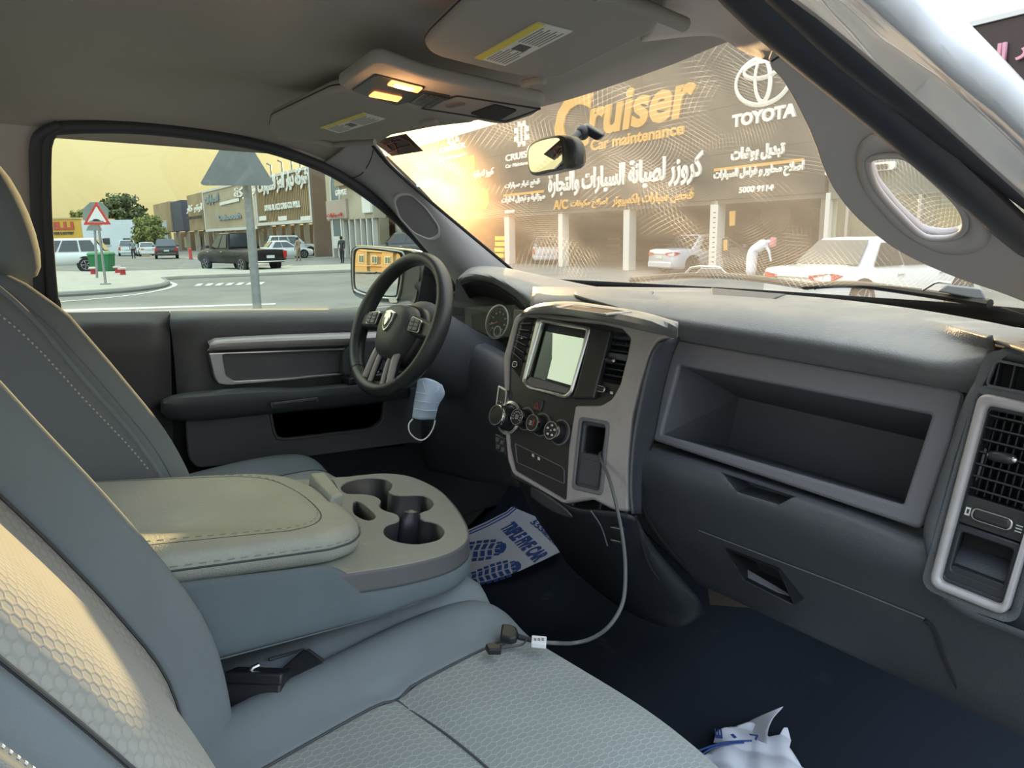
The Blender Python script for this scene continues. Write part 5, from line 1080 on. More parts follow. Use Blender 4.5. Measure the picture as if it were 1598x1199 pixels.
# ================================================================== usb cable
uc = thing('usb_cable', 'dark charging cable from the dash pocket ending in an uncapped socket on the seat', 'cable', tuple(P(830, 1003, z=.44)))
cb = [S.to3(*S.uv(938, 700), -.02), S.to3(*S.uv(941, 712), .008), P(950, 745, y=-.155), P(962, 790, y=-.18), P(972, 840, y=-.205), P(976, 890, y=-.24), P(972, 940, y=-.275), P(952, 976, y=-.30), P(925, 996, y=-.315), P(895, 1004, y=-.335), P(868, 1004, z=.443), P(852, 1003, z=.445), P(828, 1000, z=.447)]
tube('cord', cat_rom(cb, 90), .0028, mat('cable_grey', (.10, .105, .11), .45), uc, n=10)
UPL = Plane(P(830, 1003, z=.444), P(853, 1003, z=.444)-P(780, 990, z=.444), P(800, 980, z=.444)-P(800, 1010, z=.444))
def up_(q, h0, h1, nm, m, bev=.001): return pquad(nm, UPL, UPL.px(q, .004), h0, h1, m, uc, bevel=bev)
up_([(829, 1007), (852, 1009), (853, 997), (830, 995)], .0, .0075, 'white_tag', mat('tag_white', (.72, .74, .76), .5))
for k in range(3): up_([(833+k*6, 1004), (837+k*6, 1004.5), (837+k*6, 1000.5), (833+k*6, 1000)], .0074, .008, 'tag_print', mat('label_grey', (.25, .25, .25), .6), 0)
plate('socket_body', UPL, rc(UPL.px([(780, 998), (797, 1002), (806, 1000), (809, 992), (806, 984), (797, 980), (783, 979)], .004), .003), blk, uc, h=.010, t=.011, bevel=.003)
for k in range(6): q = UPL.uv(811+k*3.2, 994.5+k*.9, .004); ball('strain_relief_ring', UPL.to3(q[0], q[1], .004), .0042-.0002*k, blk, uc, n=10)
plate('rubber_cap', UPL, rc(UPL.px([(757, 1010), (762, 1018), (782, 1018), (783, 1010), (764, 1006)], .004), .002), blk, uc, h=.008, t=.009, bevel=.002)
tube('cap_strap', cat_rom([UPL.to3(*UPL.uv(*p, .004), .005) for p in ((782, 1012), (800, 1010), (815, 1007), (824, 998))], 16), .0014, blk, uc, n=6)
# ================================================================== paper floor mats
paper = mat('paper_white', (.50, .50, .54), .8, var=.05, vscale=12); ink = mat('blue_ink', (.02, .06, .22), .7)
PM = Plane((-.55, .30, .05), (1, 0, 0), (0, .95, .30))
pm = thing('paper_floor_mat', 'printed paper mat with blue lettering and boot prints on the driver side floor', 'paper mat', tuple(PM.o))
poly = PM.px([(690, 846), (733, 827), (760, 815), (791, 799), (803, 788), (820, 767), (843, 795), (858, 822), (874, 862), (845, 876), (810, 892), (770, 905), (735, 917), (690, 920)])
plate('paper_sheet', PM, poly, paper, pm, h=.002, t=.002)
for off in (0, 1):
    L = [(700, 845+off*4), (733, 831+off*4), (762, 818+off*4.5), (793, 801+off*5), (808, 788+off*5), (822, 772+off*4)]
    tube('border_line', [PM.to3(*PM.uv(*p), .003) for p in L], .0022, ink, pm, n=6)
def along(pl, p0, p1, htpx, s, nm, m, par, h=.003, bold=.02):
    a = np.array(pl.uv(*p0)); b = np.array(pl.uv(*p1)); u = np.array(pl.uv(*htpx)); e = b-a; w = np.linalg.norm(e); e /= w; n = np.array((-e[1], e[0])); hh = abs((u-a)@n)
    if (u-a)@n < 0: n = -n
    o = pl.to3(*a, h); E1 = pl.e1*e[0]+pl.e2*e[1]; E2 = pl.e1*n[0]+pl.e2*n[1]; N3 = np.cross(E1, E2)
    M = Matrix(((E1[0], E2[0], N3[0], o[0]), (E1[1], E2[1], N3[1], o[1]), (E1[2], E2[2], N3[2], o[2]), (0, 0, 0, 1)))
    return text(nm, s, M, w, hh, m, par, ext=.0006, bold=bold)
along(PM, (780, 826), (834, 880), (800, 812), 'TRIPLE FIVE CAR', 'lettering', ink, pm, bold=.05)
along(PM, (827, 817), (845, 832), (834, 812), '555', 'lettering', ink, pm, bold=.03)
along(PM, (845, 832), (866, 853), (849, 829), 'TRIPLE FIVE CAR', 'small_lettering', ink, pm)
tube('printed_arc', [PM.to3(*PM.uv(*p), .003) for p in ((833, 819), (838, 813), (848, 815), (858, 828), (868, 846))], .0022, ink, pm, n=6)
def bootprint(c0, c1, w, par):
    """lugs of a boot sole printed between heel c0 and toe c1 (plane coordinates)"""
    c0, c1 = np.array(c0), np.array(c1); e = c1-c0; Ln = np.linalg.norm(e); e /= Ln; n = np.array((-e[1], e[0]))
    for k in range(7):
        s = k/7; ww = w*(.75+.25*math.sin(s*PI))*(1 if s < .8 else .75)
        for sd in (-1, 1):
            q = [c0+e*Ln*(s+.02)+n*sd*ww*.04, c0+e*Ln*(s+.11)+n*sd*ww*.04, c0+e*Ln*(s+.14)+n*sd*ww*.30, c0+e*Ln*(s+.05)+n*sd*ww*.30]
            q = q if sd > 0 else q[::-1]
            plate('sole_lug', PM, [tuple(a) for a in q][::-1] if False else [tuple(a) for a in q], ink, par, h=.0034, t=.0008)
            q = [c0+e*Ln*(s+.03)+n*sd*ww*.37, c0+e*Ln*(s+.14)+n*sd*ww*.37, c0+e*Ln*(s+.14)+n*sd*ww*.5, c0+e*Ln*(s+.03)+n*sd*ww*.5]
            plate('sole_lug', PM, [tuple(a) for a in q], ink, par, h=.0034, t=.0008)
    q = [c1+n*w*.28-e*Ln*.02, c1+n*w*.2+e*Ln*.08, c1+e*Ln*.11, c1-n*w*.2+e*Ln*.08, c1-n*w*.28-e*Ln*.02]
    plate('sole_toe', PM, [tuple(a) for a in q], ink, par, h=.0034, t=.0008)
bootprint(PM.uv(705, 865), PM.uv(782, 857), .10, pm)
bootprint(PM.uv(735, 906), PM.uv(806, 885), .085, pm)
PQ = Plane((.36, .10, .012), (1, 0, 0), (0, 1, .02))
p2 = thing('torn_paper_mat', 'torn crumpled piece of white paper mat with blue print on the passenger floor', 'paper mat', tuple(PQ.o))
tp_ = PQ.px([(1060, 1230), (1076, 1198), (1105, 1183), (1122, 1172), (1113, 1166), (1117, 1155), (1135, 1150), (1150, 1140), (1175, 1136), (1200, 1160), (1215, 1160), (1222, 1150), (1228, 1148), (1234, 1163), (1231, 1180), (1245, 1192), (1262, 1210), (1270, 1240)])
def crumple(nm, pl, poly, m, par, amp, h0, fold=0):
    """a torn sheet: a triangulated polygon pushed up and down by folds"""
    bm = bmesh.new(); vs = [bm.verts.new((a, b, 0)) for a, b in poly]; f = bm.faces.new(vs)
    bmesh.ops.triangulate(bm, faces=bm.faces[:]); 
    for _ in range(4): bmesh.ops.subdivide_edges(bm, edges=bm.edges[:], cuts=1, use_grid_fill=False); bmesh.ops.triangulate(bm, faces=bm.faces[:])
    V = [v.co.copy() for v in bm.verts]; Fc = [[v.index for v in f.verts] for f in bm.faces]; bm.verts.index_update(); Fc = [[v.index for v in f.verts] for f in bm.faces]; V = [v.co.copy() for v in bm.verts]; bm.free()
    out = []
    for v in V:
        h = h0+amp*(abs(math.sin(v.x*31+v.y*17))+.6*abs(math.sin(v.x*-23+v.y*47+1))+.3*math.sin(v.x*90+v.y*70)); out.append(pl.to3(v.x, v.y, h))
    return O(nm, out, Fc, m, par, solid=.0006, ang=35)
paper2 = mat('paper_white_near', (.62, .64, .72), .8)
crumple('paper_sheet', PQ, tp_, paper2, p2, .010, .004)
fr = [P(*p[:2], y=p[2]) for p in ((1222, 1103, .27), (1200, 1112, .24), (1170, 1126, .22), (1148, 1142, .20))]
fr2 = [P(*p[:2], y=p[2]) for p in ((1222, 1104, .27), (1206, 1122, .22), (1198, 1142, .18), (1198, 1162, .15))]
loft('curled_flap', [fr, fr2], paper2, p2, nu=16, nv=8, solid=.0008, ang=180)
along(PQ, (1127, 1172), (1125, 1157), (1115, 1165), 'E', 'lettering', ink, p2, h=.026, bold=.03)
along(PQ, (1149, 1170), (1143, 1164), (1145, 1172), 'I', 'lettering', ink, p2, h=.026, bold=.03)
along(PQ, (1188, 1172), (1176, 1161), (1180, 1176), 'V', 'lettering', ink, p2, h=.026, bold=.03)
for k, L in enumerate((((1076, 1196), (1120, 1180), (1150, 1176), (1172, 1175)), ((1092, 1199), (1110, 1187), (1140, 1180), (1160, 1178)))): tube('border_line', cat_rom([PQ.to3(*PQ.uv(*p), .026) for p in L], 20), .0018, ink, p2, n=6)
# bare sheet of card showing under the dash
cd_ = thing('loose_floor_card', 'small tan scrap of card lying under the dashboard by the tunnel', 'card', tuple(P(1140, 935, z=.05)))
q = [P(a, b, y=.30) for a, b in ((1108, 944), (1182, 950), (1130, 924), (1104, 914))]; O('card', q+[p+np.array((0, .003, 0)) for p in q], BF, mat('tan_card', (.14, .11, .085), .8), cd_, bevel=0)
# pedals in the driver footwell
for nm, lbl, x, w in (('brake_pedal', 'wide black brake pedal in the dark driver footwell', -.45, .10), ('accelerator_pedal', 'narrow black accelerator pedal in the dark driver footwell', -.33, .05)):
    t = thing(nm, lbl, 'pedal', (x, .52, .2)); hexa('pedal_pad', [(x-w/2, .50, .14), (x+w/2, .50, .14), (x+w/2, .53, .145), (x-w/2, .53, .145), (x-w/2, .53, .22), (x+w/2, .53, .22), (x+w/2, .55, .22), (x-w/2, .55, .22)], blk, t, bevel=.006); tube('pedal_arm', [(x, .54, .19), (x, .60, .32), (x, .62, .5)], .008, blk, t, n=8)
# ================================================================== the street outside, on ground that slopes one degree against the truck
PHI = .018
FH = np.array((-math.sin(YAW), math.cos(YAW), 0.)); ZU = np.array((0, 0, 1.))
ER = RT*math.cos(PHI)+ZU*math.sin(PHI); EZ = ZU*math.cos(PHI)-RT*math.sin(PHI); EO = CAM-EZ*1.65
EM = Matrix(((ER[0], FH[0], EZ[0], EO[0]), (ER[1], FH[1], EZ[1], EO[1]), (ER[2], FH[2], EZ[2], EO[2]), (0, 0, 0, 1)))
def EL(px, py, z=None, d=None):
    """where the view ray meets height z (or depth d) of the street frame: (right, depth, height)"""
    v = ray(px, py); l = np.array((v@ER, v@FH, v@EZ)); c = np.array((0, 0, 1.65))
    t = (z-1.65)/l[2] if z is not None else d/l[1]
    return c+t*l
def EW(q): return EO+ER*q[0]+FH*q[1]+EZ*q[2]
def EWP(px, py, z=None, d=None): return EW(EL(px, py, z, d))
def eplace(q, rz=0.0): return EM @ Matrix.Translation((q[0], q[1], q[2])) @ Matrix.Rotation(rz, 4, 'Z')
asphalt = mat('dusty_asphalt', (.17, .165, .15), .85, var=.18, vscale=.5, bump=.3, bscale=40)
pave = mat('pale_pavement', (.36, .34, .29), .85, var=.1, vscale=1.2)
stucco = mat('sand_stucco', (.42, .30, .16), .9, var=.08, vscale=.6)
glassd = mat('dark_car_glass', (.03, .035, .04), .08, spec=.8)
rubber = mat('tyre_rubber', (.02, .02, .02), .8)
alloy = mat('alloy_rim', (.45, .45, .46), .3, metal=.8)
redl = mat('red_tail_light', (.45, .02, .02), .25, coat=.5)
galv = mat('galvanised_steel', (.30, .31, .31), .45, metal=.5, var=.12, vscale=20)
whitep = mat('white_road_paint', (.50, .50, .46), .8, var=.1, vscale=3)
g4 = [EW((a, b, 0)) for a, b in ((-400, -300), (400, -300), (400, 500), (-400, 500))]
struct(O('ground', g4, [(0, 1, 2, 3)], asphalt, smooth=False))
GP = Plane(EO, ER, FH)   # ground plane
# paved islands and the band of light paving, with kerbs
isl = GP.px([(-200, 425), (60, 427), (160, 428), (300, 424), (600, 414), (600, 423), (420, 430), (290, 435), (250, 438), (262, 444), (245, 450), (180, 457), (60, 464), (-200, 470)])
struct(plate('pavement_island', GP, rc(isl, .3), pave, h=.14, t=.14, bevel=.02))
kr = cat_rom([GP.to3(*GP.uv(*p), .07) for p in ((-150, 470), (60, 465), (180, 458), (243, 451), (261, 445), (256, 440))], 40)
struct(tube('kerb', kr, .10, mat('kerb_grey', (.22, .22, .20), .9), n=8))
wl_ = cat_rom([GP.to3(*GP.uv(*p), .01) for p in ((-100, 480), (70, 473), (190, 463), (252, 453), (273, 445), (262, 440))], 40)
t = thing('road_marking', 'curved white line painted around the end of the paved island', 'road marking', tuple(wl_[20])); tube('line', wl_, .09, whitep, t, n=6, sq=(1, .1))
t = thing('road_marking', 'broken row of faded white blocks painted on the road behind the black pickup', 'road marking', tuple(GP.to3(*GP.uv(340, 445))))
for k in range(7): pquad('painted_block', GP, GP.px([(303+k*16, 447-k*.4), (312+k*16, 446.6-k*.4), (318+k*16, 443-k*.4), (309+k*16, 443.4-k*.4)]), .002, .012, whitep, t, bevel=0)
t = thing('road_marking', 'long faded white line crossing the near road below the driver window', 'road marking', tuple(GP.to3(*GP.uv(300, 470)))); pquad('line', GP, GP.px([(90, 487), (430, 476), (430, 474), (90, 484)]), .002, .012, whitep, t, bevel=0)
# forecourt in front of the shops
fc = GP.px([(600, 425), (2000, 470), (2000, 400), (600, 395)])
# ------------------------------------------------------------------ main shop front
def facade_plane(px, d, vpx, vpy):
    A = EL(px, 366, d=d); A[2] = 0
    v = ray(vpx, vpy); l = np.array((v@ER, v@FH)); l /= np.linalg.norm(l); e = -(ER*l[0]+FH*l[1])
    return Plane(EW(A), e, EZ)
FP = facade_plane(1110, 28, 150, 378)
sign_m = mat('grey_brown_cladding', (.055, .050, .042), .6, var=.12, vscale=.8)
orange = mat('orange_letters', (.62, .33, .06), .5); wlet = mat('white_letters', (.78, .76, .70), .5); yel = mat('yellow_letters', (.80, .58, .05), .5)
s_l = FP.uv(588, 330)[0]; s_r = FP.uv(1287, 300)[0]; z_b = FP.uv(1110, 313)[1]; z_t = FP.uv(690, 218)[1]
shop = thing('car_repair_shop', 'car repair shop with a tall grey brown sign wall of orange and white letters', 'shop', tuple(FP.to3(0, 0)))
s_m = FP.uv(800, 300)[0]; z_t2 = FP.uv(790, 80)[1]
pbox('sign_wall', FP, s_l, z_b, s_m, z_t, -.6, 0, sign_m, shop, bevel=.02); pbox('sign_wall', FP, s_m, z_b, s_r, z_t2, -.6, .0, sign_m, shop, bevel=.02)
nx = 14
for k in range(1, nx): x = s_l+(s_r-s_l)*k/nx; pbox('panel_joint', FP, x-.012, z_b, x+.012, z_t if x < s_m else z_t2, -.01, .004, mat('joint_dark', (.03, .028, .024), .8), shop, bevel=0)
for z in (z_b+1.6, z_b+3.2): pbox('panel_joint', FP, s_l, z-.012, s_r, z+.012, -.01, .004, mat('joint_dark', (.03, .028, .024), .8), shop, bevel=0)
pbox('ceiling_slab', FP, s_l, z_b-.15, s_r, z_b+.05, -9, -.05, mat('garage_ceiling', (.10, .09, .08), .9), shop)
pbox('back_wall', FP, s_l, 0, s_r, z_b, -9.2, -9, mat('garage_wall', (.16, .14, .12), .9, var=.15, vscale=.7), shop)
for k, x in enumerate((s_l, s_r-.2)): pbox('side_wall', FP, x, 0, x+.2, z_b, -9, -.1, mat('garage_wall', (.16, .14, .12), .9, var=.15, vscale=.7), shop)
pil_w = mat('white_pillar', (.62, .60, .55), .7)
for px, w in ((620, .55), (702, .5), (790, .55), (873, .38), (975, .42), (1110, .40), (1284, .16)):
    s = FP.uv(px, 400)[0]; pl_ = pbox('pillar', FP, s-w/2, 0, s+w/2, z_b, -.45, -.05, pil_w, shop, bevel=.02)
    if px == 1110:
        for k in range(12): pbox('pillar_mark', FP, s-.02, .3+k*.18, s+.1, .33+k*.18, -.05, -.045, mat('joint_dark', (.03, .028, .024), .8), pl_, bevel=0)
for k in range(9):   # shelving and machines at the back of the garage
    s = s_l+1.5+(s_r-s_l-3)*k/8.5; hgt = 1.2+.7*((k*37) % 5)/5
    pbox('workshop_cabinet', FP, s, 0, s+1.3, hgt, -8.9, -8.2, mat('cab%d' % (k % 4), [(.20, .13, .08), (.08, .10, .14), (.22, .20, .18), (.10, .08, .06)][k % 4], .6), shop)
    for q in range(3): pbox('cabinet_shelf', FP, s, hgt*(q+1)/4, s+1.3, hgt*(q+1)/4+.05, -8.2, -8.1, pil_w, shop)
for px, py in ((780, 372), (780, 381), (779, 390), (778, 399)):
    s, z = FP.uv(px, py, -.5); pbox('yellow_crate', FP, s-.6, z-.12, s+.6, z+.12, -1.2, -.5, yel, shop)
s, z = FP.uv(1208, 333, -8); lathe('wall_clock', [(.9, 0), (.9, .1), (.7, .1), (.01, .1)], basis(FP, FP.to3(s, z, -8.2)), mat('tyre_display', (.30, .29, .24), .7), shop)
for s0, col in ((1138, (.7, .45, .06)), (1147, (.7, .45, .06))): pass
q = FP.px([(1119, 372), (1129, 371), (1129, 402), (1119, 402)]); pquad('yellow_banner', FP, [q[3], q[2], q[1], q[0]], -.30, -.26, mat('dark_banner', (.05, .05, .05), .7), shop)
q = FP.px([(1121, 375), (1127, 374), (1127, 391), (1121, 391)]); pquad('banner_text_block', FP, [q[3], q[2], q[1], q[0]], -.26, -.25, orange, shop)
q = FP.px([(1130, 330), (1139, 329), (1138, 352), (1130, 353)]); pquad('yellow_banner', FP, [q[3], q[2], q[1], q[0]], -.30, -.26, orange, shop)
def sgn(p0, p1, h, s, m, nm='lettering', ar=False, bold=.03, par=None, pl=None, hh=.02, shear=0):
    pl = pl or FP; par = par or shop
    a = np.array(pl.uv(*p0)); b = np.array(pl.uv(*p1)); u = np.array(pl.uv(p0[0], p0[1]-h))
    e = np.array((1., 0)); w = b[0]-a[0]; H = u[1]-a[1]; y = (a[1]+b[1])/2
    H = (pl.uv((p0[0]+p1[0])/2, (p0[1]+p1[1])/2-h)[1]-pl.uv((p0[0]+p1[0])/2, (p0[1]+p1[1])/2)[1])
    return text(nm, s, pl.mat(a[0], y, hh), w, H, m, par, ext=.08, bold=bold, ar=ar, shear=shear)
sgn((868, 243), (926, 231), 92, 'C', orange, 'large_initial', bold=.04, shear=.1)
sgn((920, 214), (1088, 182), 66, 'ruiser', orange, bold=.032, shear=.15)
sgn((924, 236), (1070, 210), 19, 'Car maintenance', orange, bold=.03)
sgn((1145, 199), (1245, 183), 21, 'TOYOTA', wlet, bold=.05)
for cx, cy, rx, ry, w in ((1193, 126, 43, 37, .06), (1192, 125, 12, 34, .06), (1190, 109, 27, 13, .06)):
    L = [FP.to3(*FP.uv(cx+rx*math.cos(a), cy-ry*math.sin(a)-.19*rx*math.cos(a)), .05) for a in np.linspace(0, 2*PI, 49)[:-1]]
    tube('oval_emblem_ring', L, .085, wlet, shop, n=6, closed=True, sq=(.5, 1))
sgn((1143, 257), (1226, 245), 25, 'تبديل بوشات', wlet, ar=True, bold=.05)
sgn((1116, 288), (1256, 270), 21, 'اصلاح محاور و فرامل السيارات', wlet, ar=True, bold=.04)
sgn((1156, 303), (1209, 297), 10, '5000 9114', wlet)
def rule(p0, p1, th): a, b = FP.uv(*p0), FP.uv(*p1); z = (a[1]+b[1])/2; pbox('orange_rule', FP, a[0], z-th, b[0], z+th, 0, .06, orange, shop, bevel=0)
rule((1116, 265), (1256, 250), .05); rule((787, 306), (850, 298), .06)
sgn((858, 312), (1098, 284), 46, 'كروزر لصيانة السيارات والتجارة', wlet, ar=True, bold=.03)
sgn((958, 326), (1084, 313), 20, 'فحص سيارات بلكمبيوتر', orange, ar=True, bold=.03)
sgn((893, 328), (950, 323), 15, 'اصلاح مكيفات', orange, ar=True, bold=.03); sgn((866, 328), (888, 326), 15, 'A/C', orange)
def gear(px, py, rx, ry):
    for k in range(3):
        x = px+(k-1)*rx*.62; q0 = FP.uv(x, py+ry*(.95-.25*abs(k-1))-(k-1)*2); q1 = FP.uv(x, py-ry*(.95-.25*abs(k-1))-(k-1)*2); pbox('gear_emblem_bar', FP, q0[0]-.08, q0[1], q0[0]+.08, q1[1], 0, .06, wlet, shop, bevel=0)
    for k in range(8):
        a = k*PI/4+.4; q = FP.uv(px+rx*math.cos(a), py-ry*math.sin(a)-.15*rx*math.cos(a)); pbox('gear_emblem_tooth', FP, q[0]-.13, q[1]-.13, q[0]+.13, q[1]+.13, 0, .06, wlet, shop, bevel=0)
gear(815, 209, 10, 17); gear(708, 214, 8, 13)
sgn((791, 252), (840, 244), 11, 'CRUISER', wlet); sgn((791, 262), (836, 256), 6, 'Car Maintenance', wlet, 'small_lettering')
sgn((790, 299), (844, 291), 13, 'قطع غيار سيارات', wlet, ar=True); sgn((785, 321), (852, 312), 13, 'ميزانية و تبديل اطارات', wlet, ar=True); sgn((790, 334), (804, 332), 5, '5000 9114', wlet, 'small_lettering')
sgn((689, 240), (728, 231), 9, 'CRUISER', wlet); sgn((689, 251), (728, 243), 5, 'Car Maintenance', wlet, 'small_lettering')
sgn((674, 298), (742, 282), 40, 'اطـــارات', yel, ar=True, bold=.06); sgn((742, 282), (772, 274), 14, 'كروز لتجارة', wlet, ar=True); sgn((652, 296), (674, 291), 12, 'وزيوت', wlet, ar=True)
for px, py in ((756, 311), (731, 315), (708, 318), (689, 320)):
    c = FP.uv(px, py); r = abs(FP.uv(px, py-16)[1]-c[1]); dsc = lathe('yellow_disc', [(r, 0), (r, .06), (.01, .06)], basis(FP, FP.to3(c[0], c[1], 0)), yel, shop, n=24)
    for q in range(3): pbox('disc_print', FP, c[0]-r*.45, c[1]-r*.5+q*r*.4, c[0]+r*.45, c[1]-r*.5+q*r*.4+r*.14, .06, .07, orange, dsc, bevel=0)
# neighbouring shop to the right: glass front, dark maroon sign, white wall over it
s2 = FP.uv(1700, 330)[0]+6
nb = thing('glass_fronted_shop', 'glass fronted shop behind the passenger side pillar, with a maroon sign and white upper wall', 'shop', tuple(FP.to3(s_r+2, 0)))
pbox('lintel_wall', FP, s_r+.05, z_b-.2, s2, z_b+1.6, -.5, -.1, mat('olive_grey_wall', (.16, .16, .13), .8), nb)
pbox('shop_back_wall', FP, s_r+.05, 0, s2, z_b, -6.2, -6, mat('shop_interior', (.30, .32, .27), .9), nb)
pbox('shop_glass', FP, s_r+.05, .1, s2, z_b-.2, -.22, -.2, glassmat('shop_glass', (.75, .82, .76), .12), nb)
zq = FP.uv(1555, 34)[1]; zq2 = FP.uv(1598, 150)[1]
pbox('maroon_sign', FP, FP.uv(1440, 60)[0], zq2-.4, s2, zq, -.4, .1, mat('maroon_cladding', (.040, .022, .022), .5), nb, bevel=.03)
pbox('sign_edge_strip', FP, FP.uv(1400, 60)[0], zq, s2, zq+.12, -.4, .16, mat('pale_edge', (.6, .6, .58), .5), nb)
pbox('upper_wall', FP, FP.uv(1380, 40)[0], zq+.12, s2, zq+6, -1.5, -.3, mat('white_rendered_wall', (.75, .68, .66), .9), nb)
sgn((1548, 110), (1574, 102), 36, 'الـ', mat('pink_letters', (.66, .30, .38), .5), ar=True, par=nb, hh=.12, bold=.04)
sgn((1590, 98), (1660, 80), 30, 'كـار', mat('pink_letters', (.66, .30, .38), .5), ar=True, par=nb, hh=.12, bold=.04)
for px in (1318, 1372, 1430, 1500, 1580): s = FP.uv(px, 330)[0]; pbox('glass_mullion', FP, s-.05, .1, s+.05, z_b-.2, -.25, -.12, alloy, nb)
q = FP.px([(1284, 263), (1390, 252), (1390, 264), (1284, 275)]); z0 = FP.uv(1370, 267)[1]; z1 = FP.uv(1370, 254)[1]
a0_, a1_ = FP.uv(1284, 270)[0]+.1, FP.uv(1398, 260)[0]
plate('phone_sign', FP, rc([(a0_, z0), (a1_, z0), (a1_, z1), (a0_, z1)], .15), wlet, nb, h=.05, t=.1, bevel=.01)
sgn((1364, 266), (1388, 263), 8, '6803', mat('sign_text_dark', (.08, .07, .06), .6), par=nb, hh=.06); sgn((1296, 273), (1306, 272), 8, 'T', mat('sign_text_dark', (.08, .07, .06), .6), par=nb, hh=.06)
for px, py, w, h in ((1310, 358, 1.0, 1.3), (1478, 330, 1.6, 1.0), (1445, 340, .7, 1.2)):
    c = FP.uv(px, py); pbox('yellow_poster', FP, c[0]-w/2, c[1]-h/2, c[0]+w/2, c[1]+h/2, -5.9, -5.8, mat('poster_yellow', (.55, .36, .08), .7), nb)
for px, py in ((1391, 293), (1462, 290)): c = FP.uv(px, py); pbox('lit_tube', FP, c[0]-.2, c[1]-.03, c[0]+.2, c[1]+.03, -3, -2.9, mat('tube_light', (1, 1, 1), .5, emit=(1, .98, .9), estr=3), nb)
for k in range(8): pbox('brick_band', FP, s_r+.1+k*.5, 0, s_r+.55+k*.5, .35, -.2, -.05, mat('dark_tile', (.08, .08, .07), .6), nb, bevel=.01)
# ------------------------------------------------------------------ row of car dealers down the street
LP = facade_plane(490, 66, -10, 384)
wood = mat('tan_striped_cladding', (.34, .25, .14), .8, var=.15, vscale=.35)
row_ = thing('showroom_row', 'long tan clad row of car showrooms with big white letters, seen through the driver window', 'building', tuple(LP.to3(0, 0)))
lz = lambda px, py: LP.uv(px, py)[1]; ls = lambda px: LP.uv(px, 350)[0]
def lbox(nm, px0, px1, z0, z1, h0, h1, m, **k): return pbox(nm, LP, ls(px0), z0, ls(px1), z1, h0, h1, m, row_, bevel=.02, **k)
zt1, zb1 = lz(486, 258), lz(491, 347)
lbox('sign_panel', 403, 489, zb1, zt1, -1.2, 0, wood)
lbox('sign_panel', 321, 402, zb1-.3, lz(330, 295), -1.2, 0, mat('pale_sign_panel', (.40, .33, .22), .8, var=.1, vscale=.4))
lbox('sign_panel', 291, 319, zb1, lz(305, 301), -1.2, -.4, wood)
lbox('sign_panel', 246, 272, zb1, lz(260, 316), -1.2, .4, wood)
lbox('dark_side_panel', 272, 288, zb1, lz(280, 313), -1.2, .2, mat('navy_panel', (.06, .07, .10), .7))
for a, b, c, d_ in ((403, 489, zb1, zt1), (321, 402, zb1-.3, lz(330, 295))):
    sa, sb = ls(a), ls(b); frame('white_panel_frame', LP, [(sa, c), (sb, c), (sb, d_), (sa, d_)], [(sa+.35, c+.3), (sb-.3, c+.3), (sb-.3, d_-.25), (sa+.35, d_-.25)], pil_w, row_, h=.1, t=.1, bevel=0)
for k in range(34): s = ls(403)+(ls(489)-ls(403))*k/34; pbox('cladding_batten', LP, s-.05, zb1+.3, s+.05, zt1-.25, 0, .06, mat('batten_brown', (.26, .18, .09), .8), row_, bevel=0)
brown_w = mat('brown_stone_wall', (.14, .10, .07), .9, var=.1, vscale=.6)  # dark brown of the return wall and the roof notches
lbox('wall', 240, 489, 0, zb1, -4.5, -3.0, mat('arcade_wall', (.20, .165, .12), .9)); lbox('return_wall', 489, 492, 0, zt1+.3, -1.8, .05, brown_w); lbox('parapet', 322, 489, zt1-.4, zt1+.1, -4, -1.2, wood)
for k, px in enumerate(np.linspace(250, 486, 18)): lbox('arcade_column', px, px+1.4, 0, zb1, -1.4, -.9, mat('column_cream', (.38, .33, .25), .8))
for k, px in enumerate(np.linspace(255, 470, 12)): lbox('showroom_window', px, px+4.5, .4, zb1-.8, -3.0, -2.9, glassd)
for px in (425, 442, 457, 470): p = LP.to3(ls(px), zt1+.1, -.3); tube('roof_floodlight', [p, p+EZ*.9, p+EZ*1.1+LP.n*.4], .09, galv, row_, n=6)
def ltx(p0, p1, h, s, m, ar=False, bold=.04): sgn(p0, p1, h, s, m, ar=ar, bold=bold, par=row_, pl=LP, hh=.1)
ltx((406, 310), (484, 290), 32, 'شركة ديار العز للسيارات', wlet, True, .05); ltx((416, 331), (471, 322), 10, 'DIYAR AL AZZ CARS CO. W.L.L', wlet)
for a, b in ((407, 418), (437, 450), (472, 487)): lbox('small_white_sign', a, b, lz(a, 345), lz(a, 338), .06, .14, wlet)
bl_ = mat('grey_blue_letters', (.25, .30, .32), .6)
ltx((322, 322), (343, 318), 18, 'السيارات', bl_, True); ltx((368, 314), (401, 307), 20, 'شركة', wlet, True); ltx((343, 344), (378, 341), 9, 'Dakooosh', bl_)
p0, p1 = LP.uv(345, 321), LP.uv(375, 314); pquad('white_stripe', LP, [(p0[0], p0[1]), (p1[0], p1[1]), (p1[0], p1[1]+.35), (p0[0], p0[1]+.35)], .1, .15, wlet, row_)
ltx((293, 334), (318, 331), 14, 'اوتو كار', wlet, True); ltx((294, 343), (317, 341), 5, 'AUTO MARKET', mat('sign_text_dark', (.08, .07, .06), .6))
ltx((247, 345), (257, 344), 20, 'سي', mat('sign_text_dark', (.08, .07, .06), .6), True); ltx((261, 345), (271, 344), 20, 'ار', mat('sign_text_dark', (.08, .07, .06), .6), True)
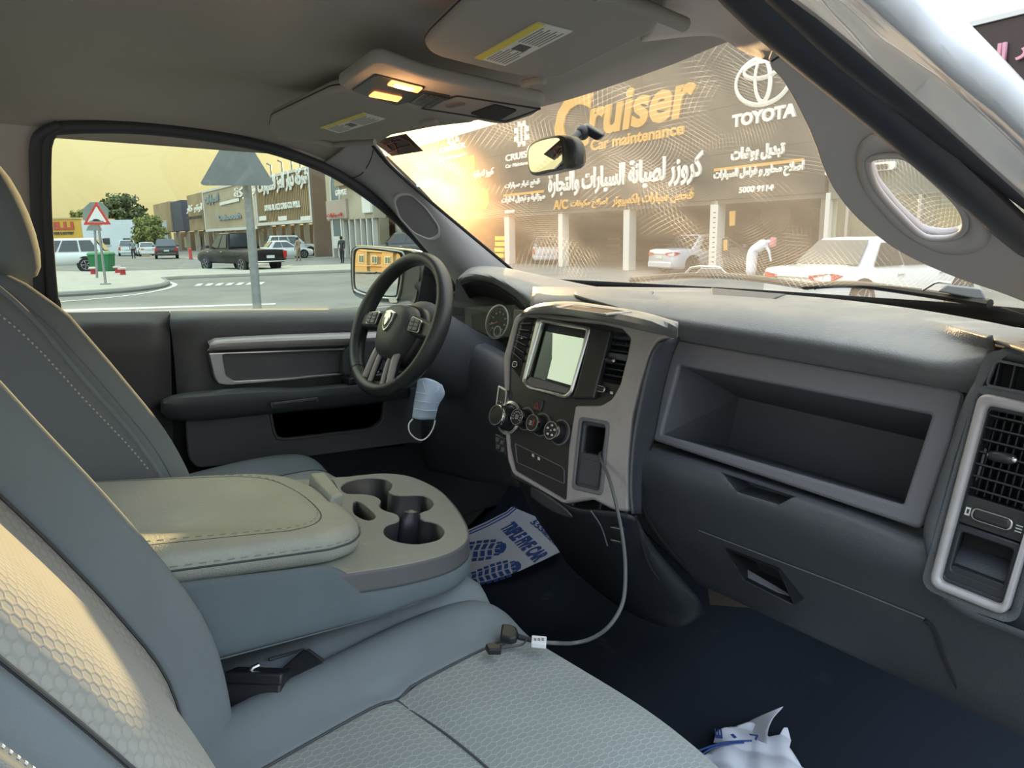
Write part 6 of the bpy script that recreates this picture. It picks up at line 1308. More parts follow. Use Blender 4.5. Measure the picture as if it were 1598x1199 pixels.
# cream corner building with an arched window
LC = facade_plane(512, 63.5, -10, 384)
ca = thing('cream_corner_building', 'cream building with an arched window and a tan sign, partly behind the windshield pillar', 'building', tuple(LP.to3(ls(540), 0)))
lc = lambda px: LC.uv(px, 350)[0]
def cbox(nm, px0, px1, z0, z1, h0, h1, m): return pbox(nm, LC, lc(px0), z0, lc(px1), z1, h0+3, h1+3, m, ca, bevel=.02)
cream = mat('cream_render', (.48, .42, .30), .85, var=.06, vscale=.5)
cbox('wall', 512, 584, 3.0, 10.2, -4, -3, cream); cbox('cornice', 510, 585, 10.2, 10.5, -4, -2.7, pil_w)
cbox('sign_panel', 533, 566, 5.6, 8.6, -3, -2.6, wood); sgn((534, 304), (551, 306), 9, 'GARAGE', wlet, par=ca, pl=LC, hh=.5)
aw = LC.uv(526, 320); arch = [(aw[0]-.8, aw[1]-2.5), (aw[0]+.8, aw[1]-2.5)]+[(aw[0]+.8*math.cos(t), aw[1]+1.2+1.3*math.sin(t)) for t in np.linspace(0, PI, 12)]
frame('arched_window_frame', LC, inset(arch, 1.25), arch, pil_w, ca, h=.15, t=.2, bevel=0); plate('arched_window_pane', LC, arch, mat('sky_blue_glass', (.10, .16, .20), .15), ca, h=.1, t=.1)
cbox('ground_floor', 512, 584, 0, 3.0, -4.2, -3.4, mat('shop_cream', (.30, .26, .17), .8))
for px in np.linspace(516, 580, 8): cbox('door_column', px, px+1.6, 0, 3.2, -3.4, -3.0, pil_w)
for px in np.linspace(519, 572, 5): cbox('shop_pane', px, px+8, .3, 2.8, -3.4, -3.35, glassd)
cbox('sign_board', 514, 545, 3.1, 4.6, -3, -2.8, mat('pale_red_sign', (.45, .36, .30), .7)); sgn((517, 339), (541, 340), 7, 'السيارات', mat('red_letters', (.5, .08, .05), .6), par=ca, pl=LC, hh=.35, ar=True)
cbox('sign_board', 570, 583, 3.4, 4.6, -3, -2.8, wlet)
# yellow tyre shop and white building closing the street
FD = Plane(EW(EL(100, 380, d=95)*np.array((1, 1, 0))), ER, EZ)
ts = thing('tyre_shop', 'low yellow tyre shop with red lettering at the far left end of the street', 'shop', tuple(FD.o))
q0, q1 = FD.uv(-40, 395), FD.uv(127, 342); pbox('wall', FD, q0[0], 0, q1[0], q1[1], -8, 0, mat('ochre_wall', (.62, .38, .06), .8), ts, bevel=.02)
sgn((48, 359), (116, 358), 12, 'PIRELLI', mat('red_letters', (.5, .08, .05), .6), par=ts, pl=FD, hh=.05, bold=.05)
sgn((82, 366), (116, 366), 4, 'TYRES & BATTERY', mat('sign_text_dark', (.08, .07, .06), .6), par=ts, pl=FD, hh=.05)
pbox('roof_edge', FD, q0[0], q1[1], q1[0], q1[1]+.2, -8, .1, mat('sand_edge', (.5, .4, .2), .8), ts)
wb = thing('white_building', 'plain white low building with two small windows at the far end of the street', 'building', tuple(FD.o))
q0, q1 = FD.uv(128, 342), FD.uv(214, 343); pbox('wall', FD, q0[0], 0, q1[0], q1[1], -8, .3, mat('pale_blue_white_wall', (.62, .66, .68), .8, var=.04, vscale=.3), wb, bevel=.02)
for px in (168, 200): c = FD.uv(px, 377); f_ = pbox('window', FD, c[0]-.45, c[1]-.4, c[0]+.45, c[1]+.4, .3, .35, glassd, wb); pbox('window_sill', FD, c[0]-.55, c[1]-.5, c[0]+.55, c[1]-.4, .3, .45, pil_w, f_)
# ------------------------------------------------------------------ trees
def tree(lbl, px, d, h, w, m, seed, nm='street_tree'):
    b = EL(px, 385, d=d); b[2] = 0; r = random.Random(seed)
    t = thing(nm, lbl, 'tree', M=eplace(b), group=None)
    tube('trunk', [(0, 0, 0), (.1, 0, h*.3), (-.1, .1, h*.55)], [.25, .2, .12], mat('bark', (.10, .07, .05), .9), t, n=7, local=True)
    V = []; Fc = []
    for _ in range(110):
        a = r.uniform(0, 2*PI); rr = (r.random()**.5)*w*.42; z = h*(.32+.62*r.random()); sh_ = 1-max(0, (z/h-.6))*1.2; c = Vector((rr*math.cos(a)*sh_, rr*math.sin(a)*sh_, z))
        for _ in range(34):
            v = Vector((r.gauss(0, 1), r.gauss(0, 1), r.gauss(0, .8))).normalized()*r.uniform(.25, 1)*w*.12; p = c+v; u = Vector((r.gauss(0, 1), r.gauss(0, 1), r.gauss(0, 1))).normalized()*.24*w/6; q = v.cross(u).normalized()*.18*w/6
            i = len(V); V += [p-u, p+q, p+u, p-q]; Fc.append((i, i+1, i+2, i+3))
    c = O('foliage', V, Fc, m, t, smooth=False, local=True); return t
leafd = mat('dusty_green_leaves', (.10, .12, .05), .8); leafl = mat('yellow_green_leaves', (.20, .22, .06), .8)
tree('tall rounded green tree rising behind the white building', 196, 112, 8.4, 8, leafd, 3); tree('lower yellow green tree between the white building and the showrooms', 235, 90, 4.6, 4.4, leafl, 5)
tree('small tree top showing left of the grey octagon sign back', 130, 112, 6.4, 4, leafl, 9)
# ------------------------------------------------------------------ vehicles
def wheel(t, x, y, r, w=.22, rim=alloy):
    M = Matrix.Translation((x, y, r)) @ Matrix.Rotation(PI/2 if y < 0 else -PI/2, 4, 'X')
    wh = lathe('wheel', [(r*.60, -w/2), (r*.93, -w/2), (r, -w/2+.04), (r, w/2-.04), (r*.93, w/2), (r*.66, w/2), (r*.62, w/2-.03), (.02, w/2-.05)], M, rubber, t, n=24, local=True)
    V = []; Fc = []
    for k in range(5):
        a = k*2*PI/5
        for s in (-.09, .09):
            for rr in (.08, .62): V.append(tuple(M @ Vector((r*rr*math.cos(a+s/(rr+.2)), r*rr*math.sin(a+s/(rr+.2)), w/2-.01))))
        i = len(V)-4; Fc.append((i, i+1, i+3, i+2))
    n = len(V)
    for k in range(20): a = k*PI/10; V += [tuple(M @ Vector((r*.60*math.cos(a), r*.60*math.sin(a), w/2-.01))), tuple(M @ Vector((r*.68*math.cos(a), r*.68*math.sin(a), w/2-.01)))]
    for k in range(20): a, b = n+2*k, n+2*((k+1) % 20); Fc.append((a, a+1, b+1, b))
    O('rim', V, Fc, rim, wh, smooth=False, local=True, solid=.01)
def car(nm, lbl, q, rz, L, W, H, paint, kind='sedan', ride=.2, group=None, detail=True, plate_txt=None):
    t = thing(nm, lbl, 'car' if kind != 'pickup' else 'pickup truck', M=eplace((q[0], q[1], 0), rz), group=group)
    hl, hw = L/2, W/2; R = .33 if kind == 'sedan' else .40; belt = H*(.62 if kind == 'sedan' else .60)
    if kind == 'sedan': hood, tail = belt*.92, belt*1.04; gh = [(-hl+.30*L*.62, .98), (-hl+.30*L, 1.0), (hl-.46*L, 1.0), (hl-.28*L, .98)]
    elif kind == 'suv': hood, tail = belt*.97, belt*1.0; gh = [(-hl+.03, .98), (-hl+.10*L, 1.0), (hl-.42*L, 1.0), (hl-.27*L, .98)]
    else: hood, tail = belt*.98, belt*.93; gh = [(-hl+.41*L, .98), (-hl+.45*L, 1.0), (hl-.38*L, 1.0), (hl-.25*L, .98)]
    st = [(-hl, .82, tail*.80, ride+.14), (-hl+.06, .93, tail*.97, ride+.06), (-hl+.25, .985, tail, ride), (-hl+.22*L, 1, tail*1.01, ride-.02), (0, 1, belt, ride-.03), (hl-.28*L, 1, belt*.99, ride-.02), (hl-.16*L, .99, hood, ride), (hl-.05*L, .95, hood*.90, ride+.03), (hl-.05, .84, hood*.80, ride+.08), (hl, .70, hood*.66, ride+.14)]
    rows = []
    for x, w, zt, zb in st:
        w = w*hw; rows.append([(x, -w*.90, zb), (x, -w, zb+.12), (x, -w*1.0, (zb+zt)/2), (x, -w*.985, zt-.14), (x, -w*.90, zt-.02), (x, -w*.5, zt+.015), (x, w*.5, zt+.015), (x, w*.90, zt-.02), (x, w*.985, zt-.14), (x, w, (zb+zt)/2), (x, w, zb+.12), (x, w*.90, zb)])
    rows = [list(r) for r in zip(*[cat_rom([r[i] for r in rows], 26) for i in range(12)])]
    V, Fc = grid_mesh(rows, True, True); O('body', V, Fc, paint, t, local=True, ang=50)
    bz_ = belt*.97; wb, wt = hw*.93, hw*.74; zt = H
    rows = []
    for k, (x, f) in enumerate(gh):
        top = k in (1, 2); z = zt if top else bz_+.02; w = wt if top else wb*.96
        rows.append([(x, -wb, bz_-.05), (x, -w, z-(.05 if top else 0)), (x, -w*.85, z), (x, 0, z+(.02 if top else -.01)), (x, w*.85, z), (x, w, z-(.05 if top else 0)), (x, wb, bz_-.05)])
    xm = (gh[1][0]+gh[2][0])/2
    V, Fc = grid_mesh(rows, True, True); O('cabin', V, Fc, paint, t, local=True, ang=25, bevel=.02)
    def qd(nm, pts, m=glassd, th=.012): return O(nm, pts, [tuple(range(len(pts)))], m, t, smooth=False, local=True, solid=th)
    e = .02
    (x0, _), (x1, _), (x2, _), (x3, _) = gh
    def mix(a, b, s): return tuple(np.array(a)*(1-s)+np.array(b)*s)
    for sd in (-1, 1):
        A = (x0, sd*(wb+e)*.99, bz_+.03); B = (x1, sd*(wt+e), zt-.07); C_ = (x2, sd*(wt+e), zt-.07); D_ = (x3, sd*(wb+e)*.99, bz_+.03)
        def at(s, v): lo, hi = mix(A, D_, s), mix(B, C_, s); return mix(lo, hi, v)
        wins = ((.07, .30), (.33, .60), (.63, .90)) if kind != 'pickup' else ((.08, .45), (.50, .90))
        if kind == 'sedan': wins = ((.13, .46), (.49, .90))
        for s0, s1 in wins: qd('side_window', [at(s0, .06), at(s1, .06), at(min(s1, .9 if s1 < .8 else .97), .94), at(max(s0, .03), .94)])
    i_ = lambda a, b, s: mix(a, b, s)
    RA, RB, RC, RD = (x0-.05, -wb*.92, bz_+.06), (x0-.05, wb*.92, bz_+.06), (x1-.05, wt*.86, zt-.0), (x1-.05, -wt*.86, zt-.0)
    qd('rear_window', [mix(RA, RD, .06), mix(RB, RC, .06), mix(RB, RC, .92), mix(RA, RD, .92)])
    FA, FB, FC_, FD_ = (x3+.05, -wb*.92, bz_+.06), (x3+.05, wb*.92, bz_+.06), (x2+.05, wt*.88, zt-.0), (x2+.05, -wt*.88, zt-.0)
    qd('front_window', [mix(FA, FD_, .04), mix(FB, FC_, .04), mix(FB, FC_, .93), mix(FA, FD_, .93)])
    for x in (-hl+.19*L, hl-.19*L):
        for sd in (-1, 1):
            lathe('wheel_arch', [(R*1.16, -.05), (R*1.16, .012), (R*1.02, .012)], Matrix.Translation((x, sd*(hw-.012), R+.02)) @ Matrix.Rotation(PI/2 if sd < 0 else -PI/2, 4, 'X'), blkm, t, n=24, local=True)
            wheel(t, x, sd*(hw-.09), R)
    for sd in (-1, 1):
        a = sd*hw*.60; b = sd*hw*.96; z0, z1 = tail*.72, tail*.86
        if kind == 'sedan':
            V = [(-hl-.015, a*.75, z1-.02), (-hl-.015, a*.75, z0+.05), (-hl-.01, b*.82, z0), (-hl+.10, b*1.01, z0+.02), (-hl+.34, b*1.035, z1-.02), (-hl+.12, b*1.01, z1+.03), (-hl+.02, b*.84, z1+.02)]
            O('tail_light', V, [tuple(range(7))], redl, t, smooth=False, local=True, solid=.03)
        else: O('tail_light', [tuple(v) for v in boxv((-hl-.03, min(b*.78, b*.98), tail*.62), (-hl+.10, max(b*.78, b*.98), tail*.95))], BF, redl, t, local=True, bevel=.02)
        O('headlight', [tuple(v) for v in boxv((hl-.16, min(a, b*.86), hood*.66), (hl-.03, max(a, b*.86), hood*.78))], BF, mat('headlight', (.7, .7, .7), .1), t, local=True, bevel=.03)
        O('wing_mirror', [tuple(v) for v in boxv((x3-.22, min(sd*hw*.97, sd*(hw+.17)), belt+.02), (x3-.10, max(sd*hw*.97, sd*(hw+.17)), belt+.17))], BF, paint, t, local=True, bevel=.03)
        if detail:
            for s in ((.0, .24) if kind != 'sedan' else (-.10, .16)): O('door_handle', [tuple(v) for v in boxv((s*L-.05, min(sd*(hw-.01), sd*(hw+.02)), belt*.84), (s*L+.13, max(sd*(hw-.01), sd*(hw+.02)), belt*.88))], BF, paint if kind == 'sedan' else satin, t, local=True, bevel=.008)
    O('licence_plate', [tuple(v) for v in boxv((-hl-.03, -.22, tail*.62), (-hl+.0, .22, tail*.72+.03))], BF, mat('plate_white', (.6, .6, .58), .5), t, local=True, bevel=.005)
    O('rear_bumper', [tuple(v) for v in boxv((-hl-.05, -hw*.84, ride+.04), (-hl+.2, hw*.84, tail*.50))], BF, paint if kind != 'pickup' else satin, t, local=True, bevel=.05)
    if kind == 'sedan': O('chrome_strip', [tuple(v) for v in boxv((-hl-.035, -.42, tail*.80), (-hl, .42, tail*.82))], BF, chrome, t, local=True, bevel=.004)
    return t
wpaint = mat('white_car_paint', (.62, .63, .62), .25, coat=.7); bpaint = mat('black_car_paint', (.010, .009, .009), .4, coat=.15, spec=.3); dpaint = mat('dark_grey_car_paint', (.04, .042, .045), .25, coat=.6); spaint = mat('silver_car_paint', (.52, .52, .56), .25, coat=.6)
# heading: rz=PI/2 drives away from us along +depth
q = EL(1320, 447, z=.0)
def heading_for(px): v = ray(px, 366); return math.atan2(v@FH, v@ER)
qc = EL(1382, 436, d=14.6); car('white_sedan', 'white sedan parked nearest the passenger side, seen from behind with red tail lights', (qc[0]+.1, qc[1]+.6), heading_for(1380)-math.radians(38), 4.62, 1.78, 1.46, wpaint)
qc = EL(1108, 400, d=30.5); car('silver_sedan', 'silver sedan standing inside the repair shop behind a white pillar', (qc[0], qc[1]), heading_for(1105)-math.radians(52), 4.9, 1.85, 1.5, spaint)
qc = EL(866, 395, d=42.5); car('silver_hatchback', 'pale silver car far inside the repair shop, half behind the second pillar', (qc[0], qc[1]), heading_for(862)-.25, 3.9, 1.7, 1.5, spaint, 'suv')
qc = EL(376, 425, z=0); car('black_pickup', 'black crew cab pickup truck driving away across the junction', (qc[0]-.6, qc[1]+1.7), heading_for(372)+math.radians(30), 5.8, 2.02, 1.98, bpaint, 'pickup', ride=.45)
qc = EL(88, 426, z=0); car('white_pickup', 'white pickup with hardtop canopy parked beside the green bin', (qc[0]-.2, qc[1]+.5), heading_for(90)+math.radians(78), 5.2, 1.85, 1.85, wpaint, 'suv', ride=.42)
qc = EL(245, 404.5, z=0); car('dark_suv', 'dark sport utility car seen squarely from behind in the street', (qc[0], qc[1]+2), heading_for(245), 4.6, 1.95, 1.78, dpaint, 'suv', ride=.3)
qc = EL(186, 400, z=0); car('white_suv', 'white sport utility car in front of the white building', (qc[0], qc[1]+2), heading_for(186), 4.6, 1.9, 1.78, wpaint, 'suv', ride=.3)
qc = EL(215, 400.5, z=0); car('white_hatchback', 'small white car beside the walking man', (qc[0], qc[1]+2), heading_for(215)+.1, 4.2, 1.75, 1.5, wpaint, 'sedan')
for k in range(5):
    px = 268+k*9; qc = LP.to3(ls(262)+k*3.1, 0, 3.5); qc = (ER@(qc-EO), FH@(qc-EO)); car('parked_car', ['dark parked car at the far end of the angled row', 'white parked car second from the far end of the angled row', 'white parked car in the middle of the angled row', 'dark parked car second nearest in the angled row', 'white parked car nearest in the angled row, behind the red post'][k], (qc[0], qc[1]), math.atan2(LP.n@FH, LP.n@ER)+2.7, 4.5, 1.8, 1.5, [dpaint, wpaint, wpaint, dpaint, wpaint][k], 'sedan', group='cars parked at an angle along the showroom row', detail=False)
qc = EL(452, 404, z=0); car('white_saloon', 'white saloon parked beyond the tail of the black pickup', (qc[0]-.8, qc[1]+1.2), heading_for(450)-math.radians(75), 4.6, 1.8, 1.46, wpaint, 'sedan')
qc = EL(462, 400, z=0); car('white_minivan', 'white van with long dark windows parked against the showroom arcade', (qc[0]-.5, qc[1]+.8), heading_for(460)-math.radians(84), 4.9, 1.9, 1.9, wpaint, 'suv')
qc = EL(600, 409, z=0); car('brown_suv', 'dark brown sport utility car just above the door mirror', (qc[0]+1, qc[1]+1.5), heading_for(600)+math.radians(85), 4.8, 1.95, 1.9, mat('brown_car_paint', (.06, .05, .04), .3, coat=.5), 'suv', ride=.3)
# ------------------------------------------------------------------ street furniture
def pole_sign_back():
    b = EL(402, 520, d=9.0); a = EL(374, 150, d=9.0); A, B = EW(a), EW(np.array((b[0]+.02, 9.0, 0)))
    t = thing('triangular_sign', 'back of a large grey triangular road sign clamped to a leaning pole', 'road sign', tuple(B))
    tube('pole', [B, A], .052, galv, t, n=14)
    f = FH*-1; pl = Plane(EW(EL(376, 250, d=8.93)), ER, EZ); tri = pl.px([(321, 288), (327, 291), (427, 291), (434, 288), (378, 196), (374, 196)])
    plate('sign_plate', pl, rc([tri[0], tri[1], tri[2], tri[3], tri[4], tri[5]], .03), mat('sign_back_grey', (.20, .21, .21), .5, metal=.3, var=.1, vscale=5), t, h=.16, t=.01)
    pl = Plane(EW(EL(376, 250, d=8.9)), ER, EZ)
    for py, dx in ((243, 1), (278, 2)):
        a0, b0 = pl.uv(376+dx-11, py), pl.uv(376+dx+11, py); pbox('pole_clamp', pl, a0[0], a0[1]-.012, b0[0], a0[1]+.012, -.12, .03, satin, t)
        for s in (a0, b0): c = pl.to3(s[0], s[1], .03); ball('clamp_bolt', c, .014, satin, t, n=8)
    pbox('maker_sticker', pl, *pl.uv(400, 262), *pl.uv(408, 258), -.03, -.02, mat('label_white', (.66, .66, .62), .6), t, bevel=0)
pole_sign_back()
def triangle_sign():
    b = EL(165, 444, z=.14); B = EW(b); A = EW(EL(149.5, 318, d=b[1]))
    t = thing('warning_sign', 'white triangular warning sign with red border and a black road hump', 'road sign', tuple(B)); tube('pole', [B, A], .045, galv, t, n=10)
    lathe('pole_foot', [(.18, 0), (.18, .04), (.06, .06)], Matrix.Translation(tuple(B)), galv, t, n=14)
    pl = Plane(EW(EL(151, 335, d=b[1]-.12)), ER, EZ)
    def T(k, cx=151.5, cy=338): return rc(pl.px([(cx+(x-cx)*k, cy+(y-cy)*k) for x, y in ((130, 351), (173, 350.5), (150, 315))]), .04)
    red = mat('sign_red', (.55, .04, .03), .4); plate('red_border', pl, T(1), red, t, h=0, t=.02); plate('white_field', pl, T(.70), mat('sign_white', (.72, .72, .70), .4), t, h=.006, t=.02)
    hump = pl.px([(139, 346), (162, 346), (162, 345), (157, 344.6), (154, 342.5), (150, 341.6), (146, 342.5), (144, 344.6), (139, 345)]); plate('hump_symbol', pl, hump, blk, t, h=.012, t=.02)
    return b
bb = triangle_sign()
b2 = EL(150, 425, d=bb[1]+5); b2[2] = 0
t = thing('octagon_sign', 'grey back of an octagonal sign with a small plate under it, behind the warning triangle', 'road sign', tuple(EW(b2))); tube('pole', [EW(b2), EW(EL(146, 320, d=b2[1]))], .05, galv, t, n=10)
pl = Plane(EW(EL(149, 334, d=b2[1]-.1)), ER, EZ); oc8 = pl.px([(149+20*math.cos(a)*1.08, 334-20*math.sin(a)*1.0) for a in np.linspace(PI/8, 2*PI+PI/8, 9)[:-1]]); plate('octagon_plate', pl, oc8, mat('sign_back_grey2', (.19, .22, .20), .5), t, h=0, t=.02)
c = pl.px([(134, 360), (159, 360), (156, 352), (138, 352)]); plate('small_plate', pl, c, mat('sign_back_grey2', (.19, .22, .20), .5), t, h=0, t=.02)
b3 = EL(139, 395, z=0); t = thing('round_blue_sign', 'small round blue sign on a thin post before the white building', 'road sign', tuple(EW(b3))); top = EW(EL(138, 374, d=b3[1])); tube('pole', [EW(b3), top], .05, galv, t, n=8)
lathe('sign_disc', [(.34, 0), (.34, .04), (.01, .04)], basis(Plane(top, ER, EZ), top), mat('sign_blue', (.10, .14, .26), .5), t, n=20)
# wheeled bin
q = EL(155, 428, z=.0); M = eplace((q[0], q[1]+.4, 0), .1)
t = thing('wheelie_bin', 'green wheeled rubbish bin with lid standing beside the warning sign pole', 'bin', M=M); gr = mat('bin_green', (.02, .16, .06), .5)
V = [(x*.45, y*.38, .10) for x, y in ((-1, -1), (1, -1), (1, 1), (-1, 1))]+[(x*.52, y*.45, .98) for x, y in ((-1, -1), (1, -1), (1, 1), (-1, 1))]; O('bin_body', V, BF, gr, t, local=True, bevel=.04)
V = [(x*.57, y*.50, .97) for x, y in ((-1, -1), (1, -1), (1, 1), (-1, 1))]+[(x*.50, y*.42, 1.12) for x, y in ((-1, -1), (1, -1), (1, 1), (-1, 1))]; O('bin_lid', V, BF, mat('lid_green', (.05, .22, .09), .5), t, local=True, bevel=.06, seg=3)
for sx in (-1, 1): lathe('bin_wheel', [(.1, -.03), (.1, .03), (.01, .03)], Matrix.Translation((sx*.5, .3, .1)) @ Matrix.Rotation(PI/2, 4, 'Y'), rubber, t, n=14, local=True)
for k, (px, py, w) in enumerate(((146, 428, 'leftmost red topped bollard, in front of the green bin'), (184, 426, 'middle red bollard of the three on the paving'), (192, 429, 'rightmost red bollard of the three on the paving'))):
    q = EL(px, py, z=.14); t = thing('bollard', w, 'bollard', M=eplace((q[0], q[1], .14)), group='short red bollards on the paved island')
    lathe('post', [(.14, 0), (.12, .02), (.12, .24)], Matrix.Identity(4), mat('bollard_red', (.40, .03, .03), .6), t, n=14, local=True); lathe('cap', [(.19, .24), (.20, .27), (.19, .32), (.10, .34)], Matrix.Identity(4), mat('bollard_cap', (.5, .42, .40), .6), t, n=14, local=True)
q = EL(298, 405, z=0); t = thing('traffic_post', 'thin red post standing before the angled row of parked cars', 'post', M=eplace((q[0], q[1], 0))); lathe('post', [(.14, 0), (.12, .9), (.05, .95)], Matrix.Identity(4), mat('post_red', (.55, .06, .05), .6), t, n=12, local=True); lathe('foot', [(.22, 0), (.2, .06)], Matrix.Identity(4), rubber, t, n=12, local=True)
# ------------------------------------------------------------------ people
def person(lbl, q, rz, H, cols, bend=0.0, robe=False, scarf=None):
    t = thing('person', lbl, 'person', M=eplace((q[0], q[1], q[2] if len(q) > 2 else 0), rz))
    s = H/1.75; b = bend; hipz = .92*s
    def tors(d): return (math.sin(b)*d*s, 0, hipz+math.cos(b)*d*s)
    bm = bpy.data.meshes.new('body'); head = tors(.72)
    pts = [tors(0), tors(.28), tors(.50), tors(.58)]; rad = [.15, .14, .16, .07]
    ed = [(0, 1), (1, 2), (2, 3)]
    hd = (tors(.70)[0]+.05*s*(1+2*b), 0, tors(.70)[2]-.05*b*s); pts += [hd]; rad += [.10]; ed += [(3, 4)]
    for sd in (-1, 1):
        i = len(pts); st_ = .10*(1 if sd > 0 else -.6)
        pts += [(0, sd*.09*s, hipz-.08*s), (st_*s*.4+.02, sd*.10*s, .50*s), (st_*s, sd*.10*s, .08*s), (st_*s+.13*s, sd*.11*s, .04*s)]; rad += [.10, .075, .05, .045]; ed += [(0, i), (i, i+1), (i+1, i+2), (i+2, i+3)]
        sh = np.array(tors(.50))+np.array((0, sd*.18*s, 0)); i = len(pts)
        el = sh+np.array((.05*s+.12*b*s, sd*.05*s, -.28*s)); ha = el+np.array((.10*s-.05*b*s, -sd*.02*s, -.25*s)); hn = ha+np.array((.02*s, 0, -.09*s))
        pts += [tuple(sh), tuple(el), tuple(ha), tuple(hn)]; rad += [.065, .048, .036, .034]; ed += [(2, i), (i, i+1), (i+1, i+2), (i+2, i+3)]
    bm.from_pydata(pts, ed, []); o = bpy.data.objects.new('body', bm); COL.objects.link(o)
    md = o.modifiers.new('s', 'SKIN'); md.use_smooth_shade = True
    for k, r in enumerate(rad): bm.skin_vertices[0].data[k].radius = (r*s, r*s*(.8 if k in (0, 1, 2) else 1))
    bm.skin_vertices[0].data[0].use_root = True
    u = o.modifiers.new('u', 'SUBSURF'); u.levels = 2; dg = bpy.context.evaluated_depsgraph_get(); dg.update()
    me = bpy.data.meshes.new_from_object(o.evaluated_get(dg)); bpy.data.objects.remove(o); me.name = 'body'
    me.materials.clear(); [me.materials.append(m) for m in cols]
    for p in me.polygons:
        z = p.center.z/s; x = p.center.x/s; dh = (Vector(p.center)-Vector(hd)).length/s
        sk = dh < .16 or (abs(p.center.y)/s > .17 and z < 1.0-.2*b and abs(p.center.y)/s < .5 and not robe and z < .95 and z > .6)
        p.material_index = 2 if sk else (1 if z < .93 and not robe else 0)
    finish('body', me, None, t, ang=180)
    if robe:
        rows = [[(cx*s+rx*s*math.cos(a), ry*s*math.sin(a), z*s) for a in np.linspace(0, 2*PI, 20, endpoint=False)] for z, rx, ry, cx in ((.10, .19, .20, .0), (.4, .18, .19, .0), (.75, .19, .19, 0), (1.0, .18, .20, .05))]
        for d, rx in ((.10, .19), (.30, .19), (.50, .19), (.60, .10)):
            c = tors(d); ax = np.array((math.cos(b), 0, -math.sin(b))); rows.append([tuple(np.array(c)+ax*rx*s*math.cos(a)+np.array((0, 1, 0))*rx*1.1*s*math.sin(a)) for a in np.linspace(0, 2*PI, 20, endpoint=False)])
        V, Fc = grid_mesh(rows, True, True); O('robe', V, Fc, cols[0], t, local=True, ang=180, sub=1)
    if scarf:
        c = hd; rows = []
        for z, r in ((.13, .03), (.12, .09), (.06, .125), (-.03, .125), (-.12, .14), (-.2, .16)): rows.append([(c[0]-.02*s+r*s*math.cos(a)*.95-(.0 if z > 0 else -z*.25*s), c[1]+r*s*math.sin(a), c[2]+z*s) for a in np.linspace(.5, 2*PI-.5, 18)])
        V, Fc = grid_mesh(rows); O('head_scarf', V, Fc, scarf, t, local=True, solid=.012, ang=180)
    else: ball('hair', (hd[0]-.02*s, 0, hd[2]+.03*s), .108*s, mat('dark_hair', (.02, .015, .01), .8), t, n=12, local=True)
    for sd in (-1, 1): ball('eye', (hd[0]+.092*s, sd*.035*s, hd[2]+.0*s), .012*s, blkm, t, n=6, local=True)
    ball('nose', (hd[0]+.105*s, 0, hd[2]-.03*s), .016*s, cols[2], t, n=8, local=True)
    return t
skin = mat('skin', (.30, .17, .10), .6); wcloth = mat('white_robe_cloth', (.66, .68, .74), .85)
sc_m = mat('red_check_scarf', (.50, .16, .18), .9)
q = EL(1168, 424, z=.0); q = EL(1172, 424, d=25.5); person('person in a long white robe and red checked headscarf bending forward outside the repair shop', (q[0], q[1], 0.0), -.35, 1.72, [wcloth, wcloth, skin], bend=.95, robe=True, scarf=sc_m)
q = EL(209, 404, z=0); person('person in a light shirt and dark trousers walking between the distant cars', (q[0], q[1]), 2.2, 1.75, [mat('shirt_grey', (.20, .24, .24), .9), mat('trousers_dark', (.03, .03, .035), .9), skin])
q = EL(467, 408, z=0); person('person in tan clothes standing behind the tailgate of the black pickup', (q[0], q[1]), 2.8, 1.72, [mat('tan_shirt', (.34, .24, .15), .9), mat('tan_trousers', (.25, .19, .13), .9), skin])
q = EL(535, 411, z=0); person('person in dark clothes standing left of the door mirror by the brown car', (q[0], q[1]), -1.8, 1.72, [mat('dark_shirt', (.05, .05, .05), .9), mat('trousers_dark', (.03, .03, .035), .9), skin])
# ------------------------------------------------------------------ door mirror outside the driver window
mirc = P(598, 412, x=-1.08)
nm_ = np.array((.40, -.915, .03)); nm_ /= np.linalg.norm(nm_); e1_ = np.cross((0, 0, 1.), nm_); DMP = Plane(mirc, e1_, (0, 0, 1))
dm = thing('door_mirror', 'large chrome rimmed door mirror reflecting a sand coloured building', 'mirror', tuple(mirc))
og = DMP.px([(549, 398), (553, 386), (566, 383), (625, 388), (650, 393), (660, 410), (652, 470), (640, 474), (600, 474), (566, 467), (551, 452)])
ig = DMP.px([(558, 402), (561, 391), (570, 389), (616, 394), (626, 397), (628, 410), (622, 455), (618, 461), (590, 459), (566, 453), (558, 445)])
oc_ = cat_rom(og, 60, True); cen = np.mean(oc_, axis=0)
rows = [[DMP.to3(*(cen+(p-cen)*s), h) for p in oc_] for s, h in ((.90, .004), (.97, .010), (1.0, .0), (1.0, -.02), (.93, -.07), (.6, -.11), (.1, -.12))]
V, Fc = grid_mesh(rows, True, True); O('mirror_shell', V, Fc, mat('mirror_shell_brown', (.05, .05, .048), .3, coat=.6), dm)
tube('chrome_rim', [DMP.to3(p[0], p[1], .006) for p in cat_rom(DMP.px([(553, 401), (556, 389), (568, 386), (620, 391), (632, 397), (630, 420), (624, 460), (618, 465), (590, 463), (562, 456), (554, 447)]), 60, True)], .004, satin, dm, n=8, closed=True)
ir = cat_rom(ig, 60, True); ic = np.mean(ir, axis=0); rows = [[DMP.to3(*(ic+(p-ic)*s), .016-((p-ic)@(p-ic))*s*s/1.8) for p in ir] for s in np.linspace(1, .02, 14)]
V, Fc = grid_mesh(rows, True); O('mirror_glass', V, Fc, mgl, dm, ang=180)
sg = DMP.px([(610, 464), (622, 464), (624, 472), (612, 472)]); plate('spotter_mirror', DMP, rc(sg, .006), mgl, dm, h=.014, t=.004)
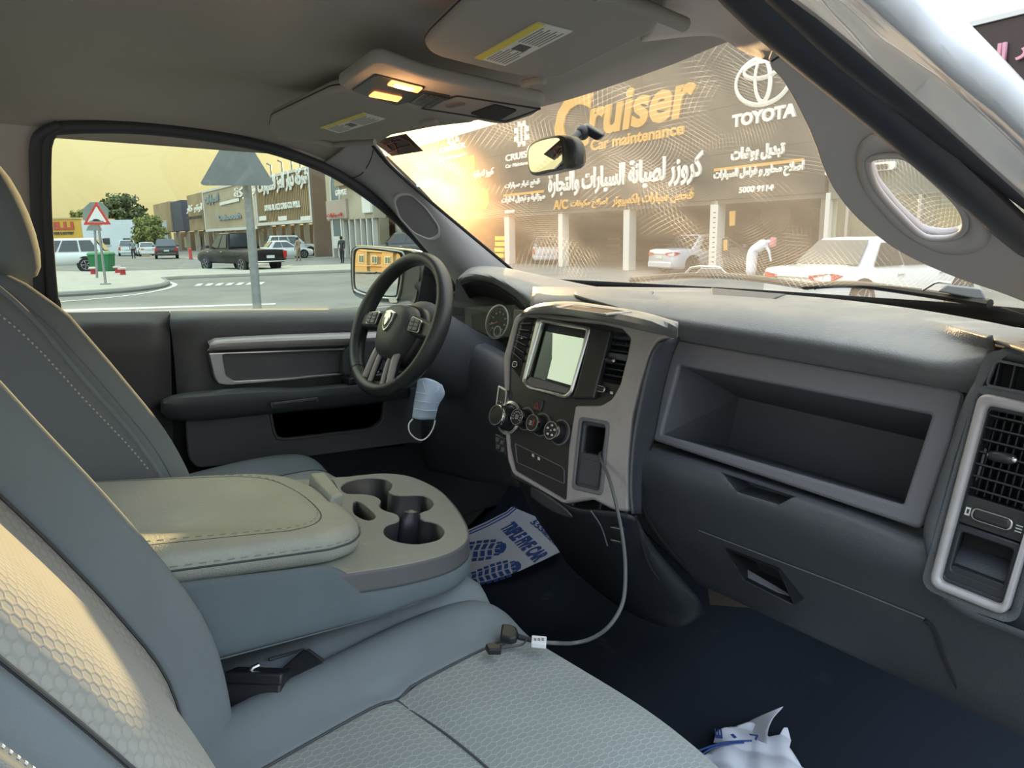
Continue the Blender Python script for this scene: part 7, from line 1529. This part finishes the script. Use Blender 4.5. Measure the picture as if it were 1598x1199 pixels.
tube('mirror_arm', [P(645, 440, x=-1.05), P(690, 455, x=-.86), P(720, 465, x=-.84)], .04, blk, dm, n=12, sq=(1, .8)); pl_q = P(700, 440, x=-.85)
hexa('mirror_sail', [P(a, b, x=x) for x in (-.87, -.85) for a, b in ((650, 480), (735, 480), (700, 410), (664, 398))], blk, dm, bevel=.004)
# sand coloured building behind the truck, seen in that mirror
rv = mirc-CAM; rv /= np.linalg.norm(rv); rf = rv-2*(rv@nm_)*nm_; rh = np.array((rf[0], rf[1], 0)); rh /= np.linalg.norm(rh)
bc = mirc+rh*34; bc[2] = EO[2]; fx = np.cross(rh, (0, 0, 1.)); BP = Plane(bc, fx, (0, 0, 1)); 
sb = thing('sand_building', 'sunlit sand coloured building with paired windows, seen only in the door mirror', 'building', tuple(bc))
BP = Plane(bc, -fx, (0, 0, 1)) if Plane(bc, fx, (0, 0, 1)).n@(mirc-bc) < 0 else BP
pbox('wall', BP, -9, 0, 9, 4.9, -8, 0, stucco, sb); pbox('tower', BP, -5.2, 0, -1.6, 6.1, -6, .5, stucco, sb); pbox('tower', BP, 3.4, 0, 7.5, 6.0, -6, .5, stucco, sb)
for x in (-3.4, .9, 5.4):
    f_ = pbox('window_frame', BP, x-.9, 1.9, x+.9, 3.7, .3, .62, pil_w, sb)
    for u in (-.42, .42): pbox('window_pane', BP, x+u-.34, 2.05, x+u+.34, 3.55, .6, .66, mat('greenish_pane', (.10, .16, .15), .2), f_)
for x in (-3.9, -3.4, -2.9, 4.9, 5.4, 5.9): pbox('roof_notch', BP, x-.12, 5.1, x+.12, 5.3, .5, .52, brown_w, sb)
for z in (4.6, 1.2): pbox('string_course', BP, -9, z, 9, z+.18, -.1, .62, mat('pale_sand', (.52, .40, .24), .9), sb)
# unseen pale block added on the passenger side to bounce light into the cab
AC = Plane(EW((30, -14, 0)), FH, EZ); AC = Plane(EW((30, -14, 0)), -FH, EZ) if AC.n@(CAM-AC.o) < 0 else AC
op = thing('added_bounce_block', 'long pale unseen block with windows, added behind the camera to bounce light', 'building', tuple(AC.o)); pbox('wall', AC, -35, 0, 35, 5, -8, 0, mat('pale_bounce_wall', (.60, .58, .54), .9), op)
for k in range(12): f_ = pbox('shop_window', AC, -33+k*5.6, .3, -29+k*5.6, 3.2, 0, .05, glassd, op); pbox('window_frame', AC, -33.1+k*5.6, 3.2, -28.9+k*5.6, 3.4, 0, .12, pil_w, f_)
# ------------------------------------------------------------------ wipers and hood outside the glass
hood_rows = [[(x, y, z+.02*math.cos(x*1.7)) for x in np.linspace(-.85, .85, 12)] for y, z in ((.66, .765), (.8, .775), (1.1, .78), (1.6, .73), (1.8, .64), (1.85, .4))]
ob = thing('truck_hood', 'white hood of the truck beyond the windshield', 'car hood', (0, 1.1, .7)); loft('hood_panel', hood_rows, body_w, ob, nu=20, nv=20, solid=.006)
def wiper(lbl, hx, tipx, y):
    t = thing('windshield_wiper', lbl, 'wiper', tuple(P(hx, 440, y=y)))
    A = [P(hx-22, 438, y=y), P(hx-10, 421, y=y), P(hx-2, 417, y=y), P(hx+22, 418, y=y)]
    return t, A
t = thing('windshield_wiper', 'windshield wiper at the middle of the glass with its long black blade lying flat', 'wiper', tuple(P(1110, 428, y=.63)))
tube('wiper_arm', [P(1066, 430, y=.63), P(1078, 418, y=.63), P(1090, 416, y=.63), P(1122, 417, y=.63), P(1134, 428, y=.63)], .0028, satin, t, n=8)
hexa('blade_holder', [P(a, b, y=y) for y in (.61, .64) for a, b in ((1084, 428), (1133, 428), (1126, 418), (1094, 418))], mat('wiper_grey', (.20, .21, .22), .45), t, bevel=.003)
tube('wiper_blade', cat_rom([P(a, b, y=y) for a, b, y in ((985, 437, .62), (1080, 430, .62), (1170, 434, .61), (1262, 447, .58))], 20), .0085, blk, t, n=8)
t = thing('windshield_wiper', 'windshield wiper at the passenger end of the glass with a grey holder', 'wiper', tuple(P(1500, 455, y=.40)))
tube('wiper_arm', [P(1440, 453, y=.42), P(1458, 442, y=.42), P(1466, 440, y=.42), P(1484, 442, y=.42)], .0024, satin, t, n=8)
hexa('blade_holder', [P(a, b, y=y) for y in (.39, .42) for a, b in ((1462, 455), (1540, 470), (1532, 450), (1478, 444))], mat('wiper_grey', (.20, .21, .22), .45), t, bevel=.003)
tube('wiper_blade', cat_rom([P(a, b, y=y) for a, b, y in ((1255, 447, .56), (1330, 444, .52), (1430, 456, .46), (1545, 474, .38))], 20), .0075, blk, t, n=8)
tube('orange_clip', [P(1271, 452, y=.55), P(1284, 441, y=.55)], .002, orange, t, n=6)
